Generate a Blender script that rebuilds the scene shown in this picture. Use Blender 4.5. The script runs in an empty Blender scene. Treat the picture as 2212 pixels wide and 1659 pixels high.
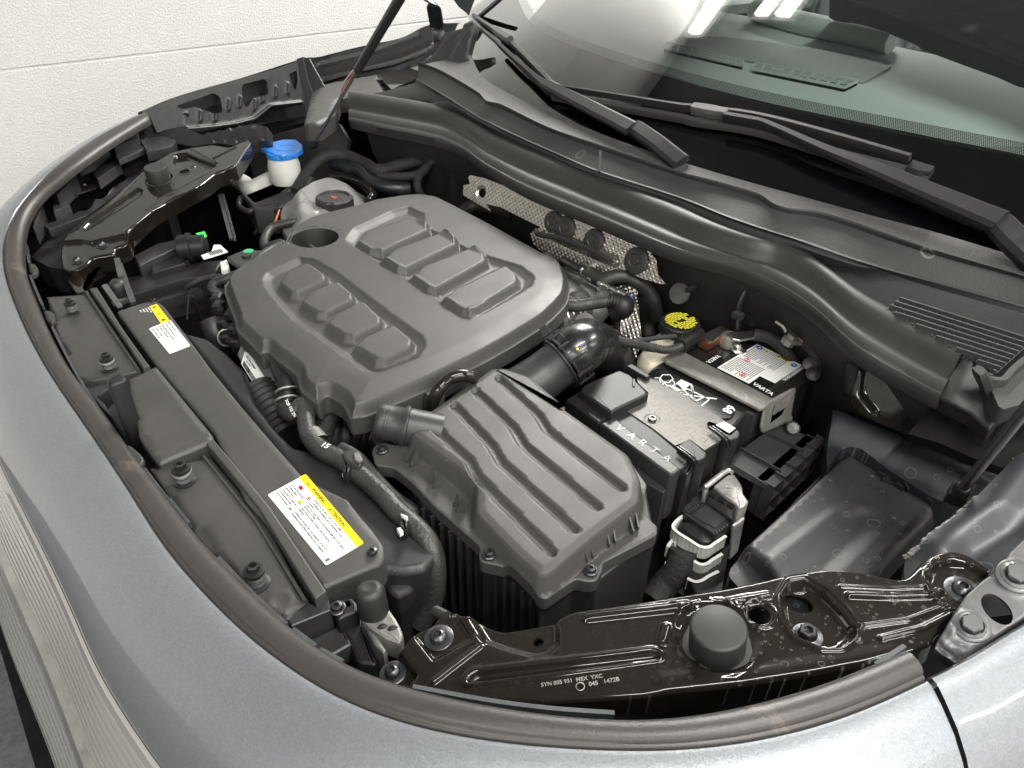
import bpy, bmesh, math, random
import numpy as np
from mathutils import Vector, Matrix
from mathutils.geometry import delaunay_2d_cdt
random.seed(7); rng=np.random.RandomState(5)
S=bpy.context.scene
COL=S.collection
# ------------------------------------------------------------------ camera
FPX=1565.0; CX,CY=1106.0,829.5
EYE=np.array([0,0,0.52])
RM=np.array([[0.6391133,-0.46037872,0.6161052],[0.76880294,0.35968012,-0.52874592],[0.02182258,0.81159205,0.58381686]])
cam=bpy.data.cameras.new('camera'); co=bpy.data.objects.new('camera',cam); COL.objects.link(co)
cam.sensor_width=36; cam.lens=36*FPX/2212; cam.clip_start=.02; cam.clip_end=60
mw=Matrix.Identity(4)
for i in range(3):
    for j in range(3): mw[i][j]=RM[i][j]
    mw[i][3]=EYE[i]
co.matrix_world=mw; S.camera=co
# ------------------------------------------------------------------ world + exposure
w=bpy.data.worlds.new('World'); S.world=w; w.use_nodes=True
w.node_tree.nodes['Background'].inputs[0].default_value=(1,.98,.95,1)
w.node_tree.nodes['Background'].inputs[1].default_value=.15
S.render.engine='CYCLES'
S.view_settings.view_transform='Standard'; S.view_settings.look='None'
S.view_settings.exposure=0.22; S.view_settings.gamma=1
FLOORZ=-.86; CEILZ=1.85; WALLX=-2.25
def lin(c): return tuple((x/12.92 if x<=.04045 else ((x+.055)/1.055)**2.4) for x in c)
# ------------------------------------------------------------------ object helpers
def tag(o,label=None,cat=None,group=None,kind=None):
    if label: o['label']=label
    if cat: o['category']=cat
    if group: o['group']=group
    if kind: o['kind']=kind
    return o
def thing(name,label,cat,loc=(0,0,0),group=None):
    o=bpy.data.objects.new(name,None); COL.objects.link(o); o.location=loc; o.empty_display_size=.02
    return tag(o,label,cat,group)
def link(name,verts,faces,mat=None,parent=None,smooth=40,mats=None,fm=None):
    me=bpy.data.meshes.new(name); me.from_pydata([tuple(map(float,v)) for v in verts],[],[tuple(int(i) for i in f) for f in faces])
    if mats:
        for m in mats: me.materials.append(m)
        if fm is not None: me.polygons.foreach_set('material_index',fm)
    elif mat: me.materials.append(mat)
    if smooth:
        me.polygons.foreach_set('use_smooth',[True]*len(me.polygons))
        me.set_sharp_from_angle(angle=math.radians(smooth))
    me.update()
    o=bpy.data.objects.new(name,me); COL.objects.link(o)
    if parent:
        o.parent=parent
        pw=Matrix.Identity(4); p=parent
        T=Vector((0,0,0))
        while p: T+=p.location; p=p.parent
        me.transform(Matrix.Translation(-T))
    return o
class MB:
    def __init__(s): s.v=[]; s.f=[]
    def add(s,V,F):
        b=len(s.v); s.v.extend([tuple(map(float,p)) for p in V]); s.f.extend([tuple(i+b for i in f) for f in F]); return s
    def build(s,name,mat,parent=None,smooth=40): return link(name,s.v,s.f,mat,parent,smooth)
# ------------------------------------------------------------------ sight lines -> places
REG={'A':(0,0,900),'B':(800,0,900),'C':(1660,0,900),'D':(0,600,900),'E':(800,600,900),'F':(1660,600,900),'G':(0,1245,900),'H':(800,1245,900),'I':(1660,1245,900),'J':(1380,760,680),'K':(1600,1150,460),'L':(380,380,700),'M':(1200,500,560),'Z':(0,0,2560)}
def q(reg,pts):
    ox,oy,w_=REG[reg]; k=w_/2212*.8640625
    return [(ox*.8640625+p[0]*k,oy*.8640625+p[1]*k)+tuple(p[2:]) for p in pts]
def q1(reg,x,y): return q(reg,[(x,y)])[0]
def ray(u,v):
    d=RM@np.array([(u-CX)/FPX,-(v-CY)/FPX,-1.0]); return d
class Pl:
    def __init__(s,o,n,a=None):
        s.o=np.array(o,float); s.n=np.array(n,float)/np.linalg.norm(n)
        a=np.array(a if a is not None else (1,0,0),float); a=a-s.n*(a@s.n); s.a=a/np.linalg.norm(a); s.b=np.cross(s.n,s.a)
    def px(s,u,v):
        d=ray(u,v); t=((s.o-EYE)@s.n)/(d@s.n); p=EYE+d*t-s.o; return np.array([p@s.a,p@s.b])
    def w(s,x,y,h=0): return s.o+s.a*x+s.b*y+s.n*h
    def W(s,u,v,h=0): p=s.px(u,v); return s.w(p[0],p[1],h)
    def up(s,h): return Pl(s.o+s.n*h,s.n,s.a)
def hz(z): return Pl((0,0,z),(0,0,1))
def P(u,v,z): return hz(z).W(u,v)
def pl3(p1,p2,p3):
    A,B,C=P(*p1),P(*p2),P(*p3); n=np.cross(B-A,C-A); n/=np.linalg.norm(n)
    if n[2]<0: n=-n
    return Pl(A,n)
def crom(pts,n=8,closed=False):
    p=[np.array(x,float) for x in pts]; out=[]
    m=len(p); rg=range(m if closed else m-1)
    for i in rg:
        if closed: a,b,c,d=p[i-1],p[i],p[(i+1)%m],p[(i+2)%m]
        else: a,b,c,d=p[max(i-1,0)],p[i],p[i+1],p[min(i+2,m-1)]
        for k in range(n):
            t=k/n; out.append(.5*((2*b)+(-a+c)*t+(2*a-5*b+4*c-d)*t*t+(-a+3*b-3*c+d)*t**3))
    if not closed: out.append(p[-1])
    return out
def rnd(pts,r,n=5):
    """round the corners of a closed outline; r = number or list"""
    P_=[np.array(p,float) for p in pts]; m=len(P_); out=[]
    for i in range(m):
        a,b,c=P_[i-1],P_[i],P_[(i+1)%m]; rr=r[i] if isinstance(r,(list,tuple)) else r
        la,lc=np.linalg.norm(a-b),np.linalg.norm(c-b); rr=min(rr,la*.49,lc*.49)
        if rr<=0: out.append(b); continue
        A=b+(a-b)/la*rr; C=b+(c-b)/lc*rr
        for k in range(n+1):
            t=k/n; out.append((1-t)**2*A+2*t*(1-t)*b+t*t*C)
    return out
def resamp(p,step,closed=True):
    p=np.array(p,float)
    if closed: p=np.vstack([p,p[:1]])
    out=[]
    for i in range(len(p)-1):
        L=np.linalg.norm(p[i+1]-p[i]); k=max(1,int(math.ceil(L/step)))
        for j in range(k): out.append(p[i]+(p[i+1]-p[i])*j/k)
    if not closed: out.append(p[-1])
    return np.array(out)
def area(p): x,y=p[:,0],p[:,1]; return .5*np.sum(x*np.roll(y,-1)-np.roll(x,-1)*y)
def segd(Q,p,closed):
    a=p; b=np.roll(p,-1,0) if closed else p[1:]
    if not closed: a=p[:-1]
    if len(p)==1: return np.linalg.norm(Q-p[0],axis=1)
    D=np.full(len(Q),1e9)
    for i in range(len(a)):
        ab=b[i]-a[i]; L=ab@ab
        if L<1e-14: continue
        t=np.clip(((Q-a[i])@ab)/L,0,1); D=np.minimum(D,np.linalg.norm(Q-(a[i]+t[:,None]*ab),axis=1))
    return D
def inside(Q,p):
    r=np.zeros(len(Q),bool); x,y=Q[:,0],Q[:,1]; n=len(p); j=n-1
    for i in range(n):
        xi,yi=p[i]; xj,yj=p[j]
        if yi!=yj:
            c=((yi>y)!=(yj>y))&(x<(xj-xi)*(y-yi)/(yj-yi)+xi); r^=c
        j=i
    return r
def sdf(Q,p): d=segd(Q,p,True); return np.where(inside(Q,p),d,-d)
def offs(p,d):
    """closed outline moved inward by d"""
    s=1 if area(p)>0 else -1
    a=np.roll(p,1,0); c=np.roll(p,-1,0)
    t1=p-a; t2=c-p; t1/=np.linalg.norm(t1,axis=1)[:,None]+1e-12; t2/=np.linalg.norm(t2,axis=1)[:,None]+1e-12
    t=t1+t2; t/=np.linalg.norm(t,axis=1)[:,None]+1e-12
    n=np.stack([-t[:,1],t[:,0]],1)*s
    return p+n*d
def prof(x,soft):
    x=np.clip(x,0,1)
    return x*(1-soft)+soft*(x*x*(3-2*x))
def evalf(Q,feats):
    z=np.zeros(len(Q))
    for f in feats:
        k=f['k']
        if k=='poly': z+=f['h']*prof((sdf(Q,f['p'])+f.get('o',0))/f['w'],f.get('s',.4))
        elif k=='line': z+=f['h']*prof((f['r']-segd(Q,f['p'],False))/f['w'],f.get('s',.6))
        elif k=='fn': z+=f['fn'](Q[:,0],Q[:,1])
    return z
def Fp(pl,pts,h,w,s=.4,o=0): return dict(k='poly',p=np.array([pl.px(*p[:2]) for p in pts]),h=h,w=w,s=s,o=o)
def Fl(pl,pts,r,h,w,s=.6): return dict(k='line',p=np.array([pl.px(*p[:2]) for p in pts]),r=r,h=h,w=w,s=s)
def Ff(fn): return dict(k='fn',fn=fn)
def sheet(name,pl,outline,mat,parent=None,feats=(),holes=(),step=.006,skirt=.01,edge=0.0,smooth=50,raw=False,hskirt=None,skirts=None):
    """solid-looking pressed or moulded panel over an outline: relief on top, rounded rim, walls down"""
    O=np.array([pl.px(*p[:2]) for p in outline]) if not raw else np.array(outline,float)
    O=resamp(O,step*1.0)
    if area(O)<0: O=O[::-1]
    HS=[]
    for h in holes:
        hh=np.array([pl.px(*p[:2]) for p in h]) if not raw else np.array(h,float); hh=resamp(hh,max(step*.6,.0015))
        if area(hh)<0: hh=hh[::-1]
        HS.append(hh)
    cand=[]
    rims=[edge*k_/4 for k_ in range(1,5)] if edge else []
    for e in rims: cand.append(offs(O,e))
    for f in feats:
        if f['k']=='poly':
            p=resamp(f['p'],step*.8)
            nb_=max(2,int(round(f['w']/(step*.55))));
            for k_ in range(nb_+1): cand.append(offs(p,f['w']*k_/nb_-f.get('o',0)))
        elif f['k']=='line':
            pp=f['p']
            nb_=max(2,int(round(f['w']/(step*.55))))
            for d in [f['r']-f['w']*k_/nb_ for k_ in range(nb_+1)]:
                if d<=0: d=1e-4
                if len(pp)==1: cand.append(pp[0]+np.array([(math.cos(a)*d,math.sin(a)*d) for a in np.linspace(0,2*math.pi,20)[:-1]]))
                else:
                    r_=resamp(pp,step*.8,False); t=np.gradient(r_,axis=0); t/=np.linalg.norm(t,axis=1)[:,None]+1e-12; n=np.stack([-t[:,1],t[:,0]],1)
                    cand.append(r_+n*d); cand.append(r_-n*d)
                    for e,tt in ((r_[0],-t[0]),(r_[-1],t[-1])):
                        a0=math.atan2(tt[1],tt[0]); cand.append(e+np.array([(math.cos(a0+a)*d,math.sin(a0+a)*d) for a in np.linspace(-1.57,1.57,9)]))
    mn=O.min(0); mx=O.max(0)
    gx=np.arange(mn[0]+step/2,mx[0],step); gy=np.arange(mn[1]+step/2,mx[1],step)
    G=np.array([(x+(step/2 if j%2 else 0),y) for j,y in enumerate(gy) for x in gx])
    cand.append(G)
    for f in feats:      # bands of a ramp keep only their own rows of points
        if f['k']=='poly' and f['w']<.03: t_=sdf(G,f['p'])+f.get('o',0); G=G[(t_<-step*.3)|(t_>f['w']+step*.3)]
        elif f['k']=='line' and f['w']<.03: t_=f['r']-segd(G,f['p'],False); G=G[(t_<-step*.3)|(t_>f['w']+step*.3)]
        if len(G)==0: G=np.zeros((0,2)); break
    cand[-1]=G
    C=np.vstack(cand) if cand else G
    s=sdf(C,O); C=C[s>step*.35]
    for hh in HS: C=C[sdf(C,hh)<-step*.35]
    # thin out near duplicates
    seen={}; keep=[]; cell=step*.38
    for i,(x,y) in enumerate(C):
        kx,ky=int(math.floor(x/cell)),int(math.floor(y/cell)); ok=True
        for a in (-1,0,1):
            for b in (-1,0,1):
                for j in seen.get((kx+a,ky+b),()):
                    if (C[j][0]-x)**2+(C[j][1]-y)**2<cell*cell: ok=False;break
                if not ok: break
            if not ok: break
        if ok: keep.append(i); seen.setdefault((kx,ky),[]).append(i)
    C=C[keep]
    vs=[Vector((x,y)) for x,y in O]; ed=[(i,(i+1)%len(O)) for i in range(len(O))]
    for hh in HS:
        b=len(vs); vs+=[Vector((x,y)) for x,y in hh]; ed+=[(b+i,b+(i+1)%len(hh)) for i in range(len(hh))]
    vs+=[Vector((x,y)) for x,y in C]
    rv,re,rf,ov,oe,of=delaunay_2d_cdt(vs,ed,[],1,1e-7)
    Q=np.array([(v.x,v.y) for v in rv])
    cen=np.array([Q[list(f)].mean(0) for f in rf])
    ok=np.ones(len(rf),bool)
    for hh in HS: ok&=~inside(cen,hh)
    ok&=inside(cen,O)
    F=[tuple(f) for f,k in zip(rf,ok) if k]
    z=evalf(Q,feats)
    sd=sdf(Q,O)
    if edge:
        t=np.clip(1-sd/edge,0,1); z-=edge*(1-np.sqrt(np.maximum(0,1-t*t)))
    def height(QQ):
        zz=evalf(QQ,feats)
        if edge: t=np.clip(1-sdf(QQ,O)/edge,0,1); zz=zz-edge*(1-np.sqrt(np.maximum(0,1-t*t)))
        return zz
    ep=min(.0004,step*.2)
    gx_=(height(Q+[ep,0])-height(Q-[ep,0]))/(2*ep); gy_=(height(Q+[0,ep])-height(Q-[0,ep]))/(2*ep)
    gm=np.sqrt(gx_**2+gy_**2); k_=np.minimum(1,2.2/np.maximum(gm,1e-9)); gx_*=k_; gy_*=k_
    NR=pl.n[None,:]-gx_[:,None]*pl.a-gy_[:,None]*pl.b; NR/=np.linalg.norm(NR,axis=1)[:,None]
    V=[pl.w(x,y,h) for (x,y),h in zip(Q,z)]
    F2=[]
    for f in F:
        a,b,c=Q[f[0]],Q[f[1]],Q[f[2]]
        F2.append(f if (b[0]-a[0])*(c[1]-a[1])-(b[1]-a[1])*(c[0]-a[0])>0 else f[::-1])
    F=F2
    if skirt:
        ec={}
        for f in F:
            for i in range(len(f)):
                e=(f[i],f[(i+1)%len(f)]); ec[e]=1
        bd=[e for e in ec if (e[1],e[0]) not in ec]
        mp={}; nl=[tuple(x) for x in NR]
        hs=skirt if hskirt is None else hskirt
        on={}
        for a,b in bd:
            d_=Q[b]-Q[a]; on.setdefault(a,[]).append((d_[1],-d_[0])); on.setdefault(b,[]).append((d_[1],-d_[0]))
        for e in bd:
            for i in e:
                if i not in mp:
                    onh=any(abs(sdf(Q[i:i+1],hh)[0])<1e-5 for hh in HS)
                    o2=np.sum([np.array(v_)/(np.linalg.norm(v_)+1e-12) for v_ in on[i]],axis=0); o2=o2/(np.linalg.norm(o2)+1e-9)
                    n3=tuple(pl.a*o2[0]+pl.b*o2[1])
                    mp[i]=len(V); V.append(pl.w(Q[i][0],Q[i][1],z[i])); V.append(pl.w(Q[i][0],Q[i][1],z[i]-(hs if onh else skirt))); nl+= [n3,n3]
        for a,b in bd: F.append((b,a,mp[a],mp[b])) if False else F.append((mp[b],mp[a],mp[a]+1,mp[b]+1))
    else: nl=[tuple(x) for x in NR]
    o=link(name,V,F,mat,parent,0)
    if smooth:
        o.data.polygons.foreach_set('use_smooth',[True]*len(o.data.polygons)); o.data.normals_split_custom_set_from_vertices(nl)
    return o
def prism(mb,pl,pts,h0,h1,bev=0.0,raw=False):
    O=np.array([pl.px(*p[:2]) for p in pts]) if not raw else np.array(pts,float)
    if area(O)<0: O=O[::-1]
    n=len(O); lv=[(O,h0),(O,h1-bev)]
    if bev: lv.append((offs(O,bev*.35),h1-bev*.3)); lv.append((offs(O,bev),h1)); lv.append((offs(O,bev),h1))
    V=[];F=[]
    for o,h in lv: V+= [pl.w(x,y,h) for x,y in o]
    for k in range(len(lv)-(2 if bev else 1)):
        for i in range(n): j=(i+1)%n; F.append((k*n+i,k*n+j,(k+1)*n+j,(k+1)*n+i))
    F.append(tuple(range((len(lv)-1)*n,len(lv)*n))); F.append(tuple(range(n-1,-1,-1)))
    mb.add(V,F); return mb
def box(mb,c,s,rot=None,bev=0.0):
    """box with chamfered top edges; rot = 3x3 columns"""
    R=np.array(rot) if rot is not None else np.eye(3)
    x,y,z=np.array(s)/2
    b=bev
    lv=[(x,y,-z),(x,y,z-b)]+([(x-b,y-b,z)] if b else [])
    V=[];F=[]
    for a,bb,h in lv:
        for sx,sy in ((-1,-1),(1,-1),(1,1),(-1,1)): V.append(np.array(c)+R@np.array([sx*a,sy*bb,h]))
    for k in range(len(lv)-1):
        for i in range(4): j=(i+1)%4; F.append((k*4+i,k*4+j,(k+1)*4+j,(k+1)*4+i))
    m=(len(lv)-1)*4; F.append((m,m+1,m+2,m+3)); F.append((3,2,1,0)); mb.add(V,F); return mb
def frames(pts,up=(0,0,1)):
    T=np.gradient(pts,axis=0); T/=np.linalg.norm(T,axis=1)[:,None]+1e-12
    N=[];u=np.array(up,float)
    for t in T:
        n=u-t*(u@t)
        if np.linalg.norm(n)<1e-3: n=np.cross(t,(1,0,0))
        n/=np.linalg.norm(n); N.append(n); 
    return T,np.array(N)
def sweep(mb,path,section,up=(0,0,1),closed_sec=True,cap=True,scale=None,transport=False):
    """section (a,b): a along side axis, b along up axis"""
    pts=np.array(path,float); T,N=frames(pts,up)
    if transport:
        n=N[0]; NN=[n]
        for i in range(1,len(T)):
            n=n-T[i]*(n@T[i]); n/=np.linalg.norm(n); NN.append(n)
        N=np.array(NN)
    m=len(section); V=[];F=[]
    for i,(p,t,n) in enumerate(zip(pts,T,N)):
        s_=np.cross(t,n); k=1 if scale is None else scale[i]
        for a,b in section: V.append(p+s_*a*k+n*b*k)
    for i in range(len(pts)-1):
        for j in range(m if closed_sec else m-1):
            jj=(j+1)%m; F.append((i*m+j,i*m+jj,(i+1)*m+jj,(i+1)*m+j))
    if cap and closed_sec: F.append(tuple(range(m-1,-1,-1))); F.append(tuple(range((len(pts)-1)*m,len(pts)*m)))
    # orient outward
    mb.add(V,[f[::-1] for f in F]); return mb
def tube(mb,path,r,n=12,sm=8,ribs=None):
    p=crom(path,sm) if sm else [np.array(x,float) for x in path]
    p=np.array(p)
    if ribs:
        L=np.concatenate([[0],np.cumsum(np.linalg.norm(np.diff(p,axis=0),axis=1))]); s=np.arange(0,L[-1],ribs/4)
        p=np.stack([np.interp(s,L,p[:,k]) for k in range(3)],1)
        sc=np.array([1,1,.86,.86]*(len(p)//4+1))[:len(p)]
    elif isinstance(r,(list,tuple)):
        rr=np.interp(np.linspace(0,1,len(p)),np.linspace(0,1,len(r)),r); sc=rr/rr[0]; r=r[0]
    else: sc=None
    sec=[(math.cos(a)*r,math.sin(a)*r) for a in np.linspace(0,2*math.pi,n+1)[:-1]]
    return sweep(mb,p,sec,scale=sc,transport=True)
def lathe(mb,c,prof_,axis=(0,0,1),n=24,sx=None,fx=None,cap=True):
    """profile (r,h) turned about axis through c; fx(angle)->radius factor"""
    ax=np.array(axis,float); ax/=np.linalg.norm(ax)
    a=np.cross(ax,(0,1,0)) if abs(ax[1])<.9 else np.cross(ax,(1,0,0)); a/=np.linalg.norm(a); b=np.cross(ax,a)
    if sx is not None: a=np.array(sx,float)-ax*(np.array(sx)@ax); a/=np.linalg.norm(a); b=np.cross(ax,a)
    V=[];F=[];c=np.array(c,float); m=len(prof_)
    for r,h in prof_:
        for k in range(n):
            t=2*math.pi*k/n; f=fx(t) if fx else 1
            V.append(c+ax*h+(a*math.cos(t)+b*math.sin(t))*r*f)
    for i in range(m-1):
        for k in range(n): j=(k+1)%n; F.append((i*n+k,i*n+j,(i+1)*n+j,(i+1)*n+k))
    if cap and prof_[-1][0]>1e-6: F.append(tuple(range((m-1)*n,m*n)))
    if cap and prof_[0][0]>1e-6: F.append(tuple(range(n-1,-1,-1)))
    mb.add(V,F); return mb
def ring(mb,c,r,t,axis=(0,0,1),n=24,m=8):
    return lathe(mb,c,[(r+t*math.cos(a),t*math.sin(a)) for a in np.linspace(-math.pi,math.pi,m+1)],axis,n,cap=False)
def text(name,s,size,o,xd,n,mat,parent=None,ext=.0003,align='LEFT',ax=None):
    cu=bpy.data.curves.new(name,'FONT'); cu.body=s; cu.size=size; cu.extrude=ext; cu.align_x=align; cu.offset=size*.018; cu.resolution_u=3
    ob=bpy.data.objects.new('t',cu); COL.objects.link(ob); bpy.context.view_layer.update()
    me=bpy.data.meshes.new_from_object(ob.evaluated_get(bpy.context.evaluated_depsgraph_get()))
    bpy.data.objects.remove(ob)
    x=np.array(xd,float); x/=np.linalg.norm(x); n=np.array(n,float); n=n/np.linalg.norm(n); x=x-n*(x@n); x/=np.linalg.norm(x); y=np.cross(n,x)
    V=[np.array(o)+x*v.co.x+y*v.co.y+n*v.co.z for v in me.vertices]; F=[tuple(p.vertices) for p in me.polygons]
    bpy.data.meshes.remove(me)
    return link(name,V,F,mat,parent,0)
# ------------------------------------------------------------------ materials
def mat(name,base,rough=.5,metal=0,coat=0,bump=0,bscale=400,var=0,vscale=8,spec=.5,extra=None,alpha=1,trans=0,emit=None,crough=.05,rvar=0):
    m=bpy.data.materials.new(name); m.use_nodes=True; nt=m.node_tree; b=nt.nodes['Principled BSDF']; L=nt.links
    b.inputs['Base Color'].default_value=(*base,1); b.inputs['Roughness'].default_value=rough; b.inputs['Metallic'].default_value=metal
    b.inputs['Coat Weight'].default_value=coat; b.inputs['Coat Roughness'].default_value=crough; b.inputs['Specular IOR Level'].default_value=spec
    b.inputs['Alpha'].default_value=alpha; b.inputs['Transmission Weight'].default_value=trans
    if emit: b.inputs['Emission Color'].default_value=(*emit[0],1); b.inputs['Emission Strength'].default_value=emit[1]
    tc=nt.nodes.new('ShaderNodeTexCoord')
    if bump:
        n=nt.nodes.new('ShaderNodeTexNoise'); n.inputs['Scale'].default_value=bscale; n.inputs['Detail'].default_value=2; L.new(tc.outputs['Object'],n.inputs['Vector'])
        bp=nt.nodes.new('ShaderNodeBump'); bp.inputs['Strength'].default_value=1; bp.inputs['Distance'].default_value=bump; L.new(n.outputs['Fac'],bp.inputs['Height']); L.new(bp.outputs['Normal'],b.inputs['Normal'])
    if var:
        n=nt.nodes.new('ShaderNodeTexNoise'); n.inputs['Scale'].default_value=vscale; n.inputs['Detail'].default_value=8; n.inputs['Roughness'].default_value=.65; L.new(tc.outputs['Object'],n.inputs['Vector'])
        r=nt.nodes.new('ShaderNodeMapRange'); r.inputs[1].default_value=.3; r.inputs[2].default_value=.7; r.inputs[3].default_value=1-var; r.inputs[4].default_value=1+var; L.new(n.outputs['Fac'],r.inputs[0])
        mx=nt.nodes.new('ShaderNodeVectorMath'); mx.operation='SCALE'; mx.inputs[0].default_value=base; L.new(r.outputs[0],mx.inputs['Scale']); L.new(mx.outputs[0],b.inputs['Base Color'])
    if rvar:
        n=nt.nodes.new('ShaderNodeTexNoise'); n.inputs['Scale'].default_value=25; n.inputs['Detail'].default_value=6; L.new(tc.outputs['Object'],n.inputs['Vector'])
        r=nt.nodes.new('ShaderNodeMapRange'); r.inputs[1].default_value=.3; r.inputs[2].default_value=.7; r.inputs[3].default_value=max(0,rough-rvar); r.inputs[4].default_value=rough+rvar; L.new(n.outputs['Fac'],r.inputs[0]); L.new(r.outputs[0],b.inputs['Roughness'])
    if extra: extra(m,nt,b,tc)
    return m
def mixcol(nt,b,fac,col,keep=None):
    """lay colour over whatever feeds the base colour"""
    mx=nt.nodes.new('ShaderNodeMix'); mx.data_type='RGBA'
    src=b.inputs['Base Color'].links[0].from_socket if b.inputs['Base Color'].is_linked else None
    if src: nt.links.new(src,mx.inputs[6])
    else: mx.inputs[6].default_value=b.inputs['Base Color'].default_value
    mx.inputs[7].default_value=(*col,1); nt.links.new(fac,mx.inputs[0]); nt.links.new(mx.outputs[2],b.inputs['Base Color'])
def ramp(nt,src,a,b_,c=0,d=1):
    r=nt.nodes.new('ShaderNodeMapRange'); r.inputs[1].default_value=a; r.inputs[2].default_value=b_; r.inputs[3].default_value=c; r.inputs[4].default_value=d; nt.links.new(src,r.inputs[0]); return r.outputs[0]
def math_(nt,op,a,b=None):
    n=nt.nodes.new('ShaderNodeMath'); n.operation=op
    for i,x in enumerate((a,b)):
        if x is None: continue
        if isinstance(x,(int,float)): n.inputs[i].default_value=x
        else: nt.links.new(x,n.inputs[i])
    return n.outputs[0]
def spots(scales,col=(.30,.29,.26),amt=.8,xl=None):
    """dried water rings: thin irregular outlines at scattered places"""
    def f(m,nt,b,tc):
        L=nt.links; fac=None
        for sc,rad,wd,dens in scales:
            n=nt.nodes.new('ShaderNodeTexNoise'); n.inputs['Scale'].default_value=sc*2.2; L.new(tc.outputs['Object'],n.inputs['Vector'])
            ad=nt.nodes.new('ShaderNodeVectorMath'); ad.operation='MULTIPLY_ADD'; L.new(n.outputs['Color'],ad.inputs[0]); ad.inputs[1].default_value=(.16/sc,)*3; L.new(tc.outputs['Object'],ad.inputs[2])
            fl=nt.nodes.new('ShaderNodeVectorMath'); fl.operation='MULTIPLY'; L.new(ad.outputs[0],fl.inputs[0]); fl.inputs[1].default_value=(1,1,.0)
            v=nt.nodes.new('ShaderNodeTexVoronoi'); v.inputs['Scale'].default_value=sc; L.new(fl.outputs[0],v.inputs['Vector'])
            sp=nt.nodes.new('ShaderNodeSeparateColor'); L.new(v.outputs['Color'],sp.inputs[0])
            # radius differs per cell
            rr=ramp(nt,sp.outputs[0],0,1,rad*.3,rad)
            d=math_(nt,'ABSOLUTE',math_(nt,'SUBTRACT',v.outputs['Distance'],rr))
            line=ramp(nt,d,wd*.4,wd,1,0)
            on=ramp(nt,sp.outputs[1],dens-.01,dens,1,0)
            x=math_(nt,'MULTIPLY',line,on)
            fac=x if fac is None else math_(nt,'MAXIMUM',fac,x)
        if xl:   # the drops dried only on the rear part of the plate
            sx=nt.nodes.new('ShaderNodeSeparateXYZ'); L.new(tc.outputs['Object'],sx.inputs[0]); fac=math_(nt,'MULTIPLY',fac,ramp(nt,sx.outputs[0],xl[0],xl[1],.12,1))
        fac=math_(nt,'MULTIPLY',fac,amt)
        mixcol(nt,b,fac,col)
        rg=nt.nodes.new('ShaderNodeMix'); rg.inputs[2].default_value=b.inputs['Roughness'].default_value; rg.inputs[3].default_value=.7; L.new(fac,rg.inputs[0]); L.new(rg.outputs[0],b.inputs['Roughness'])
        cg=nt.nodes.new('ShaderNodeMix'); cg.inputs[2].default_value=b.inputs['Coat Weight'].default_value; cg.inputs[3].default_value=0; L.new(fac,cg.inputs[0]); L.new(cg.outputs[0],b.inputs['Coat Weight'])
    return f
def dust(m,nt,b,tc):
    n=nt.nodes.new('ShaderNodeTexVoronoi'); n.inputs['Scale'].default_value=90; nt.links.new(tc.outputs['Object'],n.inputs['Vector'])
    sp=nt.nodes.new('ShaderNodeSeparateColor'); nt.links.new(n.outputs['Color'],sp.inputs[0])
    a=math_(nt,'MULTIPLY',ramp(nt,n.outputs['Distance'],.04,.07,1,0),ramp(nt,sp.outputs[0],.1,.11,1,0))
    mixcol(nt,b,math_(nt,'MULTIPLY',a,.35),(.5,.48,.44))
def flakes(m,nt,b,tc):
    v=nt.nodes.new('ShaderNodeTexVoronoi'); v.inputs['Scale'].default_value=1400; nt.links.new(tc.outputs['Object'],v.inputs['Vector'])
    sub=nt.nodes.new('ShaderNodeVectorMath'); sub.operation='SUBTRACT'; nt.links.new(v.outputs['Color'],sub.inputs[0]); sub.inputs[1].default_value=(.5,.5,.5)
    sc=nt.nodes.new('ShaderNodeVectorMath'); sc.operation='SCALE'; nt.links.new(sub.outputs[0],sc.inputs[0]); sc.inputs['Scale'].default_value=.12
    v2=nt.nodes.new('ShaderNodeTexVoronoi'); v2.inputs['Scale'].default_value=800; nt.links.new(tc.outputs['Object'],v2.inputs['Vector'])
    s2=nt.nodes.new('ShaderNodeSeparateColor'); nt.links.new(v2.outputs['Color'],s2.inputs[0]); f2=ramp(nt,s2.outputs[0],0,1,.92,1.09)
    m2=nt.nodes.new('ShaderNodeVectorMath'); m2.operation='SCALE'; m2.inputs[0].default_value=b.inputs['Base Color'].default_value[:3]; nt.links.new(f2,m2.inputs['Scale']); nt.links.new(m2.outputs[0],b.inputs['Base Color'])
    g=nt.nodes.new('ShaderNodeNewGeometry'); ad=nt.nodes.new('ShaderNodeVectorMath'); ad.operation='ADD'; nt.links.new(g.outputs['Normal'],ad.inputs[0]); nt.links.new(sc.outputs[0],ad.inputs[1])
    nn=nt.nodes.new('ShaderNodeVectorMath'); nn.operation='NORMALIZE'; nt.links.new(ad.outputs[0],nn.inputs[0]); nt.links.new(nn.outputs[0],b.inputs['Normal'])
def scuff(m,nt,b,tc):
    n=nt.nodes.new('ShaderNodeTexNoise'); n.inputs['Scale'].default_value=9; n.inputs['Detail'].default_value=10; n.inputs['Roughness'].default_value=.75; n.inputs['Distortion'].default_value=.6; nt.links.new(tc.outputs['Object'],n.inputs['Vector'])
    mixcol(nt,b,ramp(nt,n.outputs['Fac'],.60,.72,0,.45),(.28,.22,.16))
M={}
M['plastic']=mat('grained_plastic',(.046,.044,.042),.46,bump=.0002,bscale=1100,var=.15,vscale=9,rvar=.06,extra=dust)
M['plastic2']=mat('smooth_dark_plastic',(.026,.025,.025),.42,bump=.00015,bscale=700,var=.2,vscale=18,extra=dust)
M['black']=mat('black_plastic',(.012,.012,.012),.46,spec=.4,bump=.0001,bscale=500,var=.25,vscale=20)
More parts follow.
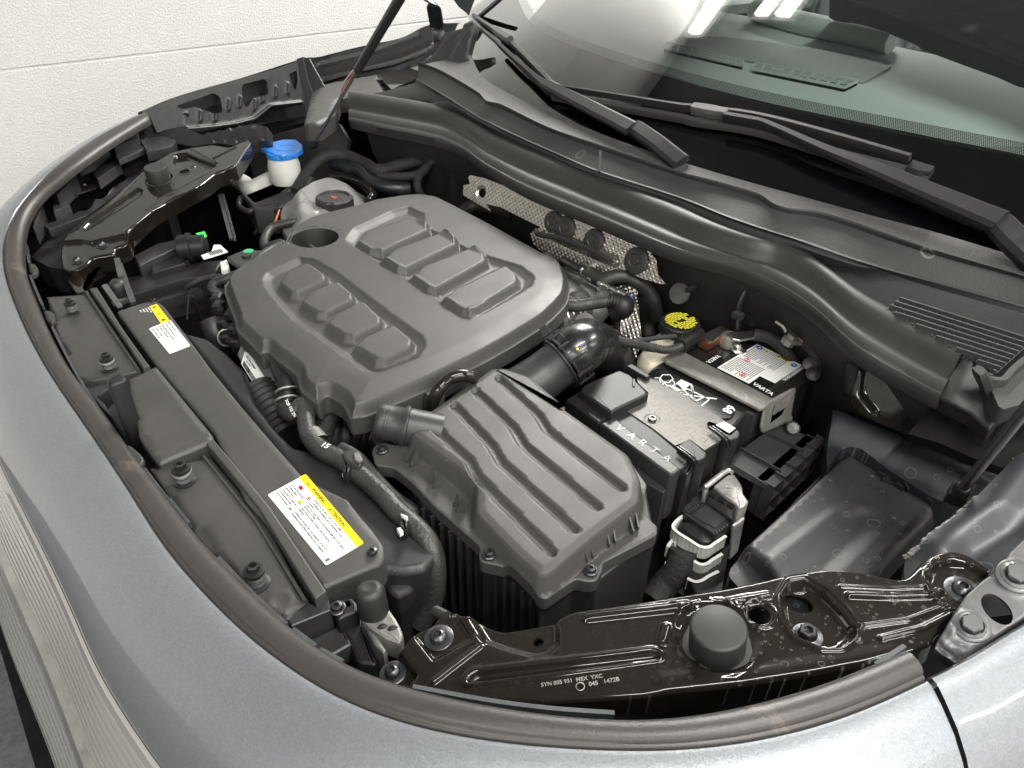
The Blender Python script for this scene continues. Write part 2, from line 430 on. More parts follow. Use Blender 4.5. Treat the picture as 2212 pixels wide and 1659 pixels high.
M['matblack']=mat('matt_black_plastic',(.016,.016,.016),.6,bump=.0002,bscale=500,var=.3,vscale=20)
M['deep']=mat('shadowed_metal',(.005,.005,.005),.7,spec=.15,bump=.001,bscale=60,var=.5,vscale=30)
M['gloss']=mat('black_enamel',(.010,.0085,.007),.5,coat=.8,crough=.06,spec=.05,var=.2,vscale=10)
M['glossspot']=mat('spotted_black_enamel',(.010,.008,.006),.5,coat=.8,crough=.055,spec=.05,extra=spots([(110,.34,.05,.25),(260,.36,.10,.3)],amt=.26,xl=(-.02,.06)))
M['rubber']=mat('black_rubber',(.021,.020,.019),.5,bump=.00006,bscale=600,var=.15,vscale=12)
M['seal']=mat('dusty_brown_rubber',(.041,.037,.035),.42,bump=.0002,bscale=500,var=.14,vscale=10,extra=scuff)
M['dullgrey']=mat('dull_grey_metal',(.10,.10,.098),.5,metal=.5,var=.2,vscale=60)
M['hose']=mat('braided_rubber',(.030,.029,.027),.45,bump=.0012,bscale=220,var=.25,vscale=30)
M['tape']=mat('cloth_tape',(.018,.018,.018),.75,bump=.002,bscale=160,var=.3,vscale=40)
M['paint']=mat('blue_silver_metallic_paint',(.265,.282,.302),.46,metal=.7,coat=1,crough=.03,extra=flakes)
M['darkpaint']=mat('dark_blue_grey_paint',(.017,.019,.022),.45,metal=.35,coat=.35,crough=.28,extra=spots([(45,.3,.03,.25),(110,.34,.06,.2)],amt=.22))
M['steel']=mat('dull_zinc_steel',(.33,.32,.30),.45,metal=.75,bump=.0006,bscale=150,var=.25,vscale=30)
M['darksteel']=mat('blackened_steel',(.10,.10,.105),.35,metal=.9,bump=.0003,bscale=200,var=.25,vscale=40)
M['alu']=mat('brushed_aluminium',(.62,.61,.59),.32,metal=1,bump=.001,bscale=60,var=.15,vscale=20)
M['white']=mat('white_plastic',(.62,.62,.58),.45,var=.06,vscale=30)
M['cream']=mat('cream_plastic',(.60,.56,.44),.4,var=.08,vscale=20)
M['blue']=mat('blue_plastic',(.02,.19,.62),.35,var=.05)
M['yellow']=mat('yellow_print',(.85,.62,.0),.5)
M['paper']=mat('label_paper',(.72,.72,.70),.45,var=.04,vscale=40)
M['ink']=mat('black_ink',(.02,.02,.02),.5)
M['greyink']=mat('grey_ink',(.12,.12,.12),.5)
M['whiteink']=mat('white_ink',(.75,.75,.75),.5)
M['red']=mat('red_ink',(.55,.03,.03),.5); M['green']=mat('green_sticker',(.05,.75,.12),.5); M['blueink']=mat('blue_ink',(.02,.10,.4),.5)
M['orange']=mat('orange_wire',(.45,.14,.04),.5); M['copper']=mat('copper',(.55,.25,.14),.4,metal=1,var=.2,vscale=50)
M['brown']=mat('mastic',(.30,.27,.22),.6,var=.2)
# ================================================================== ROOM
M['floor']=mat('garage_floor',(.10,.10,.105),.45,bump=.002,bscale=90,var=.35,vscale=60)
M['wall']=mat('rough_cream_wall',(.74,.735,.72),.75,bump=.0030,bscale=210,var=.02,vscale=6)
M['ceil']=mat('ceiling_grey',(.13,.13,.13),.8)
M['door']=mat('garage_door_grey',(.60,.60,.58),.6,var=.03,vscale=3)
M['tube']=mat('lit_tube',(1,1,1),.5,emit=((1,.97,.92),7))
def flat(name,V,m): o=link(name,V,[(0,1,2,3)],m,None,0); return tag(o,kind='structure')
X0,X1,Y0,Y1=WALLX,3.2,-3.4,4.6
flat('floor',[(X0,Y0,FLOORZ),(X1,Y0,FLOORZ),(X1,Y1,FLOORZ),(X0,Y1,FLOORZ)],M['floor'])
flat('ceiling',[(X0,Y0,CEILZ),(X0,Y1,CEILZ),(X1,Y1,CEILZ),(X1,Y0,CEILZ)],M['ceil'])
# wall of big textured boards, horizontal joints; one joint height comes from the photo
pw=Pl((WALLX,0,0),(1,0,0),a=(0,1,0)); a=pw.W(60,148); b=pw.W(900,49); JZ=(a[2]+b[2])/2
wall=thing('wall','rough cream wall of large boards beside the car','wall',(WALLX,0,FLOORZ)); del wall['label']; del wall['category']; wall['kind']='structure'
back=MB(); box(back,(WALLX-.034,(Y0+Y1)/2,(FLOORZ+CEILZ)/2),(.06,Y1-Y0,CEILZ-FLOORZ)); back.build('wall_backing',M['wall'],wall,0)
PH=.62
zs=[JZ+PH*k for k in range(-8,9)]
for z in zs:
    lo,hi=max(z,FLOORZ),min(z+PH,CEILZ)
    if hi-lo<.02: continue
    m_=MB(); prism(m_,pw,[(Y0,lo+.0015),(Y1,lo+.0015),(Y1,hi-.0015),(Y0,hi-.0015)],-.004,0,.0035,raw=True)
    m_.build('wall_board',M['wall'],wall,0)
# wall behind the car's far end and at its near side, and the sectional garage door in front of it
for nm,V in (('rear_wall',[(X0,Y1,FLOORZ),(X1,Y1,FLOORZ),(X1,Y1,CEILZ),(X0,Y1,CEILZ)]),('side_wall',[(X1,Y1,FLOORZ),(X1,Y0,FLOORZ),(X1,Y0,CEILZ),(X1,Y1,CEILZ)])):
    flat(nm,V,M['wall'])
gd=thing('garage_door','pale sectional garage door with horizontal grooves in front of the car','door',(0,Y0,FLOORZ))
pd=Pl((0,Y0,0),(0,1,0),a=(-1,0,0))
k=0; z=FLOORZ
while z<CEILZ-.05:
    hi=min(z+.125,CEILZ); m_=MB(); prism(m_,pd,[(-X1,z),(-X0,z),(-X0,hi-.016),(-X1,hi-.016)],-.03,.0,.006,raw=True); m_.build('door_panel',M['door'],gd,0); z+=.125
m_=MB(); box(m_,((X0+X1)/2,Y0-.04,(FLOORZ+CEILZ)/2),(X1-X0,.02,CEILZ-FLOORZ)); m_.build('door_backing',M['matblack'],gd,0)
# ceiling tube lamps
def lamp(cx,cy,L,power,label,horizontal='y'):
    t=thing('tube_lamp',label,'ceiling lamp',(cx,cy,CEILZ),'tube lamps on the ceiling')
    sx,sy=(.07,L) if horizontal=='y' else (L,.07)
    m_=MB(); box(m_,(cx,cy,CEILZ-.02),(sx+.06,sy+.04,.036)); m_.build('housing',M['white'],t,0)
    m_=MB(); box(m_,(cx,cy,CEILZ-.055),(sx,sy,.03)); m_.build('tube',M['tube'],t,0)
    l=bpy.data.lights.new('lamp_light','AREA'); l.shape='RECTANGLE'; l.size=sx; l.size_y=sy; l.energy=power; l.color=(1,.975,.93)
    o=bpy.data.objects.new('lamp_light',l); COL.objects.link(o); o.parent=t; o.location=(0,0,-.075)
WHERE=['above the near side of the engine bay, closest to the car','above the near side of the engine bay, second from the car','in the row over the near side, farthest from the car','over the garage door side, closest to the car','over the garage door side, second from the car','over the garage door side, farthest from the car','over the cabin on its near side','over the rear at the far near-side corner','mirrored leftmost in the windscreen','mirrored as left one of a pair in the windscreen','mirrored as right one of a pair in the windscreen']
LP=[(.35,.3,1.3,34),(1.5,.2,1.3,34),(2.6,.2,1.3,30),(.35,-2.2,1.3,34),(1.5,-2.2,1.3,34),(2.6,-2.2,1.3,30),(.3,2.6,1.3,34),(1.9,2.6,1.3,34),(-2.19,2.64,1.5,46),(-1.84,2.74,1.5,42),(-1.72,2.74,1.5,42)]  # all but the mirrored lamps at the end are added for even light
for (x,y,ln,pw_),wh in zip(LP,WHERE): lamp(x,y,ln,pw_,'white ceiling tube lamp '+wh)
# ================================================================== BODY
SEAL_O=q('A',[(880,690,.085),(650,800,.082),(400,965,.075),(200,1140,.06),(80,1290,.045),(20,1420,.03),(12,1520,.02),(22,1659,.015)])+q('D',[(60,300,.01),(150,520,.008),(290,780,.006),(480,1060,.005),(640,1290,.006),(850,1610,.010)])+q('G',[(1000,270,.016),(1200,500,.022),(1450,760,.03),(1700,960,.037),(1950,1130,.043)])+q('H',[(300,1290,.052),(700,1400,.058),(1100,1470,.063),(1500,1500,.067),(1900,1520,.071),(2212,1522,.074)])+q('I',[(400,1490,.077),(800,1415,.080),(1200,1290,.082),(1450,1175,.084),(1625,1085,.085)])
SEAL_I=q('A',[(920,720,.085),(700,850,.082),(500,990,.075),(330,1120,.06),(210,1240,.045),(150,1380,.03),(135,1500,.02),(145,1659,.015)])+q('D',[(195,300,.01),(275,500,.008),(420,780,.006),(590,985,.005),(760,1225,.006),(960,1490,.010)])+q('G',[(1200,210,.016),(1400,420,.022),(1600,620,.03),(1800,800,.037),(1990,940,.043)])+q('H',[(330,1085,.052),(640,1175,.058),(930,1235,.063),(1300,1295,.067),(1700,1340,.071),(2150,1350,.074)])+q('I',[(400,1280,.077),(760,1200,.080),(1110,1085,.082),(1380,960,.084),(1490,915,.085)])
so=np.array(crom([P(*p) for p in SEAL_O],6)); si=np.array(crom([P(*p) for p in SEAL_I],6))
def smooth_path(p,it=4):
    p=p.copy()
    for _ in range(it): p[1:-1]=.25*p[:-2]+.5*p[1:-1]+.25*p[2:]
    return p
def even(p,n=150):
    L=np.concatenate([[0],np.cumsum(np.linalg.norm(np.diff(p,axis=0),axis=1))]); s=np.linspace(0,L[-1],n); return np.stack([np.interp(s,L,p[:,k]) for k in range(3)],1)
so=smooth_path(even(so),14); si=smooth_path(even(si),14)
mid=(so+si)/2; wd=np.linalg.norm(so-si,axis=1)
# rubber seal: hollow bulb over a base
sec=[(-.5,-.25),(-.5,.02),(-.42,.16),(-.25,.27),(0,.31),(.22,.27),(.34,.16),(.37,.06),(.43,.05),(.5,.0),(.5,-.25)]
seal=MB(); T,N=frames(mid); V=[];F=[];m=len(sec)
for i in range(len(mid)):
    s_=(so[i]-si[i]); s_=s_/np.linalg.norm(s_); n=np.array([0,0,1.]);
    for a_,b_ in sec: V.append(mid[i]+s_*a_*wd[i]+n*(b_*min(wd[i],.034)-.006))
for i in range(len(mid)-1):
    for j in range(m): jj=(j+1)%m; F.append((i*m+j,(i+1)*m+j,(i+1)*m+jj,i*m+jj))
F.append(tuple(range(m))); F.append(tuple(range(len(V)-1,len(V)-1-m,-1)))
seal.add(V,F); o=seal.build('bonnet_seal',M['seal'],None,60)
tag(o,'long dusty brown-grey rubber seal curving round the front edge of the engine bay','rubber seal')
# bumper skin
def loft_out(name,base,prof_,m_,parent,sgn=1,zs=None,norm=None):
    T=np.gradient(base,axis=0); n=np.stack([-T[:,1],T[:,0]],1); n/=np.linalg.norm(n,axis=1)[:,None]; n*=sgn
    if norm is not None: n=norm(base,n)
    V=[];F=[];k=len(prof_)
    for i,p in enumerate(base):
        for d,z in prof_: V.append((p[0]+n[i][0]*d,p[1]+n[i][1]*d,p[2]+z))
    for i in range(len(base)-1):
        for j in range(k-1): F.append((i*k+j,(i+1)*k+j,(i+1)*k+j+1,i*k+j+1))
    return link(name,V,F,m_,parent,35)
def bn(base,n):
    # steer the outward direction so that it turns smoothly from sideways (far side) through forward to the near side
    nn=n.copy()
    for _ in range(60): nn[1:-1]=.25*nn[:-2]+.5*nn[1:-1]+.25*nn[2:]
    g=P(2031,1655,.040)[:2]-base[-1][:2]; g=g/np.linalg.norm(g)
    for i in range(len(nn)):
        t=np.clip((i-(len(nn)-40))/38,0,1); t=t*t*(3-2*t); nn[i]=nn[i]*(1-t)+g*t
    return nn/np.linalg.norm(nn,axis=1)[:,None]
body=thing('front_bumper','blue-silver metallic bumper skin of the car in front of the bonnet seal','car body',(-.5,-.1,-.3))
bs=so.copy(); bs[:,2]-=.004
prof1=[(-.004,-.02),(-.002,-.006),(.002,-.001),(.006,0),(.018,-.003),(.034,-.009),(.048,-.018),(.060,-.030),(.070,-.045),(.078,-.062),(.084,-.080),(.087,-.094),(.088,-.099)]
loft_out('upper_skin',bs,prof1,M['paint'],body,-1,norm=bn)
loft_out('shut_line',bs,[(.0885,-.0995),(.084,-.101),(.084,-.103)],M['black'],body,-1,norm=bn)
M['fascia']=mat('pale_gloss_fascia',(.40,.395,.375),.22,metal=.35,coat=1,crough=.03)
def grooved(d0,z0,d1,z1,n):
    o=[]
    for i in range(n):
        for t,dd_ in ((0,0),(.62,.0012),(.70,-.0012),(.92,-.0012)): f=(i+t)/n; o.append((d0+(d1-d0)*f+dd_,z0+(z1-z0)*f))
    return o+[(d1,z1)]
loft_out('grille_fascia',bs,[(.086,-.102)]+grooved(.092,-.105,.128,-.235,9),M['fascia'],body,-1,norm=bn)
loft_out('bright_strip',bs,[(.128,-.236),(.137,-.238),(.142,-.248),(.140,-.257),(.132,-.260)],M['alu'],body,-1,norm=bn)
loft_out('lower_skin',bs,[(.131,-.261)]+grooved(.142,-.265,.185,-.42,8)+[(.17,-.52),(.13,-.62)],M['fascia'],body,-1,norm=bn)
# wing (near side), separated by a narrow gap
wl=[P(*p) for p in q('I',[(1634,1079,.084),(1760,1016,.083),(1900,940,.083),(2050,850,.084),(2212,750,.086),(2500,590,.09),(2900,370,.10)])]
wl=np.array(crom(wl,5))
gapn=bn(bs,np.stack([np.gradient(bs,axis=0)[:,1],-np.gradient(bs,axis=0)[:,0]],1)/np.linalg.norm(np.gradient(bs,axis=0)[:,:2],axis=1)[:,None])[-1]
def wn(base,n):
    nn=n.copy(); 
    for i in range(len(nn)):
        t=min(1,i/10); nn[i]=gapn*(1-t)+n[i]*t
    return nn/np.linalg.norm(nn,axis=1)[:,None]
wing=thing('front_wing','pale metallic front wing beside the near headlamp bracket','car body',(.1,.4,0))
loft_out('wing_skin',wl,[(.0,-.03),(.0,-.006),(.003,-.001),(.008,0)]+prof1[4:]+[(.095,-.13),(.11,-.2),(.12,-.4)],M['paint'],wing,-1,norm=wn)
# ================================================================== WINDSCREEN + BONNET
# ================================================================== WINDSCREEN
from mathutils.bvhtree import BVHTree
def bvh(*objs):
    V=[];F=[]
    for o in objs:
        b=len(V); T=Vector((0,0,0)); p=o
        while p: T+=p.location; p=p.parent
        V+=[tuple(v.co+T) for v in o.data.vertices]; F+=[tuple(i+b for i in f.vertices) for f in o.data.polygons]
    return BVHTree.FromPolygons(V,F)
def hit(B,u,v,h=0.0):
    d=Vector(ray(u,v)).normalized(); loc,n,i,t=B.ray_cast(Vector(EYE),d)
    if loc is None:   # just beyond the surface: carry on at the depth of its nearest point
        e=Vector(EYE); t=.8
        for _ in range(12):
            near,n,i,_d=B.find_nearest(e+d*t); t=(near-e).dot(d)
        loc=e+d*t
    if n.dot(d)>0: n=-n
    return np.array(loc+n*h)
# trim lines
GBL=q('B',[(905,60,.172),(925,330,.162),(1000,480,.158),(1200,600,.154),(1450,712,.150),(1780,850,.148)])+q('C',[(100,1000,.147),(500,1120,.147),(900,1230,.148),(1300,1340,.149),(1700,1445,.150),(2212,1600,.152),(2900,1790,.156)])
gb=np.array(crom([P(*p) for p in GBL],5)); gb=smooth_path(gb,3)
UPV=np.array([0,.875,.485])
def lean(i):  # glass leans back; sides turn outward a little
    x=gb[i][0]; s=(x+.77)/1.0; v=np.array([-.10*s,.875,.485]); return v/np.linalg.norm(v)
M['frit']=mat('black_glass_border',(.004,.004,.005),.06,spec=.5)
def glassmat():
    m=bpy.data.materials.new('windscreen_glass'); m.use_nodes=True; nt=m.node_tree; nt.nodes.clear(); L=nt.links
    o=nt.nodes.new('ShaderNodeOutputMaterial'); mx=nt.nodes.new('ShaderNodeMixShader'); t=nt.nodes.new('ShaderNodeBsdfTransparent'); g=nt.nodes.new('ShaderNodeBsdfGlossy'); f=nt.nodes.new('ShaderNodeFresnel')
    f.inputs['IOR'].default_value=1.65; t.inputs[0].default_value=(.90,.97,.94,1); g.inputs['Roughness'].default_value=.0; g.inputs[0].default_value=(1,1,1,1)
    L.new(f.outputs[0],mx.inputs[0]); L.new(t.outputs[0],mx.inputs[1]); L.new(g.outputs[0],mx.inputs[2]); L.new(mx.outputs[0],o.inputs[0]); return m
M['glass']=glassmat()
def glass_sheet(name,t0,t1,off,m_,parent,nt=14):
    V=[];F=[]
    for i in range(len(gb)):
        v=lean(i)
        for k in range(nt+1):
            t=(t0(i) if callable(t0) else t0)*(1-k/nt)+(t1(i) if callable(t1) else t1)*k/nt
            p=gb[i]+v*t; p=p+np.array([0,-.485,.875])*(-.06*t*t+off); V.append(p)
    n=nt+1
    for i in range(len(gb)-1):
        for k in range(nt): F.append((i*n+k,(i+1)*n+k,(i+1)*n+k+1,i*n+k+1))
    return link(name,V,F,m_,parent,60)
ws=thing('windscreen','sloping windscreen glass with black dotted lower border behind the wipers','windscreen',(-.7,1.1,.3))
gl=glass_sheet('pane',0,1.0,0,M['glass'],ws)
GLB=bvh(gl)
fr_h=.165
glass_sheet('black_border',0,fr_h,-.003,M['frit'],ws,4)
def dotmat():
    m=bpy.data.materials.new('dot_border'); m.use_nodes=True; nt=m.node_tree; b=nt.nodes['Principled BSDF']; L=nt.links
    b.inputs['Base Color'].default_value=(.006,.006,.007,1); b.inputs['Roughness'].default_value=.3
    uv=nt.nodes.new('ShaderNodeUVMap'); v=nt.nodes.new('ShaderNodeTexVoronoi'); v.inputs['Scale'].default_value=1; v.inputs['Randomness'].default_value=0; L.new(uv.outputs[0],v.inputs['Vector'])
    L.new(ramp(nt,v.outputs['Distance'],.40,.46,1,0),b.inputs['Alpha']); return m
ds=glass_sheet('dot_border',fr_h,fr_h+.022,-.003,dotmat(),ws,5)
uvl=ds.data.uv_layers.new(name='uv'); nn=6
for p in ds.data.polygons:
    for li in p.loop_indices:
        vi=ds.data.loops[li].vertex_index; i,k=divmod(vi,nn); a=np.linalg.norm(np.diff(gb[:i+1],axis=0),axis=1).sum() if i else 0
        uvl.data[li].uv=(a/.0026+(k*.022/5)/.0026*.5,(k*.022/5)/.0026)
# wipers
def rails(mb,A,B,section,close=True):
    """strip between two space curves; section (t,h): t across, h outward (up)"""
    A=np.array(A);B=np.array(B);m=len(section);V=[];F=[];n=len(A)
    T=np.gradient((A+B)/2,axis=0)
    for i in range(n):
        ac=B[i]-A[i]; nn_=np.cross(T[i],ac); nn_/=np.linalg.norm(nn_)
        if nn_[2]<0: nn_=-nn_
        for t,h in section: V.append(A[i]+ac*t+nn_*h)
    for i in range(n-1):
        for j in range(m if close else m-1): jj=(j+1)%m; F.append((i*m+j,(i+1)*m+j,(i+1)*m+jj,i*m+jj))
    if close: F.append(tuple(range(m))); F.append(tuple(range(n*m-1,(n-1)*m-1,-1)))
    mb.add(V,F); return mb
def strip(name,pts,wd_,h0,h1,m_,parent,B=GLB,taper=None):
    """bar lying over the glass: centre line pts in sight coords, width, from height h0 to h1"""
    P3=[]
    for p in pts:
        x=hit(B,p[0],p[1],(h0+h1)/2)
        P3.append(x)
    P3=np.array(crom(P3,5)); n=len(P3); mb=MB()
    w_=np.full(n,wd_) if not isinstance(wd_,(list,tuple)) else np.interp(np.linspace(0,1,n),np.linspace(0,1,len(wd_)),wd_)
    T=np.gradient(P3,axis=0); T/=np.linalg.norm(T,axis=1)[:,None]
    gn=np.array([0,-.485,.875]); V=[];F=[];hh=(h1-h0)/2
    sec=[(-.5,-1),(.5,-1),(.5,.3),(.32,1),(-.32,1),(-.5,.3)]
    for i in range(n):
        s_=np.cross(T[i],gn); s_/=np.linalg.norm(s_); nn_=np.cross(s_,T[i])
        for a,b in sec: V.append(P3[i]+s_*a*w_[i]+nn_*b*hh)
    for i in range(n-1):
        for j in range(6): jj=(j+1)%6; F.append((i*6+j,i*6+jj,(i+1)*6+jj,(i+1)*6+j))
    F.append(tuple(range(5,-1,-1))); F.append(tuple(range((n-1)*6,n*6)))
    mb.add(V,F); return mb.build(name,m_,parent,35)
M['wiper']=mat('wiper_black_paint',(.014,.014,.0145),.42,spec=.35,bump=.0001,bscale=500,extra=dust)
M['wrub']=mat('wiper_rubber',(.022,.021,.02),.45)
M['wgrey']=mat('wiper_grey_sheen',(.04,.038,.037),.38)
w1=thing('windscreen_wiper','black wiper at the far side, its blade up against the far corner of the windscreen','wiper',(-1.2,1.05,.2),'windscreen wipers')
strip('blade',q('B',[(955,115),(1150,255),(1320,420),(1455,562)]),.010,.004,.014,M['wgrey'],w1)
strip('blade_edge',q('B',[(975,165),(1150,320),(1300,470),(1420,570)]),.008,.0,.008,M['wrub'],w1)
strip('connector',q('B',[(1105,228),(1185,285)]),.017,.010,.022,M['wgrey'],w1)
strip('arm',q('B',[(1125,325),(1200,400),(1300,490),(1380,560),(1460,600),(1930,850)]),[.008,.009,.010,.010,.013,.020,.025,.028],.016,.026,M['wiper'],w1)
strip('arm_base',q('B',[(1945,830),(2080,925),(2230,1050)]),[.027,.028,.03],.010,.024,M['wiper'],w1)
w2=thing('windscreen_wiper','black wiper at the near side, lying low across the middle of the windscreen','wiper',(-.4,1.0,.2),'windscreen wipers')
strip('blade',q('B',[(1440,620),(1800,680),(2212,752)])+q('C',[(190,775),(560,830),(1000,960),(1500,1090),(1625,1120)]),[.010,.011,.012,.013,.015,.017,.018],.004,.015,M['wgrey'],w2)
strip('spoiler',q('B',[(1480,592),(1800,645),(2212,715)])+q('C',[(190,725),(560,775),(1000,890),(1500,1040)]),[.005,.006,.007,.008,.008],.014,.026,M['wrub'],w2)
strip('end_cap',q('C',[(1500,1070),(1560,1090),(1635,1108)]),[.021,.022,.017],.006,.020,M['wiper'],w2)
strip('connector',q('C',[(190,735),(300,755),(400,775)]),[.016,.020,.014],.016,.030,M['dullgrey'],w2)  # lighter metal tone stands in for the highlight on this connector
strip('arm',q('C',[(380,795),(540,825),(640,852),(980,1005),(1250,1110),(1600,1260),(2050,1450)]),[.010,.010,.010,.012,.018,.024,.028,.032],.020,.032,M['wiper'],w2)
strip('arm_base',q('C',[(2045,1440),(2130,1530),(2212,1605),(2400,1790)]),[.031,.034,.036],.012,.030,M['wiper'],w2)
# ------------------------------------------------------------------ cabin behind the glass
M['dash']=mat('pale_green_grey_dashboard',(.50,.56,.53),.6,bump=.0006,bscale=300)  # paleness puts the veiling reflection of the glass into the dashboard colour
M['dash2']=mat('dashboard_speaker_grey',(.27,.30,.285),.55,bump=.001,bscale=400)
M['seat']=mat('dark_teal_leather',(.11,.13,.135),.4,bump=.002,bscale=60,var=.15)
dh=.20
dash=thing('dashboard','pale green-grey dashboard top seen through the windscreen','dashboard',(-.5,1.3,dh))
DP=pl3((1500,250,.16),(2200,450,.16),(1900,90,.245))
sheet('dash_top',DP,[(1050,150),(1180,0),(1320,-60),(1560,-30),(1700,0)]+q('C',[(200,50),(640,120),(1400,280),(2300,470),(2500,900),(1500,900),(500,620),(0,450)]),M['dash'],dash,step=.02,skirt=.02)
sp=q('C',[(20,262),(90,225),(330,222),(1000,300),(1380,368),(1405,400),(1230,505),(1000,470),(400,350)])
sheet('speaker_grille',DP.up(.004),rnd(sp,[3,8,20,20,10,8,5,10,10]),M['dash2'],dash,step=.01,skirt=.004)
vp=DP.up(.006)
m_=MB()
for a,b in (([(10,268),(490,385)],),([(560,400),(1190,515)],)) and [([(10,268),(490,380)],[(0,300),(480,410)]),([(560,398),(1190,505)],[(540,430),(1110,545)])]:
    A0,A1=q('C',a); B0,B1=q('C',b)
    prism(m_,vp,[A0,A1,B1,B0],-.006,-.003)
m_.build('vent_slot',M['deep'],dash,0)
m_=MB()
for a,b,n in (([(10,268),(490,380)],[(0,300),(480,410)],11),([(560,398),(1190,505)],[(540,430),(1110,545)],10)):
    A0,A1=q('C',a); B0,B1=q('C',b)
    A0,A1,B0,B1=[vp.W(*p,0.003) for p in (A0,A1,B0,B1)]
    for (s_,e_) in ((A0,A1),(B0,B1),((A0+B0)/2,(A1+B1)/2)): sweep(m_,[s_,e_],[(-.0014,-.003),(.0014,-.003),(.0014,.002),(-.0014,.002)])
    for k in range(n+1):
        t=k/n; sweep(m_,[A0+(A1-A0)*t,B0+(B1-B0)*t],[(-.001,-.003),(.001,-.003),(.001,.001),(-.001,.001)])
m_.build('vent_grille',M['dash'],dash,0)
m_=MB(); tube(m_,[DP.up(.02).W(*p) for p in q('C',[(560,60),(800,130),(1100,195),(1400,258)])],.022,14,4); rb=m_.build('rolled_edge',M['dash'],dash)
# seats
for k,(pts,lab) in enumerate(((q('C',[(800,40),(840,-60),(1500,-60),(1720,250),(1500,360),(1250,300),(900,130)]),'dark padded front seat behind the dashboard, left of the two'),(q('C',[(1820,400),(1880,310),(1960,290),(2300,330),(2300,480),(2100,450)]),'dark padded seat edge at the right behind the dashboard'))):
    st=thing('car_seat',lab,'seat',(-.3,1.8,.2),'front seats')
    SP=Pl(P(2000,60,.28)+np.array([0,.25,0]),(0,-.85,.5))
    seams=[q('C',[(960,-30),(930,80),(925,160)]),q('C',[(1130,-30),(1050,150)]),q('C',[(1500,150),(1450,330)]),q('C',[(1630,180),(1560,340)])] if k==0 else [q('C',[(1960,300),(1950,420)])]
    sheet('seat_cover',SP,rnd(pts,25),M['seat'],st,feats=[Fl(SP,s_,.012,-.012,.012) for s_ in seams],step=.012,skirt=.06,edge=.02)
refl=thing('instrument_hood','black glossy hood over the instruments at the top right of the windscreen','trim',(-.1,1.4,.3))  # added panel in place of an unidentified dark reflection in the glass
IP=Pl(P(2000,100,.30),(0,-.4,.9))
sheet('hood_shell',IP,crom(q('C',[(1020,-40),(1300,60),(1500,120),(1700,210),(2212,385),(2600,520),(2700,-300),(1600,-300)]),6,True),M['matblack'],refl,feats=[Fl(IP,q('C',[(1100,10),(1350,80),(1600,95),(1900,60),(2212,20)]),.006,.004,.005),Fl(IP,q('C',[(1900,180),(2250,350)]),.02,-.01,.015)],step=.014,skirt=.03,edge=.006)
cab=MB(); box(cab,(-.4,2.3,.1),(2.6,.05,1.6)); tag(cab.build('cabin',M['matblack'],None,0),kind='structure')
cab=MB(); box(cab,(-.6,1.75,-.05),(2.0,1.1,.05)); tag(cab.build('cabin_floor',M['matblack'],None,0),kind='structure')
# ================================================================== COWL
L1=q('B',[(600,390,.160),(740,440,.158),(980,578,.155),(1010,610,.154),(1050,645,.152),(1110,650,.153),(1400,790,.150),(1740,912,.148),(2212,1070,.147)])+q('C',[(270,1115,.147),(590,1210,.147),(640,1250,.146),(700,1280,.1455),(800,1303,.1455),(890,1305,.147),(1100,1360,.148),(1600,1530,.149),(2212,1700,.152),(2700,1850,.155)])
L2=q('B',[(600,495,.135),(740,580,.133),(900,680,.13),(1000,740,.13),(1200,840,.128),(1450,950,.126),(1700,1060,.125),(2212,1225,.124)])+q('C',[(400,1350,.124),(800,1480,.123)])+q('F',[(1200,145,.122),(1700,280,.122),(2212,415,.124),(2600,520,.126)])
SU=q('B',[(190,578,.100),(400,607,.101),(700,658,.103),(850,690,.104),(980,760,.105),(1100,850,.105),(1400,975,.106),(1700,1085,.106),(2212,1290,.106)])+q('C',[(300,1390,.106),(650,1510,.105)])+q('F',[(650,0,.104),(800,60,.102),(950,150,.100),(1100,265,.098),(1250,375,.096),(1400,450,.095),(1600,560,.094),(1850,695,.094)])
SL=q('B',[(175,735,.078),(400,785,.080),(650,832,.082),(800,880,.083),(900,935,.084),(1000,1010,.085),(1250,1150,.086),(1500,1255,.086),(1800,1380,.086)])+q('C',[(0,1515,.086)])+q('F',[(100,75,.086),(400,160,.085),(600,235,.084),(800,345,.082),(950,455,.080),(1090,595,.078),(1230,710,.076),(1450,835,.074),(1690,965,.074)])
def curve(pts,n=60,sm=3,zoff=0):
    p=np.array(crom([P(a,b,c)+np.array([0,0,zoff]) for a,b,c in pts],8)); L=np.concatenate([[0],np.cumsum(np.linalg.norm(np.diff(p,axis=0),axis=1))]); s=np.linspace(0,L[-1],n)
    p=np.stack([np.interp(s,L,p[:,k]) for k in range(3)],1); return smooth_path(p,sm)
N_=110
c1,c2,su,sl_,g_=curve(L1,N_,1),curve(L2,N_),curve(SU,N_,4),curve(SL,N_,4),curve(GBL[1:],N_)
M['cowl']=mat('scuttle_plastic',(.025,.0245,.024),.55,bump=.0004,bscale=500,var=.12,vscale=14,extra=spots([(14,.22,.012,.25)],amt=.35))
M['cowlgrain']=mat('grained_scuttle_plastic',(.042,.040,.039),.6,bump=.0015,bscale=420,var=.12,vscale=10,extra=scuff)
cw=thing('scuttle','dark grey plastic scuttle panel between the windscreen and the rubber seal','scuttle panel',(-.7,.85,.12))
mb=MB(); rails(mb,g_+[0,0,.002],c1+[0,0,.000],[(0,0),(.5,-.004),(.9,-.004),(1,-.002)],False); mb.build('grained_ledge',M['cowlgrain'],cw,50)
mb=MB(); rails(mb,c1,c2,[(-.04,-.002),(-.03,.004),(0,.006),(.04,.0045),(.08,-.001),(.9,-.002),(.93,.003),(1,.004)],False); mb.build('front_face',M['cowl'],cw,30)
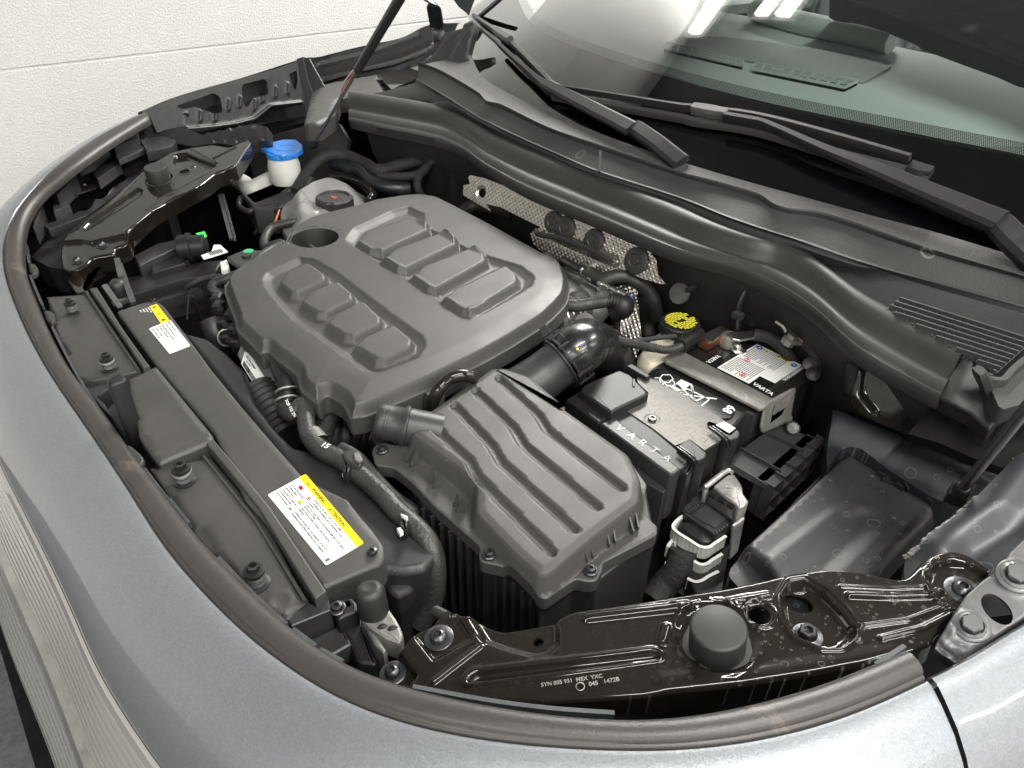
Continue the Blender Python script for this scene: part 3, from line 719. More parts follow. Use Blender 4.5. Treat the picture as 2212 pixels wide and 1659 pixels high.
mb=MB(); rails(mb,c2,su+[0,0,-.004],[(0,.004),(.06,-.004),(.5,-.007),(1,-.004),(1.1,-.02)],False); mb.build('lower_face',M['cowl'],cw,30)
mb=MB(); 
for p in (q('B',[(1722,930),(1715,1060)]),):
    a_=P(*p[0],.151);b_=P(*p[1],.129); sweep(mb,[a_,b_],[(-.002,-.004),(.002,-.004),(.002,.003),(-.002,.003)])
mb.build('joint_rib',M['cowl'],cw,0)
# seal
cs=thing('scuttle_seal','thick black rubber seal snaking along the front of the scuttle panel','rubber seal',(-.7,.75,.1))
mb=MB(); rails(mb,su,sl_,[(0,-.02),(0,0),(.05,.009),(.14,.016),(.24,.018),(.36,.016),(.47,.009),(.54,.002),(.60,.000),(.68,.004),(.78,.0045),(.86,.001),(.90,-.001),(.95,.001),(1,-.002),(1,-.02)]); mb.build('bulb',M['rubber'],cs,60)
# seal end clip at the near side
# ================================================================== BAY TUB
def drop(name,path,depth,m_,parent=None,out=0):
    V=[];F=[];n=len(path)
    for p in path: V+=[p,(p[0],p[1],p[2]-depth)]
    for i in range(n-1): F.append((2*i,2*i+1,2*i+3,2*i+2))
    return link(name,V,F,m_,parent,60)
tub=thing('engine_bay','dark inner walls and floor of the engine bay','engine bay',(-.8,.5,-.4))
pA=P(*q1('A',150,1600),.015); kA=int(np.argmin(np.linalg.norm(si-pA,axis=1)))
wl_=[]
for i_,p in enumerate(si):
    t=np.clip((kA-i_)/8,0,1); o_=so[i_]-si[i_]; o_[2]=0; o_/=np.linalg.norm(o_); wl_.append(p+o_*(.075*t)+np.array([0,0,-.012-.03*t]))
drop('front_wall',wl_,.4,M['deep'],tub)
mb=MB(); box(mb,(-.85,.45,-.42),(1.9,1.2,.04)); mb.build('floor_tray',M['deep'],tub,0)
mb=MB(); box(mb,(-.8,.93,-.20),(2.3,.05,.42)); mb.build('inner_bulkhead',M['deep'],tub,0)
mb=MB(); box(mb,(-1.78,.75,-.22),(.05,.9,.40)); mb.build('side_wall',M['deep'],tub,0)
# bulkhead face under the rubber seal
mb=MB(); rails(mb,sl_+[0,.035,.0],sl_+np.array([0,.11,-.24]),[(0,0),(.02,-.004),(.3,-.01),(.6,-.004),(1,-.02)],False); mb.build('bulkhead_face',M['matblack'],tub,60)
# engine block mass
eng=thing('engine_block','dark engine block and manifold under the grey cover','engine',(-.85,.5,-.1))
mb=MB(); rr=random.Random(3)
box(mb,(-.85,.5,-.22),(.36,.36,.36),bev=.02)
for k in range(60):
    x=-.85+rr.uniform(-.22,.22); y=.5+rr.uniform(-.22,.22); box(mb,(x,y,-.15+rr.uniform(-.1,.06)),(rr.uniform(.02,.07),rr.uniform(.02,.06),rr.uniform(.03,.1)),bev=.004)
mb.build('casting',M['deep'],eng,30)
# ================================================================== A. RADIATOR COVER
Z0=hz(0)
rc=thing('radiator_cover','long grained grey plastic cover over the radiator with two warning labels','cover',(-.75,.13,0))
main=q('D',[(715,435),(868,385),(965,370),(1005,397),(1130,560),(1300,790),(1480,1010),(1700,1265),(1880,1465)])+q('H',[(170,0),(255,110),(330,195),(395,285),(400,350),(370,405),(305,428),(180,480),(30,545)])+q('G',[(1995,550),(1500,0)])+q('D',[(1310,1180),(960,768)])
main=rnd(main,[2,2,5,5,4,4,4,4,4,4,4,4,6,8,8,8,4,2,2,2,2,2],4)
sheet('main_cover',Z0,main,M['plastic'],rc,step=.006,skirt=.03,edge=.004,feats=[])
RCB=bvh(rc.children[0])
flank=q('D',[(1080,520),(1180,575),(1280,600),(1400,690),(1510,800),(1545,905),(1560,980),(1700,1160),(1810,1265),(1920,1290),(2060,1330),(2212,1460)])+q('H',[(560,100),(700,180),(742,240),(735,330),(640,430),(540,445),(380,440),(280,410),(100,150)])
FZ=hz(-.028)
sheet('side_flank',FZ,rnd(flank,6,4),M['plastic2'],rc,step=.009,skirt=.06,edge=.008)
lowr=q('H',[(30,560),(310,440),(400,470),(560,440),(600,500),(560,560),(480,600),(420,560),(400,520),(60,650)])
sheet('lower_duct',hz(-.05),rnd(lowr,5,3),M['matblack'],rc,step=.009,skirt=.08,edge=.006)
ZP=hz(-.006)
pa=q('D',[(285,345),(520,328),(560,345),(730,600),(862,800),(740,830),(505,872),(440,775),(350,590)])
sheet('far_plate',ZP,pa,M['plastic'],rc,step=.008,skirt=.012,edge=.002,feats=[Fl(ZP,q('D',[(350,485),(520,440)]),.003,-.0015,.002),Fl(ZP,q('D',[(515,860),(640,815)]),.003,-.0015,.002),Fl(ZP,q('D',[(340,560),(560,545)]),.03,.0012,.03)])
pb=q('D',[(920,1400),(1060,1375),(1190,1345),(1290,1330),(1640,1745)])+q('G',[(1880,640),(1770,740),(1560,640),(1420,420),(1330,350),(1180,185)])
sheet('near_plate',ZP,pb,M['plastic'],rc,step=.008,skirt=.012,edge=.002,feats=[Fl(ZP,q('D',[(1030,1560),(1200,1470)]),.003,-.0015,.002),Fp(ZP,rnd(q('G',[(1175,190),(1250,185),(1345,290),(1330,350),(1290,330)]),5),-.003,.003),Fl(ZP,q('G',[(1720,630)]),.011,.0012,.002),Fl(ZP,q('G',[(1720,630)]),.009,-.0012,.002)])
# raised ridges along both plates
def ridge(pts,wpx0,z,h,m_=M['plastic'],name='ridge',bev=.002):
    mb=MB(); A,B=pts; pl=hz(z); prism(mb,pl,list(A)+list(B)[::-1],-.02,h,bev); return mb.build(name,m_,rc,30)
ridge((q('D',[(555,312),(735,575),(885,802)]),q('D',[(600,304),(760,560),(925,790)])),0,0,.004)
ridge((q('D',[(522,330),(700,600),(842,805)]),q('D',[(540,322),(722,590),(862,802)])),0,-.006,.004)
ridge((q('D',[(1270,1262),(1500,1545),(1590,1659)])+q('G',[(1940,640)]),q('D',[(1318,1240),(1560,1530),(1665,1659)])+q('G',[(2010,590)])),0,0,.004)
ridge((q('D',[(1240,1335),(1560,1735)])+q('G',[(1860,640)]),q('D',[(1262,1330),(1590,1730)])+q('G',[(1895,640)])),0,-.006,.003)
mb=MB(); prism(mb,hz(-.008),q('G',[(1760,745),(1900,640),(1950,660),(2015,600),(2035,690),(1790,790)]),-.05,0,.002); mb.build('end_block',M['plastic2'],rc,30)
# latch plate with rolled lip
ZL=hz(.004)
lp=q('D',[(782,855),(960,768),(1305,1188),(1312,1228),(975,1368),(935,1318),(850,1200),(828,1080)])
sheet('latch_plate',ZL,rnd(lp,[3,3,3,5,6,6,4,4],4),M['plastic'],rc,step=.007,skirt=.03,edge=.005)
mb=MB(); prism(mb,hz(-.012),q('D',[(500,880),(640,830),(740,850),(650,930),(590,960),(640,1000),(690,1090),(620,1030),(560,960)]),-.03,0,.002); mb.build('latch_surround',M['plastic2'],rc,30)
# lever standing in the slot
lv=thing('latch_lever','upright black plastic lever standing in the slot of the radiator cover','lever',(-.9,.1,0))
mb=MB(); tp=hz(.058); t_=[tp.px(*p) for p in q('D',[(650,850),(735,812),(770,835),(775,860),(690,890),(655,885)])]
prism(mb,tp,rnd(t_,.003,3),-.085,0,.003,raw=True); mb.build('handle',M['black'],lv,40)
mb=MB(); prism(mb,hz(-.02),q('D',[(690,1000),(800,1040),(840,1160),(760,1200),(640,1050)]),-.04,0,.003); mb.build('foot',M['matblack'],lv,30)
# sprung bolts
def spring_bolt(u,v,z,s,label,nut=True,tilt=(0,0,1)):
    c=P(u,v,z); t=thing('spring_bolt',label,'bolt',c,'sprung bolts on the radiator cover')
    mb=MB(); lathe(mb,c,[(.0,0),(.0115*s,0),(.0115*s,.0012),(.009*s,.002),(.004,.0022)],tilt,20); mb.build('washer',M['darksteel'],t)
    mb=MB(); 
    for k in range(4): ring(mb,c+np.array([.0006*math.sin(k*2),0,.0035*s+k*.0026*s]),.0078*s,.0012*s,tilt,20,6)
    mb.build('spring',M['dullgrey'],t)
    if nut:
        mb=MB(); cc=c+np.array([0,0,.0135*s]); ring(mb,cc,.0085*s,.0016*s,(.15,-.1,1),20,6); lathe(mb,cc+np.array([-.006*s,0,.0]),[(.0062*s,0),(.0062*s,.002)],(.1,0,1),6); mb.build('clip_nut',M['steel'],t,30)
    mb=MB(); cc=c+np.array([0,0,.0155*s]); lathe(mb,cc,[(.0095*s,0),(.0095*s,.0015),(.0062*s,.0022)],(-.06,.06,1),22); lathe(mb,cc+[0,0,.0018],[(.0058*s,0),(.0058*s,.0058*s),(.005*s,.0066*s),(.0036*s,.0066*s),(.0032*s,.003*s),(0,.003*s)],(-.06,.06,1),6); mb.build('hex_head',M['black'],t,30)
for (reg,x,y,s,l,nut) in (('D',447,440,.82,'dark hex bolt on a short spring at the far end of the radiator cover',False),('D',675,788,.9,'hex bolt with clip nut and spring between the far end and the latch lever',True),('D',1135,1480,1.0,'hex bolt with clip nut and spring just past the latch plate',True),('G',1580,525,1.0,'hex bolt leaning on its spring at the near end of the radiator cover',False)):
    u,v=q1(reg,x,y); spring_bolt(u,v,-.005,s,l,nut)
def screw(pl_or_z,u,v,r,label,parent=None,m_=M['darksteel'],washer=0,name='screw',axis=(0,0,1)):
    c=P(u,v,pl_or_z) if not isinstance(pl_or_z,np.ndarray) else pl_or_z
    mb=MB(); pr=[]
    if washer: pr=[(washer,0),(washer,.0012),(washer*.93,.0018),(r*1.25,.002)]
    pr+=[(r,.002),(r*1.0,.0032),(r*.85,.0048),(r*.45,.0056)]
    star=[(r*.42,.0056),(r*.36,.0022),(0,.0022)]
    lathe(mb,c,pr+star,axis,24); 
    mb2=lathe(mb,c,[(r*.16,.0023),(r*.16,.0034),(0,.0034)],axis,6)
    o=mb.build(name,m_,parent,35)
    if not parent: tag(o,label,'screw')
    return o
u,v=q1('H',322,342); screw(0.0,u,v,.005,None,rc)
u,v=q1('D',945,382); screw(-.002,u,v,.004,None,rc)
# ------------------------------------------------------------------ labels
def decal(name,B,quad,m_,parent,lift=.0006,r=0,n=4):
    """thin printed film: quad corners in sight coords laid on the surface below"""
    pts=[hit(B,*p,lift) for p in quad]
    c=sum(pts)/len(pts); return pts
def film(name,pl,pts,m_,parent=None,t=.0003,r=0,raw=False):
    p=[pl.px(*a[:2]) for a in pts] if not raw else pts
    if r: p=rnd(p,r,4)
    mb=MB(); prism(mb,pl,p,-.0005,t,0,raw=True); return mb.build(name,m_,parent,0)
class Quad:
    """unit square coordinates on a plane quadrilateral: (0,0)=first corner, x to second, y to fourth"""
    def __init__(s,pl,c): s.pl=pl; s.c=[pl.px(*p) for p in c]
    def at(s,x,y):
        a,b,c,d=s.c; return (a*(1-x)+b*x)*(1-y)+(d*(1-x)+c*x)*y
    def w(s,x,y,h=0): p=s.at(x,y); return s.pl.w(p[0],p[1],h)
    def rect(s,x0,y0,x1,y1): return [s.at(x0,y0),s.at(x1,y0),s.at(x1,y1),s.at(x0,y1)]
    def xd(s): return s.w(1,.5)-s.w(0,.5)
    def yl(s): return np.linalg.norm(s.w(.5,1)-s.w(.5,0))
    def xl(s): return np.linalg.norm(s.xd())
    def text(s,t,x,y,size,m_,parent,name='lettering',h=.0004,align='LEFT',rot=False):
        xd=s.xd()
        if rot: xd=s.w(.5,1)-s.w(.5,0)
        return text(name,t,size,s.w(x,y,h),xd,s.pl.n,m_,parent,.0001,align)
    def bars(s,mb,x0,x1,y,th,rg,words=True,h=.0004,g=.012):
        x=x0
        while x<x1-.01:
            L=rg.uniform(.02,.07)/max(.2,s.xl()/.08) if words else x1-x
            e=min(x+L,x1); prism(mb,s.pl,s.rect(x,y,e,y+th),-.0002,h,raw=True); x=e+g
wl1=thing('warning_label','white warning label with yellow WARNING ATTENTION strip near the big cover screw','label',(-.5,.15,0))
WQ=Quad(hz(.0003),[q1('D',1645,1566),q1('G',2003,415),q1('H',270,278),q1('D',1878,1440)])
film('paper',WQ.pl,rnd(WQ.rect(0,0,1,1),.002,4),M['paper'],wl1,raw=True)
film('yellow_strip',hz(.0007),rnd(WQ.rect(0,.82,1,1),[0,0,.002,.002],3),M['yellow'],wl1,raw=True)
L_=WQ.xl();H_=WQ.yl()
WQ.text('WARNING',.20,.86,H_*.125,M['ink'],wl1,h=.0009); WQ.text('ATTENTION',.50,.86,H_*.125,M['ink'],wl1,h=.0009)
def tri(qd,x,y,s_,m_,parent,h=.0006,name='warning_triangle'):
    k=qd.yl()/qd.xl(); mb=MB(); prism(mb,qd.pl,[qd.at(x-s_*k*.6,y),qd.at(x+s_*k*.6,y),qd.at(x,y+s_)],-.0002,h,raw=True); return mb.build(name,m_,parent,0)
tri(WQ,.13,.86,.10,M['ink'],wl1,.0009); tri(WQ,.13,.878,.05,M['yellow'],wl1,.0011,'triangle_mark')
WQ.text('!',.124,.880,H_*.05,M['ink'],wl1,h=.0013)
lines=[(.33,.74,'RADIATOR FAN MAY START AT ANY TIME.'),(.33,.665,'Le ventilateur de radiateur peut se declencher a tout'),(.33,.60,'moment.'),(.33,.52,'HIGH VOLTAGE. SWITCH OFF ENGINE BEFORE TOUCHING'),(.33,.455,'IGNITION SYSTEM.'),(.33,.39,'Haute tension, arreter le moteur avant de toucher a'),(.33,.33,"l'allumage."),(.33,.21,'OVERFILLED ENGINE OIL CAN DAMAGE CATALYST.'),(.33,.14,"Remplissage excessif d'huile dangereux pour le catalyseur.")]
for x,y,t in lines: WQ.text(t,x,y,H_*.066,M['ink'],wl1)
for i,t in enumerate(['HOT PARTS IN MOTOR','COMPARTMENT.','MOVING PARTS.','Composants tres chauds dans','le compartiment moteur.','Pieces en mouvement.']): WQ.text(t,.03,.56-.075*i,H_*.06,M['ink'],wl1)
mb=MB(); prism(mb,WQ.pl,WQ.rect(.215,.05,.221,.60),-.0001,.0004,raw=True); prism(mb,WQ.pl,WQ.rect(.24,.27,.93,.277),-.0001,.0004,raw=True); mb.build('rule',M['greyink'],wl1,0)
c=WQ.w(.12,.70); mb=MB(); lathe(mb,c,[(H_*.085,0),(H_*.085,.0004),(H_*.068,.0004),(H_*.068,0)],(0,0,1),28); prism(mb,WQ.pl,WQ.rect(.085,.69,.155,.705),0,.0006,raw=True); mb.build('no_touch_sign',M['red'],wl1,0)
mb=MB(); prism(mb,WQ.pl,WQ.rect(.10,.66,.14,.74),0,.0003,raw=True); mb.build('hand_sign',M['ink'],wl1,0)
tri(WQ,.28,.63,.14,M['red'],wl1); tri(WQ,.28,.65,.095,M['paper'],wl1,.0008,'triangle_mark'); mb=MB(); lathe(mb,WQ.w(.28,.685),[(H_*.03,0),(H_*.03,.001)],(0,0,1),8); mb.build('fan_sign',M['ink'],wl1,0)
tri(WQ,.27,.43,.14,M['ink'],wl1); tri(WQ,.27,.447,.105,M['yellow'],wl1,.0008,'triangle_mark'); WQ.text('!',.265,.45,H_*.08,M['ink'],wl1,h=.001)
mb=MB(); prism(mb,WQ.pl,WQ.rect(.26,.17,.30,.21),0,.0004,raw=True); mb.build('oil_can_sign',M['ink'],wl1,0)
mb=MB(); prism(mb,WQ.pl,WQ.rect(.945,.05,.975,.16),0,.0004,raw=True); mb.build('book_sign',M['greyink'],wl1,0)
wl2=thing('refrigerant_label','small white and yellow label near the far corner of the radiator cover','label',(-.85,.2,0))
YQ=Quad(hz(.0003),[q1('D',985,512),q1('D',920,405),q1('D',962,396),q1('D',1043,500)])
YQ=Quad(hz(.0003),[q1('D',918,408),q1('D',988,512),q1('D',1045,498),q1('D',964,394)])
film('yellow_strip',YQ.pl,YQ.rect(0,0,1,1),M['yellow'],wl2,raw=True); tri(YQ,.13,.3,.5,M['ink'],wl2); YQ.text('A',.5,.25,YQ.yl()*.6,M['ink'],wl2); tri(YQ,.87,.3,.5,M['ink'],wl2)
BQ=Quad(hz(.0003),[q1('D',850,430),q1('D',930,525),q1('D',988,514),q1('D',918,408)])
for i,t in enumerate(['R1234yf   450g','PAG SP-A2','SAE J639','type A']): BQ.text(t,.05,.78-.24*i,BQ.yl()*.2,M['whiteink'],wl2)
PQ=Quad(hz(.0003),[q1('D',915,545),q1('D',1042,700),q1('D',1170,650),q1('D',1048,492)])
film('paper',PQ.pl,rnd(PQ.rect(0,0,1,1),.0015,3),M['paper'],wl2,raw=True)
for i,t in enumerate(['Engine oil  Huile moteur','Use only recommended oil grade','Utiliser uniquement huile recommandee','VW 508 00 / VW 504 00','See manual  Voir manuel','Consult  Consulter notice']): PQ.text(t,.04,.84-.15*i,PQ.yl()*(.10 if i!=3 else .12),M['greyink'],wl2)
# ================================================================== B. ENGINE COVER
ZC=hz(.004)
co_out=q('D',[(2212,1095),(2150,1108),(2120,1040),(2100,1010),(2020,965),(1990,975),(1960,1020),(1845,935),(1828,845),(1800,815),(1690,735),(1645,690),(1605,712),(1450,555),(1448,505),(1420,440),(1378,320),(1382,275),(1430,225),(1560,145),(1710,50)])+q('A',[(1740,1530),(1770,1450),(1900,1370),(2212,1290)])+q('B',[(330,1262),(540,1230),(640,1228),(740,1245),(850,1300),(1100,1432),(1400,1600)])+q('E',[(1290,50),(1450,135),(1505,180),(1538,290),(1530,375),(1490,430),(1400,520),(1200,650),(1000,765),(700,915),(400,1045),(280,1092),(215,1102)])
eo=[ZC.px(*p) for p in co_out]
eo=rnd(eo,.012,4)
ec=thing('engine_cover','large matt grey-black engine cover with two rows of moulded ribs and round oil filler opening','engine cover',(-.87,.48,0))
ZT=hz(.024); ZR=hz(.034)
rec1=q('D',[(1612,232),(1640,190),(1840,98),(1925,106)])+q('E',[(100,185),(430,440),(632,582),(650,640),(595,718),(345,808),(275,795),(0,598)])+q('D',[(1790,480),(1630,290)])
rec2=q('B',[(158,1465),(205,1395),(440,1288),(545,1262),(640,1305)])+q('E',[(640,-95),(940,60),(1240,152),(1318,215),(1305,270),(1200,335),(1000,445),(900,462),(860,450),(740,368),(540,232),(370,125),(280,75)])+q('B',[(170,1485)])
smallr=[q('D',[(1698,262),(1740,195),(1870,135),(1920,138),(2015,205),(2020,245),(1830,330),(1775,328)]),q('D',[(1828,385),(1880,320),(2050,245),(2100,248),(2185,325),(2188,365),(2000,455),(1935,452)]),q('E',[(15,515),(70,450),(240,368),(290,372),(395,470),(392,515),(210,598),(140,592)]),q('E',[(188,655),(245,590),(430,512),(475,514),(588,605),(580,660),(395,745),(330,742)])]
bigr=[q('B',[(205,1490),(260,1425),(545,1330),(595,1330),(680,1378),(685,1420),(390,1555),(290,1545)]),q('B',[(365,1602),(430,1530),(750,1418),(800,1425),(855,1468),(858,1510),(535,1664),(465,1658)]),q('E',[(542,232),(605,160),(925,38),(975,42),(1035,90),(1045,135),(715,320),(650,308)]),q('E',[(735,372),(800,298),(1110,152),(1165,155),(1235,212),(1238,270),(930,462),(860,448)])]
hc=ZT.px(*q1('A',1935,1448)); hr=.0375
feats=[dict(k='poly',p=np.array(eo),h=.003,w=.040,s=.9),dict(k='poly',p=np.array(eo),h=.017,w=.010,s=.6,o=-.002),dict(k='poly',p=np.array(eo),h=-.002,w=.002,s=.3,o=0),
 Fp(ZT,rnd(rec1,4,3),-.0022,.0022,.3),Fp(ZT,rnd(rec1,4,3),-.004,.012,.5),Fp(ZT,rnd(rec2,4,3),-.0022,.0022,.3),Fp(ZT,rnd(rec2,4,3),-.005,.014,.5),
 dict(k='line',p=np.array([hc]),r=hr+.008,h=-.0015,w=.002,s=.3)]
for p in smallr: feats.append(Fp(hz(.027),rnd(p,2.5,3),.0115,.0065,.2))
for p in bigr: feats.append(Fp(hz(.027),rnd(p,3,3),.0140,.0085,.2))
hole=[hc+np.array([math.cos(a),math.sin(a)])*hr for a in np.linspace(0,2*math.pi,41)[:-1]]
sheet('cover_shell',ZC,eo,M['plastic'],ec,feats=feats,holes=[hole],step=.0038,skirt=.022,hskirt=.006,smooth=30,raw=True)
cp=ZT.w(hc[0],hc[1],-.004)
mb=MB(); lathe(mb,cp+[0,0,-.055],[(.0,0),(.024,0.002),(.028,.02),(hr,.055)],(0,0,1),40,cap=False); 
fn=mb.build('filler_well',M['black'],ec)
oc=thing('oil_cap','dark oil filler cap with a raised grip deep in the round opening','cap',cp-np.array([0,0,.04]))
mb=MB(); lathe(mb,cp+[0,0,-.042],[(.024,0),(.024,.010),(.021,.012)],(0,0,1),24,fx=lambda t:1+.05*math.cos(8*t)); box(mb,cp+[0.004,-.006,-.022],(.034,.007,.018),bev=.002); mb.build('grip',M['plastic2'],oc,30)
# ================================================================== C. AIR FILTER BOX
af=thing('air_filter_box','big grey-black air filter box with stepped ridges on its lid and finned sides','air filter box',(-.4,.42,0))
ZF=hz(-.014)
fl=q('E',[(322,1300),(340,1255),(400,1238),(470,1275)])+q('E',[(700,1480),(900,1659)])+q('H',[(800,120),(930,200)])
flange=q('E',[(318,1300),(332,1262),(395,1240),(470,1262),(640,1100),(1000,800),(1150,790),(1400,960),(1900,1350),(2010,1500)])+q('H',[(1980,95),(2075,170),(2072,222),(1740,395),(1735,440),(1700,508),(1640,512),(1570,495),(1385,622),(1340,600),(1150,425),(1090,410),(985,388),(975,340),(985,300),(960,272),(700,45)])+q('E',[(560,1480),(450,1395),(340,1380)])
base=q('E',[(480,1215),(600,1095),(780,985),(920,890),(1050,790),(1170,790),(1390,960),(1910,1340),(1985,1500)])+q('H',[(1975,60),(1925,110),(1680,270),(1380,520),(1350,520),(1220,420),(900,110),(760,0)])+q('E',[(640,1380),(500,1280)])
top=q('E',[(560,1150),(640,1070),(780,975),(920,880),(1050,785),(1150,780),(1370,940),(1900,1315),(1975,1470)])+q('H',[(1965,20),(1905,65),(1660,250),(1440,440),(1385,470),(1340,460),(1200,340),(960,90)])+q('E',[(960,1500),(860,1400),(560,1190)])
ZLd=hz(.010)
Tt=[ZLd.px(*p) for p in top]; Bb=[ZF.px(*p) for p in base]
A_=[ZLd.px(*p) for p in q('E',[(1075,820),(1330,1050),(1385,1140),(1870,1520)])]
chan=[]
def ch(pts,r,h,w,z=.010):
    pl=hz(z); return dict(k='line',p=np.array([pl.px(*p) for p in pts]),r=r,h=h,w=w,s=.3)
chans=[ch(q('E',[(1100,850),(1335,1065),(1395,1165),(1850,1520)]),.0062,-.0055,.0032),
 ch(q('E',[(955,925),(1185,1145),(1245,1250)])+q('H',[(1700,50)]),.0062,-.0055,.0032),
 ch(q('E',[(825,1015),(1050,1255),(1110,1360)])+q('H',[(1560,190)]),.0062,-.0055,.0032),
 ch(q('E',[(680,1130),(910,1345),(965,1450)])+q('H',[(1420,330)]),.0062,-.0055,.0032)]
ups=[ch(q('E',[(1060,880),(1290,1090),(1350,1180),(1800,1530)]),.004,.003,.004),ch(q('E',[(915,960),(1140,1180),(1200,1290)])+q('H',[(1640,75)]),.004,.003,.004),ch(q('E',[(785,1050),(1010,1290),(1060,1400)])+q('H',[(1500,220)]),.004,.003,.004)]
fe=[dict(k='poly',p=np.array(rnd(Tt,.006,4)),h=.022,w=.006,s=.4,o=.005),dict(k='poly',p=np.array(rnd(Tt,.006,4)),h=.002,w=.010,s=.9,o=.0)]+chans
sheet('lid',ZF,[tuple(p) for p in rnd([ZF.px(*p) for p in flange],.004,3)],M['plastic'],af,feats=fe,step=.003,skirt=.014,smooth=32,raw=True,edge=.0015)
bd=q('H',[(640,60),(960,290),(1000,400),(1150,450),(1370,650),(1560,520),(1700,520),(2060,240)])+q('E',[(2000,1500),(1400,1000),(900,900),(450,1350)])
mb=MB(); prism(mb,hz(-.03),[p for p in bd],-.24,0,.003); mb.build('body',M['black'],af,30)
# body ribs
mb=MB()
for k in range(14):
    t=k/13; a=np.array(q1('H',640,60))*(1-t)+np.array(q1('H',1370,650))*t; c=P(a[0],a[1],-.03); 
    if k%1==0: box(mb,c+np.array([0,-.001,-.1]),(.0025,.006,.2))
mb.build('body_rib',M['matblack'],af,0)
# fins around the lid
def fin(a,b,name='fin'):
    pa_=P(*a,-.013); pb_=P(*b,.006); mb=MB()
    d=pb_-pa_; d[2]=0; L=np.linalg.norm(d); d/=L+1e-9; s_=np.array([-d[1],d[0],0])*.0008
    q4=[pa_,pa_+np.array([0,0,.005]),pb_,np.array([pb_[0],pb_[1],-.013])]
    V=[p+s_ for p in q4]+[p-s_ for p in q4]; mb.add(V,[(0,1,2,3),(7,6,5,4),(0,4,5,1),(1,5,6,2),(2,6,7,3)]); mb.build(name,M['plastic'],af,0)
for a,b in ((('E',525,1365),('E',570,1265)),(('E',555,1395),('E',600,1290)),(('E',665,1495),('E',700,1400)),(('E',700,1525),('E',738,1428)),(('E',815,1640),('E',855,1555)),(('H',840,85),('H',890,5)),(('H',975,205),('H',1010,140)),(('H',1010,240),('H',1050,180)),(('H',1150,380),('H',1185,325)),(('H',1180,405),('H',1220,365)),
            (('H',1500,490),('H',1465,430)),(('H',1540,465),('H',1505,385)),(('H',1645,400),('H',1612,290)),(('H',1680,375),('H',1648,255)),(('H',1780,305),('H',1750,160)),(('H',1815,285),('H',1790,120)),(('H',1925,225),('H',1880,40)),(('H',1955,200),('H',1925,0))):
    fin(q1(*a),q1(*b))
for r_,x,y,sc in (('E',382,1292,.006),('H',1040,350,.006),('H',1665,448,.006)):
    u,v=q1(r_,x,y); screw(-.012,u,v,.0048,None,af,washer=.0068)
# ================================================================== D. NEAR HEADLAMP BRACKET
def slope_plane(a,b):
    """plane through two sight points with heights, level across"""
    A=P(*a);B=P(*b); d=B-A; d/=np.linalg.norm(d); p=np.cross((0,0,1),d); p/=np.linalg.norm(p); n=np.cross(d,p); 
    if n[2]<0: n=-n
    return Pl(A,n)
def Fc(pl,u,v,r,h,w,s=.4): return dict(k='line',p=np.array([pl.px(u,v)]),r=r,h=h,w=w,s=s)
def circ(pl,u,v,r,n=28,ry=None,ang=0):
    c=pl.px(u,v); ry=ry or r; ca,sa=math.cos(ang),math.sin(ang)
    return [c+np.array([math.cos(t)*r*ca-math.sin(t)*ry*sa,math.cos(t)*r*sa+math.sin(t)*ry*ca]) for t in np.linspace(0,2*math.pi,n+1)[:-1]]
NB=slope_plane(q1('H',725,850)+(.0,),q1('I',1835,545)+(.055,))
nb=thing('headlamp_bracket','glossy black stamped steel bracket with dried water rings along the near side','bracket',P(*q1('I',330,850),.02))
out=q('H',[(345,1030),(500,925),(560,838),(690,765),(725,722),(775,722),(800,698),(840,695),(880,718),(915,712),(965,728),(1045,772),(1120,795),(1260,775),(1455,745),(1500,718),(1560,692),(1900,645)])+q('I',[(60,600),(370,552),(620,500),(760,462),(930,440),(1000,430),(1090,432),(1260,458),(1400,490),(1470,495),(1515,465),(1600,370),(1690,328),(1770,318),(1860,338),(2030,440),(1960,560),(1830,690),(1700,820),(1640,900),(1500,950),(1250,1020),(900,1085),(500,1145),(0,1195)])+q('H',[(2000,1215),(1700,1235),(1400,1255),(1000,1240),(700,1200),(545,1155),(430,1110)])
OP=[NB.px(*p) for p in out]; OP=rnd(OP,.006,4)
px=lambda reg,pts:q(reg,pts)
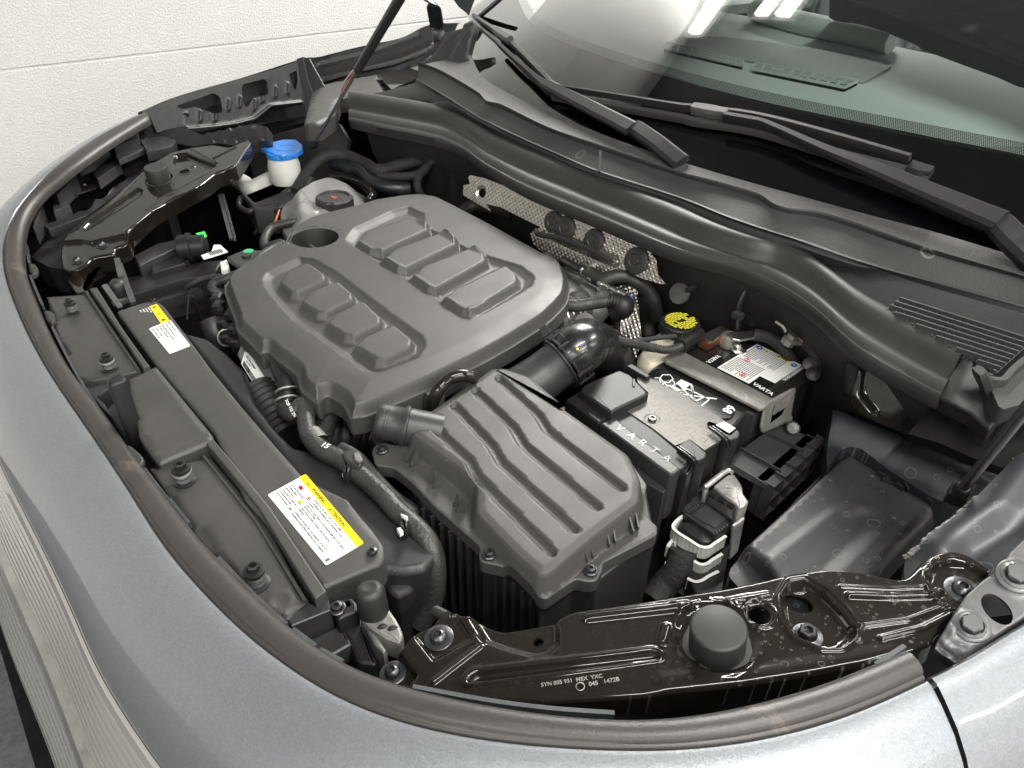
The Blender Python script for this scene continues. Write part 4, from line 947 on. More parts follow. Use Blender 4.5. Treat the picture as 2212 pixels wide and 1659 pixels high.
f_=[Fp(NB,rnd(px('H',[(560,842),(725,722),(850,700),(955,862),(690,1010)]),4,3),-.0035,.004,.6),
 Fp(NB,px('H',[(300,1020),(480,925),(605,1080),(560,1170),(400,1120)]),-.008,.004,.6),
 Fp(NB,rnd(px('H',[(860,1110),(930,1040),(2060,905),(2140,950),(2115,1010),(1000,1165),(880,1175)]),10,4),.0022,.0025,.6),
 Fp(NB,rnd(px('H',[(890,1110),(960,1060),(2060,930),(2115,960),(2090,1000),(1000,1140),(905,1150)]),9,4),-.0055,.005,.6),
 Fp(NB,rnd(px('H',[(900,730),(970,690),(1110,760),(1460,720),(1490,790),(1490,900),(1410,970),(1310,985),(1150,945),(1000,890)]),10,4),-.0065,.008,.6),
 Fl(NB,px('H',[(1640,738),(2212,672)])+px('I',[(60,672),(140,662)]),.006,.0035,.0045),
 Fl(NB,px('H',[(2125,800),(2105,880)]),.0055,.004,.004),
 Fc(NB,*q1('I',325,850),.034,-.0035,.006,.6),Fc(NB,*q1('I',325,850),.037,.0015,.004,.6),
 Fl(NB,px('I',[(400,640),(640,600)]),.005,.0035,.0045),
 Fc(NB,*q1('I',585,715),.0155,.0018,.003,.6),Fc(NB,*q1('I',585,715),.0125,-.003,.003,.6),
 Fp(NB,rnd(px('I',[(665,600),(740,480),(880,462),(1020,540),(1130,650),(1240,800),(1210,890),(1110,960),(960,960),(780,880),(690,760)]),10,4),.002,.003,.6),
 Fp(NB,rnd(px('I',[(700,600),(755,510),(870,492),(1000,560),(1110,670),(1205,800),(1180,870),(1100,935),(970,930),(800,850),(715,740)]),10,4),-.0115,.008,.5),
 Fl(NB,px('I',[(1140,600),(1400,608),(1640,600),(1700,560)]),.0045,.0035,.004),
 Fl(NB,px('I',[(1090,545),(1400,560),(1620,550)]),.003,.0015,.003),
 Fl(NB,px('I',[(1340,865),(1600,800),(1760,720)]),.004,.003,.0035),Fl(NB,px('I',[(1210,790),(1500,750),(1750,660)]),.003,.002,.003),
 Fc(NB,*q1('I',1835,545),.031,.002,.003,.6),Fc(NB,*q1('I',1835,545),.028,-.005,.007,.6),
 Fl(NB,px('H',[(955,862),(990,905),(700,1130)]),.004,.0025,.004),
 Fl(NB,px('I',[(0,1120),(600,1080),(1100,1000),(1400,940)]),.010,.0015,.010)]
M['spotplain']=M['glossspot']
sheet('stamped_plate',NB,OP,M['glossspot'],nb,feats=f_,holes=[circ(NB,*q1('H',1338,857),.0042,18),circ(NB,*q1('I',585,715),.0088,22),circ(NB,*q1('I',835,605),.0115,26,.0085,.3)],step=.0028,skirt=.022,hskirt=.003,edge=.0035,smooth=60,raw=True)
mb=MB(); lathe(mb,NB.W(*q1('I',835,605),-.016),[(0,0),(.014,0)],NB.n,20); mb.build('grey_pad',M['darkpaint'],nb)
bf=thing('rubber_buffer','round black rubber buffer with a flat cut top on the near headlamp bracket','rubber buffer',NB.W(*q1('I',325,850)))
cb=NB.W(*q1('I',325,905),-.004)
mb=MB(); lathe(mb,cb,[(.0275,-.004),(.0275,.0),(.0262,.0025),(.0245,.003)],NB.n,36,fx=lambda t:1+.025*(1 if math.cos(9*t)>.2 else 0)); mb.build('collar',M['rubber'],bf,30)
mb=MB(); lathe(mb,cb,[(.0205,0),(.0215,.004),(.0215,.026),(.0205,.0275),(.019,.028),(0,.028)],NB.n,36); mb.build('plug',M['rubber'],bf,40)
def bolt(pl,u,v,label,parent=None,r=.0085,hexr=.0055,h=.0,washer=.012,star=True,m1=M['darksteel'],m2=M['darksteel'],tall=.006):
    c=pl.W(u,v,h); n=pl.n
    t=parent or thing('flange_bolt',label,'bolt',c)
    mb=MB(); lathe(mb,c,[(washer,0),(washer,.0012),(washer*.93,.0018),(r,.002)],n,28,cap=False); mb.build('washer',m1,t)
    mb=MB(); lathe(mb,c,[(r,.0018),(r,.0026),(hexr*1.08,.0038)],n,24,cap=False)
    pr=[(hexr,.003),(hexr,.003+tall),(hexr*.9,.0038+tall)]
    if star: pr+=[(hexr*.55,.0038+tall),(hexr*.5,.0038+tall*.4),(0,.0038+tall*.4)]
    else: pr+=[(0,.0038+tall)]
    lathe(mb,c,pr,n,6); mb.build('bolt_head',m2,t,30); return t
def rbolt(pl,u,v,label,R=.012,h=0):
    c=pl.W(u,v,h); t=thing('pan_bolt',label,'bolt',c)
    mb=MB(); lathe(mb,c,[(R,0),(R,.001),(R*.94,.0014),(R*.5,.0015)],pl.n,30,cap=False); mb.build('washer',M['darksteel'],t)
    mb=MB(); lathe(mb,c,[(R*.62,.0013),(R*.60,.003),(R*.45,.0058),(R*.26,.0066),(R*.22,.0035),(0,.0035)],pl.n,26); mb.build('bolt_head',M['darksteel'],t,50); return t
rbolt(NB,*q1('H',727,848),'round-headed black bolt on the raised end of the near glossy bracket',.0125,-.003)
rbolt(NB,*q1('H',437,1045),'small round-headed bolt on the lowest flap of the near glossy bracket, by the rubber seal',.011,-.0075)
bolt(NB,*q1('I',890,800),'hex flange bolt in the teardrop hollow of the near glossy bracket',h=-.0113,washer=.0125,r=.0105,hexr=.007)
rbolt(NB,*q1('I',1840,548),'round-headed bolt in the round dish at the rear end of the near glossy bracket',.0135,-.004)
for s_,p0,p1,hh,reg in (('5YN 805 931  MEX  YXC',(1360,1172),(1700,1120),.0045,'H'),('045   1472B',(1655,1168),(1840,1135),.0048,'H')):
    a=NB.W(*q1(reg,*p0),.0026); b=NB.W(*q1(reg,*p1),.0026); L=np.linalg.norm(b-a)
    o=text('stamped_number',s_,hh,a,b-a,NB.n,M['steel'],nb,.0001); w_=max(v.co.dot(Vector((b-a)/L)) for v in o.data.vertices)-min(v.co.dot(Vector((b-a)/L)) for v in o.data.vertices)
mb=MB(); c=NB.W(*q1('H',1600,1168),.0022); ring(mb,c,.0032,.0004,NB.n,20,5); mb.build('stamped_emblem',M['steel'],nb)
# ================================================================== steel bracket on the wing
SB=slope_plane(q1('I',1700,900)+(.062,),q1('I',2200,420)+(.095,))
sb=thing('wing_bracket','brown-stained grey steel bracket bolted along the near wing at the right edge','bracket',SB.W(*q1('I',1950,700)))
M['stained']=mat('stained_steel',(.12,.12,.122),.45,metal=.45,coat=.1,bump=.0003,bscale=80,var=.25,vscale=16,extra=scuff)
o_=q('I',[(1655,925),(1700,850),(1850,600),(1960,500),(2050,440),(2125,330),(2212,250),(2500,60),(2640,380),(2212,735),(1840,985),(1800,1000)])
SBo=rnd([SB.px(*p) for p in o_],.004,3)
sheet('steel_plate',SB,SBo,M['stained'],sb,holes=[circ(SB,*q1('I',2045,682),.0125,26,.0085,-.5)],feats=[Fl(SB,px('I',[(1760,810),(1700,900)]),.006,.002,.004),Fc(SB,*q1('I',1865,810),.016,.0025,.004),Fc(SB,*q1('I',2165,480),.017,.0025,.004),Fp(SB,px('I',[(1640,905),(1690,870),(1850,975),(1800,1020)]),-.006,.004)],step=.005,skirt=.014,hskirt=.004,edge=.002,raw=True)
bolt(SB,*q1('I',1885,798),'grey hex bolt at the front end of the stained wing bracket',h=.0022,washer=.0125,r=.010,hexr=.0075,star=False,m1=M['stained'],m2=M['stained'],tall=.004)
bolt(SB,*q1('I',2165,490),'grey hex bolt at the rear of the stained wing bracket, at the picture edge',h=.0022,washer=.014,r=.011,hexr=.008,star=False,m1=M['stained'],m2=M['stained'],tall=.004)
# ================================================================== FUSE BOX
ZB=hz(-.055)
fb=thing('fuse_box','flat black fuse box lid with dried water drops beside the glossy bracket','fuse box',P(*q1('I',1000,100),-.06))
M['lidspot']=mat('spotted_lid_plastic',(.021,.021,.022),.44,bump=.00025,bscale=900,var=.1,extra=spots([(45,.30,.025,.28),(110,.34,.045,.2)],amt=.26))
o_=q('F',[(1062,1340),(1120,1308),(1175,1325),(1660,1625)])+q('I',[(1685,70),(1690,120),(1330,480),(1200,700),(600,700),(395,480),(410,430)])
lidt=q('F',[(1085,1345),(1130,1322),(1170,1335),(1640,1628)])+q('I',[(1665,75),(1665,110),(1300,465),(1150,660),(760,620),(640,415),(500,300),(505,285)])
sheet('lid',hz(-.075),rnd([hz(-.075).px(*p) for p in o_],.010,4),M['lidspot'],fb,feats=[dict(k='poly',p=np.array(rnd([ZB.px(*p) for p in lidt],.010,4)),h=.022,w=.010,s=.7,o=.006),
  Fl(ZB,px('I',[(640,415),(1050,100),(1200,60)]),.012,.002,.012),Fl(ZB,px('I',[(900,480),(1250,130)]),.022,-.003,.020),Fl(ZB,px('I',[(1080,450),(1400,200)]),.015,.001,.014)],step=.007,skirt=.05,raw=True,smooth=45)
mb=MB()
for a,b in ((('F',1310,1430),('F',1470,1530)),(('F',1340,1470),('F',1440,1500)),(('F',1480,1500),('F',1500,1540))):
    sweep(mb,[P(*q1(*a),-.05),P(*q1(*b),-.05)],[(-.0015,-.01),(.0015,-.01),(.0015,.003),(-.0015,.003)])
prism(mb,hz(-.052),q('F',[(1525,1530),(1550,1510),(1670,1590),(1640,1620)]),-.02,.004,.002)
mb.build('catch',M['black'],fb,0)
text('lid_mark','P FBA',.011,P(*q1('F',1238,1505),-.0525),P(*q1('F',1400,1590),-.0525)-P(*q1('F',1238,1505),-.0525),(0,0,1),M['lidspot'],fb,.0004)
# strut tower
st=thing('strut_tower','dark blue-grey painted strut tower behind the fuse box','body panel',P(*q1('F',1400,1300),-.06))
o_=q('F',[(1010,1120),(1040,1030),(1100,985),(1160,990),(1200,1060),(1400,1140),(1700,1240),(1950,1340),(2200,1480),(2150,1620),(1900,1659),(1690,1610),(1200,1300),(1120,1280),(1060,1310),(1000,1420)])
ZS=hz(-.045)
sheet('tower_skin',ZS,rnd([ZS.px(*p) for p in o_],.02,4),M['darkpaint'],st,feats=[Fl(ZS,px('F',[(1060,1150),(1500,1330),(1850,1500),(2000,1600)]),.045,.022,.045,1.0),Ff(lambda x,y:-.02*np.clip((x+.30)/-.2,0,1))],step=.009,skirt=.12,raw=True,smooth=70)
# inner wing
iw=thing('inner_wing','dark blue-grey inner wing panel with rough sealer edge right of the fuse box','body panel',P(*q1('I',1800,200),.0))
IWp=slope_plane(q1('I',1480,420)+(.0,),q1('F',2170,1340)+(.06,))
o_=q('F',[(2165,1340),(2260,1290),(2500,1300),(2800,1500)])+q('I',[(2800,200),(2400,600),(2000,650),(1600,620),(1475,500),(1480,380),(1650,230),(1840,80)])
sheet('wing_panel',IWp,rnd([IWp.px(*p) for p in o_],.004,3),M['darkpaint'],iw,step=.01,skirt=.03,raw=True,feats=[Fl(IWp,px('I',[(1700,300),(2000,60),(2200,-200)]),.03,.006,.03,1.0),Fl(IWp,px('I',[(1900,300),(2100,200)]),.03,-.004,.03,1.0)])
mb=MB(); pts=[IWp.W(*p,.001) for p in px('I',[(1480,372),(1560,310),(1650,225),(1760,150),(1850,70),(1910,10)])+px('F',[(1990,1590),(2060,1500),(2110,1420),(2165,1345)])]
pts=crom(pts,10); rr=random.Random(2); pts=[p+np.array([rr.uniform(-1,1),rr.uniform(-1,1),rr.uniform(-1,1)])*.0009 for p in pts]
sweep(mb,pts,[(math.cos(a)*.0028,math.sin(a)*.0018) for a in np.linspace(0,2*math.pi,8)[:-1]]); mb.build('sealer_bead',M['dullgrey'],iw)
# ================================================================== BULKHEAD SIDE BOX (near) and seal end
WB=thing('water_box','glossy black scuttle end box under the near end of the rubber seal','body panel',P(*q1('F',1500,1000),-.02))
pts=q('F',[(1140,960),(1160,860),(1210,740),(1290,700),(1460,830),(1690,970),(1720,1090),(2000,1180),(2000,1350),(1700,1250),(1350,1140),(1200,1060),(1150,1010)])
WP=Pl(P(*q1('F',1400,900),.03),(.35,-.8,.35))
sheet('end_face',WP,rnd([WP.px(*p) for p in pts],.008,4),M['gloss'],WB,feats=[Fl(WP,px('F',[(1190,800),(1175,950),(1260,1060)]),.012,.006,.012,1.0)],step=.01,skirt=.02,raw=True,smooth=60)
WP2=Pl(P(*q1('F',1900,1100),.04),(.1,-.5,.85))
o_=q('F',[(1690,965),(1850,1040),(2000,1175),(2100,1010),(2212,930),(2400,1000),(2400,1300),(2212,1330),(2080,1400),(1900,1340),(1700,1250),(1500,1190)])
sheet('side_apron',WP2,[WP2.px(*p) for p in o_],M['deep'],WB,step=.014,skirt=.02,raw=True)
ecp=thing('seal_end_cap','black moulded end cap of the scuttle seal with an upright lug','end cap',P(*q1('F',1900,900),.09))
CP=Pl(P(*q1('F',1850,830),.09),(.05,-.55,.83))
sheet('cap_shell',CP,rnd([CP.px(*p) for p in q('F',[(1850,697),(1900,760),(2010,820),(2090,1010),(2060,1090),(1998,1170),(1880,1060),(1690,970),(1740,850)])],.003,3),M['rubber'],ecp,feats=[Fl(CP,px('F',[(1900,720),(1790,950)]),.02,.004,.02,1.0)],step=.007,skirt=.03,raw=True,edge=.003)
mb=MB(); a=P(*q1('F',1935,800),.118); b=P(*q1('F',2000,960),.085); c=P(*q1('F',2020,1100),.05); sweep(mb,crom([a,(a+b)/2,b,c],4),[(-.0085,-.004),(.0085,-.004),(.009,.003),(.005,.006),(-.005,.006),(-.009,.003)],scale=[.75,.95]+[1]*6+[1.1]*5); mb.build('lug',M['rubber'],ecp,50)
mb=MB(); tube(mb,[P(*p[:2],p[2]) for p in q('F',[(1160,770,.05),(1150,850,.03),(1145,930,.01)])],.006,10,4); tag(mb.build('rubber_plug',M['rubber'],None),'small black rubber peg beside the glossy scuttle end box','rubber plug')
# air intake grille at the near end of the scuttle
GP_=Pl(P(*q1('F',1750,560),.112),(.0,-.12,.99))
gr=thing('air_grille','black plastic air intake grille of long slats on the near side of the scuttle','grille',P(*q1('F',1750,560),.11))
go=q('F',[(1330,390),(1400,345),(1480,345),(2300,610),(2300,700),(2100,830),(2030,830),(1980,790),(1850,690),(1600,560)])
sheet('grille_bed',Pl(GP_.o-np.array([0,0,.012]),GP_.n),[GP_.px(*p) for p in go],M['deep'],gr,step=.02,skirt=.01,raw=True)
top0,top1=q1('F',1450,352),q1('F',2260,610); bot0,bot1=q1('F',1340,395),q1('F',2020,850)
ns=9
def cutseal(x,y,dx,dy):
    # where a slat meets the seal edge
    ex,ey,fx_,fy_=1325,385,535,310; det=dx*(-fy_)+fx_*dy; s=((ex-x)*(-fy_)+fx_*(ey-y))/det; return max(0,min(.97,s))
for k in range(ns+1):
    t=k/ns; x0,y0=1450-270*t,352+208*t; dx,dy=810+30*t,258+12*t; c_=cutseal(x0,y0,dx,dy)
    s0=GP_.W(*q1('F',x0+dx*c_,y0+dy*c_)); b=GP_.W(*q1('F',x0+dx,y0+dy)); mb=MB()
    sweep(mb,[s0,b],[(-.0012,-.010),(.0012,-.010),(.0012,.0005),(-.0012,.0005)]); mb.build('slat',M['cowl'],gr,0)
mb=MB()
for k in range(18):
    f=k/17; x0,y0=1450+810*f,352+258*f; dx,dy=-270+30*f,208+12*f
    ex,ey,fx_,fy_=1325,385,535,310; det=dx*(-fy_)+fx_*dy; en=((ex-x0)*(-fy_)+fx_*(ey-y0))/det; en=1 if en<0 else min(1,en)
    a=GP_.W(*q1('F',x0,y0),-.003); b=GP_.W(*q1('F',x0+dx*en,y0+dy*en),-.003)
    sweep(mb,[a,b],[(-.0007,-.007),(.0007,-.007),(.0007,.0),(-.0007,.0)])
mb.build('cross_rib',M['cowl'],gr,0)
fr=q('F',[(1990,850),(2080,860),(2140,800),(2212,740),(2350,650)])
mb=MB(); sweep(mb,crom([GP_.W(*p) for p in fr],5),[(-.004,-.006),(.004,-.006),(.003,.002),(-.003,.002)]); mb.build('grille_frame',M['cowl'],gr,40)
# body panel under grille's right
o_=q('F',[(2010,850),(2212,740),(2600,560),(2700,900),(2212,980),(2100,1010),(2070,990)])
tag(sheet('scuttle_corner',Pl(GP_.o-np.array([0,0,.006]),GP_.n),[GP_.px(*p) for p in o_],M['cowl'],None,step=.02,skirt=.02,raw=True),'grey plastic scuttle corner below the near end of the grille','scuttle panel')
# ================================================================== GAS STRUTS
gs=thing('gas_strut','grey gas strut rod rising from a black ball end at the right edge','gas strut',P(*q1('F',1790,1600),.03))
A_=P(*q1('F',1800,1570),.015); Bq=P(*q1('F',2420,790),.26)
M['rod']=mat('satin_rod',(.30,.29,.28),.3,metal=1)
mb=MB(); tube(mb,[A_+(Bq-A_)*.06,Bq],.0048,14,0); mb.build('rod',M['rod'],gs)
mb=MB(); d=(Bq-A_)/np.linalg.norm(Bq-A_); 
R3=np.stack([np.cross(d,(0,0,1))/np.linalg.norm(np.cross(d,(0,0,1))),np.cross(d,np.cross(d,(0,0,1)))/np.linalg.norm(np.cross(d,(0,0,1))),d],1)
box(mb,A_+d*.004,(.017,.015,.030),R3,.003); lathe(mb,A_+d*.018,[(.0085,0),(.0075,.008),(.0055,.012)],d,16); mb.build('ball_end',M['black'],gs,40)
gf=thing('gas_strut','black gas strut with thin grey rod standing up at the far rear corner','gas strut',P(*q1('A',1915,900),.03))
b0=P(*q1('A',1925,890),.03); b1=P(*q1('B',100,600),.20); 
u0=q1('B',215,420); u1=q1('B',475,0); 
# one straight line in space: lower end fixed, upper end found on the sight line of its top
top=EYE+ray(*q1('B',520,-60))*((1.02)/np.linalg.norm(ray(*q1('B',520,-60))))
dd=(top-b0)
def near_param(u,v):
    r=ray(u,v); r/=np.linalg.norm(r); A2=np.stack([dd,-r],1); s_,*_=np.linalg.lstsq(A2,EYE-b0,rcond=None); return s_[0]
tm=near_param(*q1('B',225,425))
mb=MB(); tube(mb,[b0,b0+dd*tm],.0030,12,0); mb.build('rod',M['rod'],gf)
mb=MB(); tube(mb,[b0+dd*tm,b0+dd*1.15],.0068,16,0); mb.build('cylinder',M['rubber'],gf)
mb=MB(); d=dd/np.linalg.norm(dd); lathe(mb,b0-d*.006,[(.006,0),(.009,.004),(.009,.016),(.0045,.024)],d,14); mb.build('ball_end',M['black'],gf)
o_=MB(); text('strut_print','STABILUS 7R0 823 359',.012,b0+dd*(tm+.35)+np.array([.008,-.008,0]),dd,(.6,-.8,.1),M['blueink'],gf,.0001)
for k,(col,off) in enumerate(((M['orange'],.004),(M['whiteink'],-.004),(M['orange'],-.001))):
    mb=MB(); tube(mb,[b0+dd*(tm*1.02)+np.array([off*2,0,0]),b0+dd*(tm*.85)+np.array([-.012+off,0,.0]),b0+dd*(tm*.55)+np.array([off,.004,0])],.0008,6,6); tag(mb.build('thin_wire',col,None),['orange thin wire hanging left of the far gas strut','pale thin wire hanging beside the far gas strut','second orange thin wire close against the far gas strut'][k],'wire')
# bonnet hinge arm at the far rear corner
hg=thing('bonnet_bracket','dark painted bonnet hinge arm rising at the far rear corner','hinge',P(*q1('B',720,230),.13))
mb=MB(); pts=[P(*p[:2],p[2]) for p in q('B',[(735,250,.12),(720,170,.15),(705,80,.19),(690,20,.215),(640,-20,.23)])]; sweep(mb,crom(pts,4),[(-.018,-.005),(.018,-.005),(.02,.0),(.012,.006),(-.012,.006),(-.02,.0)]); mb.build('arm',M['darkpaint'],hg,50)
mb=MB(); pl=Pl(P(*q1('B',860,40),.2),(.6,-.7,.4)); prism(mb,pl,q('B',[(800,-30),(960,-30),(912,95),(895,75),(850,40)]),-.004,.0,.001); mb.build('gusset',M['darkpaint'],hg,0)
# ================================================================== E. BATTERY
def top_prism(name,z,reg,pts,depth,m_,parent,bev=.003,r=0,h=0):
    pl=hz(z); p=[pl.px(*a) for a in q(reg,pts)]
    if r: p=rnd(p,r,3)
    mb=MB(); prism(mb,pl,p,-depth,h,bev,raw=True); return mb.build(name,m_,parent,35)
ba=thing('car_battery','black car battery with white hazard label, clamped by a grey steel bar','battery',P(*q1('J',1300,700),-.04))
M['batt']=mat('battery_black',(.016,.016,.016),.32,bump=.0001,bscale=500,var=.2)
M['bglos']=mat('battery_label_black',(.010,.010,.010),.2,coat=.5)
ZBt=hz(-.035)
top_prism('case',-.035,'J',[(800,530),(880,470),(1060,330),(1230,270),(1640,320),(2090,540),(2110,600),(1965,700),(1660,900),(1590,880),(1480,1010),(1425,1090),(1245,1195),(1100,1400),(600,900)],.17,M['batt'],ba,.004,.004)
top_prism('top_step',-.0335,'J',[(1060,345),(1230,282),(1610,330),(2060,545),(1720,760),(900,440)],.004,M['batt'],ba,.001)
top_prism('recessed_sheet',-.0325,'J',[(790,560),(850,522),(1000,535),(1430,755),(1490,870),(1455,925),(1390,935),(1300,900),(690,620)],.004,M['bglos'],ba,.0006,.004)
# printed signs
BZ=hz(-.0317)
mb=MB()
def pxline(mb,reg,pts,w_,pl,h=.0004):
    P2=[pl.W(*p) for p in q(reg,pts)]
    for a,b in zip(P2[:-1],P2[1:]): sweep(mb,[a,b],[(-w_/2,-.0003),(w_/2,-.0003),(w_/2,h),(-w_/2,h)])
for pts in ([(880,600),(900,575),(960,575),(985,610),(950,640),(900,635),(880,600)],[(960,620),(990,630),(1000,665)],[(905,645),(900,668),(880,655)],[(835,600),(870,600),(885,640)],[(915,640),(935,670),(965,665)]): pxline(mb,'J',pts,.0012,BZ)
for pts in ([(1130,650),(1160,785)],[(1140,665),(1155,780),(1070,700),(1100,690),(1280,775)],[(1060,735),(1340,772)],[(1170,790),(1240,755)],[(1215,830),(1275,780)]): pxline(mb,'J',pts,.0016,BZ)
c=BZ.W(*q1('J',1062,728)); ring(mb,c,.003,.0004,(0,0,1),16,4)
mb.build('recycling_signs',M['whiteink'],ba,0)
film('white_box',BZ,q('J',[(985,665),(1050,615),(1130,650),(1060,705)]),M['whiteink'],ba); film('white_box',BZ,q('J',[(960,672),(1005,650),(1065,695),(1020,712)]),M['whiteink'],ba)
a=BZ.W(*q1('J',995,668),.0006); text('lettering','Pb',.0085,a,BZ.W(*q1('J',1060,700))-a,(0,0,1),M['ink'],ba,.0001)
a=BZ.W(*q1('J',1440,820),.0003); text('lettering','68',.017,a,BZ.W(*q1('J',1340,893))-a,(0,0,1),M['whiteink'],ba,.0001)
LZ=hz(-.0328)
LQ=Quad(LZ,[q1('J',1665,327),q1('J',1342,520),q1('J',1716,706),q1('J',2035,500)])
film('black_film',LZ,q('J',[(1070,405),(1235,330),(1440,410),(1340,520),(1716,706),(1590,740)]),M['bglos'],ba,.0002)
film('hazard_sheet',LZ,LQ.rect(0,0,1,1),M['paper'],ba,.0006,raw=True)
film('black_box',hz(-.0320),q('J',[(1585,662),(1690,588),(1815,648),(1716,708)]),M['bglos'],ba,.0003)
mb=MB(); rg=random.Random(4)
for cx0,cx1 in ((.04,.45),(.52,.96)):
    for i in range(17):
        y=.05+i*.043
        if cx0>.5 and y>.64: continue
        LQ.bars(mb,cx0,cx1 if rg.random()>.3 else cx1-.1,y,.016,rg,h=.001)
mb.build('small_print',M['greyink'],ba,0)
for (x,y,col) in ((.03,.12,'blueink'),(.10,.30,'yellow'),(.05,.55,'yellow'),(.06,.72,'yellow'),(.08,.90,'blueink')):
    x={.12:.03,.30:.05,.55:.04,.72:.05,.90:.06}[y]+.02
    mb=MB(); lathe(mb,LQ.w(x+.02,y,.0006),[(.0042,0),(.0042,.0006)],(0,0,1),3 if col=='yellow' else 18); mb.build('hazard_sign',M[col],ba,0)
    mb=MB(); lathe(mb,LQ.w(x+.02,y,.0012),[(.0016,0),(.0016,.0003)],(0,0,1),6); mb.build('hazard_mark',M['ink' if col=='yellow' else 'whiteink'],ba,0)
for x,y in ((.50,.22),(.88,.45)):
    mb=MB(); lathe(mb,LQ.w(x,y,.0006),[(.0042,0),(.0042,.0006),(.0032,.0006),(.0032,0)],(0,0,1),20,cap=False); prism(mb,LZ,[LQ.at(x-.04,y-.01),LQ.at(x+.04,y+.0),LQ.at(x+.04,y+.02),LQ.at(x-.04,y+.01)],.0006,.0012,raw=True); mb.build('prohibition_sign',M['red'],ba,0)
LQ.text('DANGER/POISON',.03,1.02,.0062,M['whiteink'],ba)
a=LZ.W(*q1('J',1345,415),.0006); text('lettering','VARTA',.0085,a,LZ.W(*q1('J',1240,478))-a,(0,0,1),M['whiteink'],ba,.0001)
a=hz(-.0315).W(*q1('J',1625,650)); text('lettering','VARTA',.010,a,LZ.W(*q1('J',1800,760))-a,(0,0,1),M['whiteink'],ba,.0001)
# clamp bar
cbz=thing('battery_clamp','dull grey steel bar across the battery with an upright slotted end plate','clamp',P(*q1('J',1400,600),-.02))
top_prism('bar',-.024,'J',[(915,430),(1020,370),(1085,392),(1800,768),(1735,845),(1690,852),(930,470)],.004,M['steel'],cbz,.0015)
vp=Pl(P(*q1('J',1830,1000),-.062),(1,-.12,.25),a=(.1,1,0))
o_=q('J',[(1708,1040),(1700,1000),(1728,850),(1762,795),(1958,690),(1985,685),(1985,720),(1950,900),(1962,930),(1958,950),(1722,1052)])
wn_=q('J',[(1772,982),(1800,850),(1812,830),(1935,755),(1905,845),(1880,905)])
sheet('end_plate',vp,[vp.px(*p) for p in o_],M['galv'] if 'galv' in M else M.setdefault('galv',mat('galvanised_plate',(.20,.195,.185),.5,metal=.5,bump=.0003,bscale=200,var=.12,vscale=40)),cbz,holes=[[vp.px(*p) for p in wn_]],step=.004,skirt=.002,raw=True,edge=.0006)
film('bent_tab',vp.up(.002),q('J',[(1795,900),(1820,820),(1942,740),(1938,775),(1905,830),(1800,895)]),M['steel'],cbz,.0015)
mb=MB(); lathe(mb,P(*q1('J',1960,1010),-.06),[(.0,-.010),(.008,-.008),(.009,0),(.007,.004),(0,.005)],(.3,-.6,.5),10); mb.build('cast_foot',M['dullgrey'],cbz,30)
# terminal clamps
tc=thing('battery_terminal','metal and copper terminal clamp with foil strip on the rear corner of the battery','terminal clamp',P(*q1('J',1400,260),-.02))
top_prism('copper_block',-.018,'J',[(1200,262),(1370,172),(1450,208),(1440,235),(1270,320),(1205,290)],.012,M['copper'],tc,.001)
top_prism('tin_plate',-.0165,'J',[(1225,250),(1350,185),(1420,215),(1300,310),(1215,265)],.004,M['alu'],tc,.001)
mb=MB(); lathe(mb,P(*q1('J',1435,330),-.032),[(.0145,0),(.0150,.006),(.0125,.016),(.0090,.0175),(.0088,.0160),(0,.0165)],(0,0,1),20); mb.build('post_ring',M['steel'],tc)
mb=MB(); lathe(mb,P(*q1('J',1500,375),-.030),[(.0085,0),(.0085,.003),(.0055,.004),(.0055,.011),(0,.012)],(.2,-.3,1),6); box(mb,P(*q1('J',1500,370),-.034),(.028,.012,.008),bev=.002); mb.build('clamp_bolt',M['alu'],tc,30)
mb=MB(); pl=hz(-.010); prism(mb,pl,q('J',[(1445,225),(1530,222),(1680,210),(1650,270),(1530,292),(1470,280)]),-.003,0,.001); mb.build('foil_strip',M['alu'],tc,0)
cable=lambda name,pts,r,m_,label=None,cat='cable',parent=None,ribs=None,n=12,g=None:(lambda o: tag(o,label,cat,g) if not parent else o)((lambda mb: (tube(mb,[P(a,b,c) for a,b,c in pts],r,n,8,ribs),mb.build(name,m_,parent,60))[1])(MB()))
cable('battery_cable',q('J',[(1640,250,-.012),(1760,270,-.012),(1860,340,-.018),(1930,430,-.03),(2000,500,-.05)]),.0085,M['tape'],'black taped battery cable running across the rear corner of the battery')
t2=thing('earth_terminal','bare metal cable lug with a black boot behind the battery corner','terminal clamp',P(*q1('J',1930,260),.0))
mb=MB(); lathe(mb,P(*q1('J',1910,320),-.01),[(.010,0),(.010,.008),(.007,.010),(.007,.016),(0,.016)],(.3,.2,1),8); box(mb,P(*q1('J',1960,275),-.004),(.03,.014,.006),[[.8,.6,0],[-.6,.8,0],[0,0,1]],.001); mb.build('lug',M['steel'],t2,30)
mb=MB(); lathe(mb,P(*q1('J',1950,200),.0),[(.016,-.004),(.017,.004),(.010,.010),(0,.011)],(.2,-.4,1),7); mb.build('boot',M['matblack'],t2,20)
mb=MB(); tube(mb,[P(a,b,c) for a,b,c in q('J',[(1820,145,.006),(1880,185,.006),(1900,225,.0)])],.0018,8,4); mb.build('tag',M['white'],t2)
mb=MB(); tube(mb,[P(a,b,c) for a,b,c in q('J',[(1990,280,-.004),(2060,320,-.006)])],.0065,10,4); mb.build('copper_sleeve',M['copper'],t2)
cable('earth_cable',q('J',[(2050,310,-.006),(2120,380,-.01),(2170,470,-.02),(2212,600,-.05),(2200,800,-.11)]),.008,M['tape'],'thick black taped cable bending down beside the rear of the battery')
cable('wire_loom',q('F',[(860,590,.0),(960,680,.0),(1040,760,-.01),(1090,840,-.02),(1130,900,-.03)]),.004,M['black'],'thin black loom running from the battery corner to the end box')
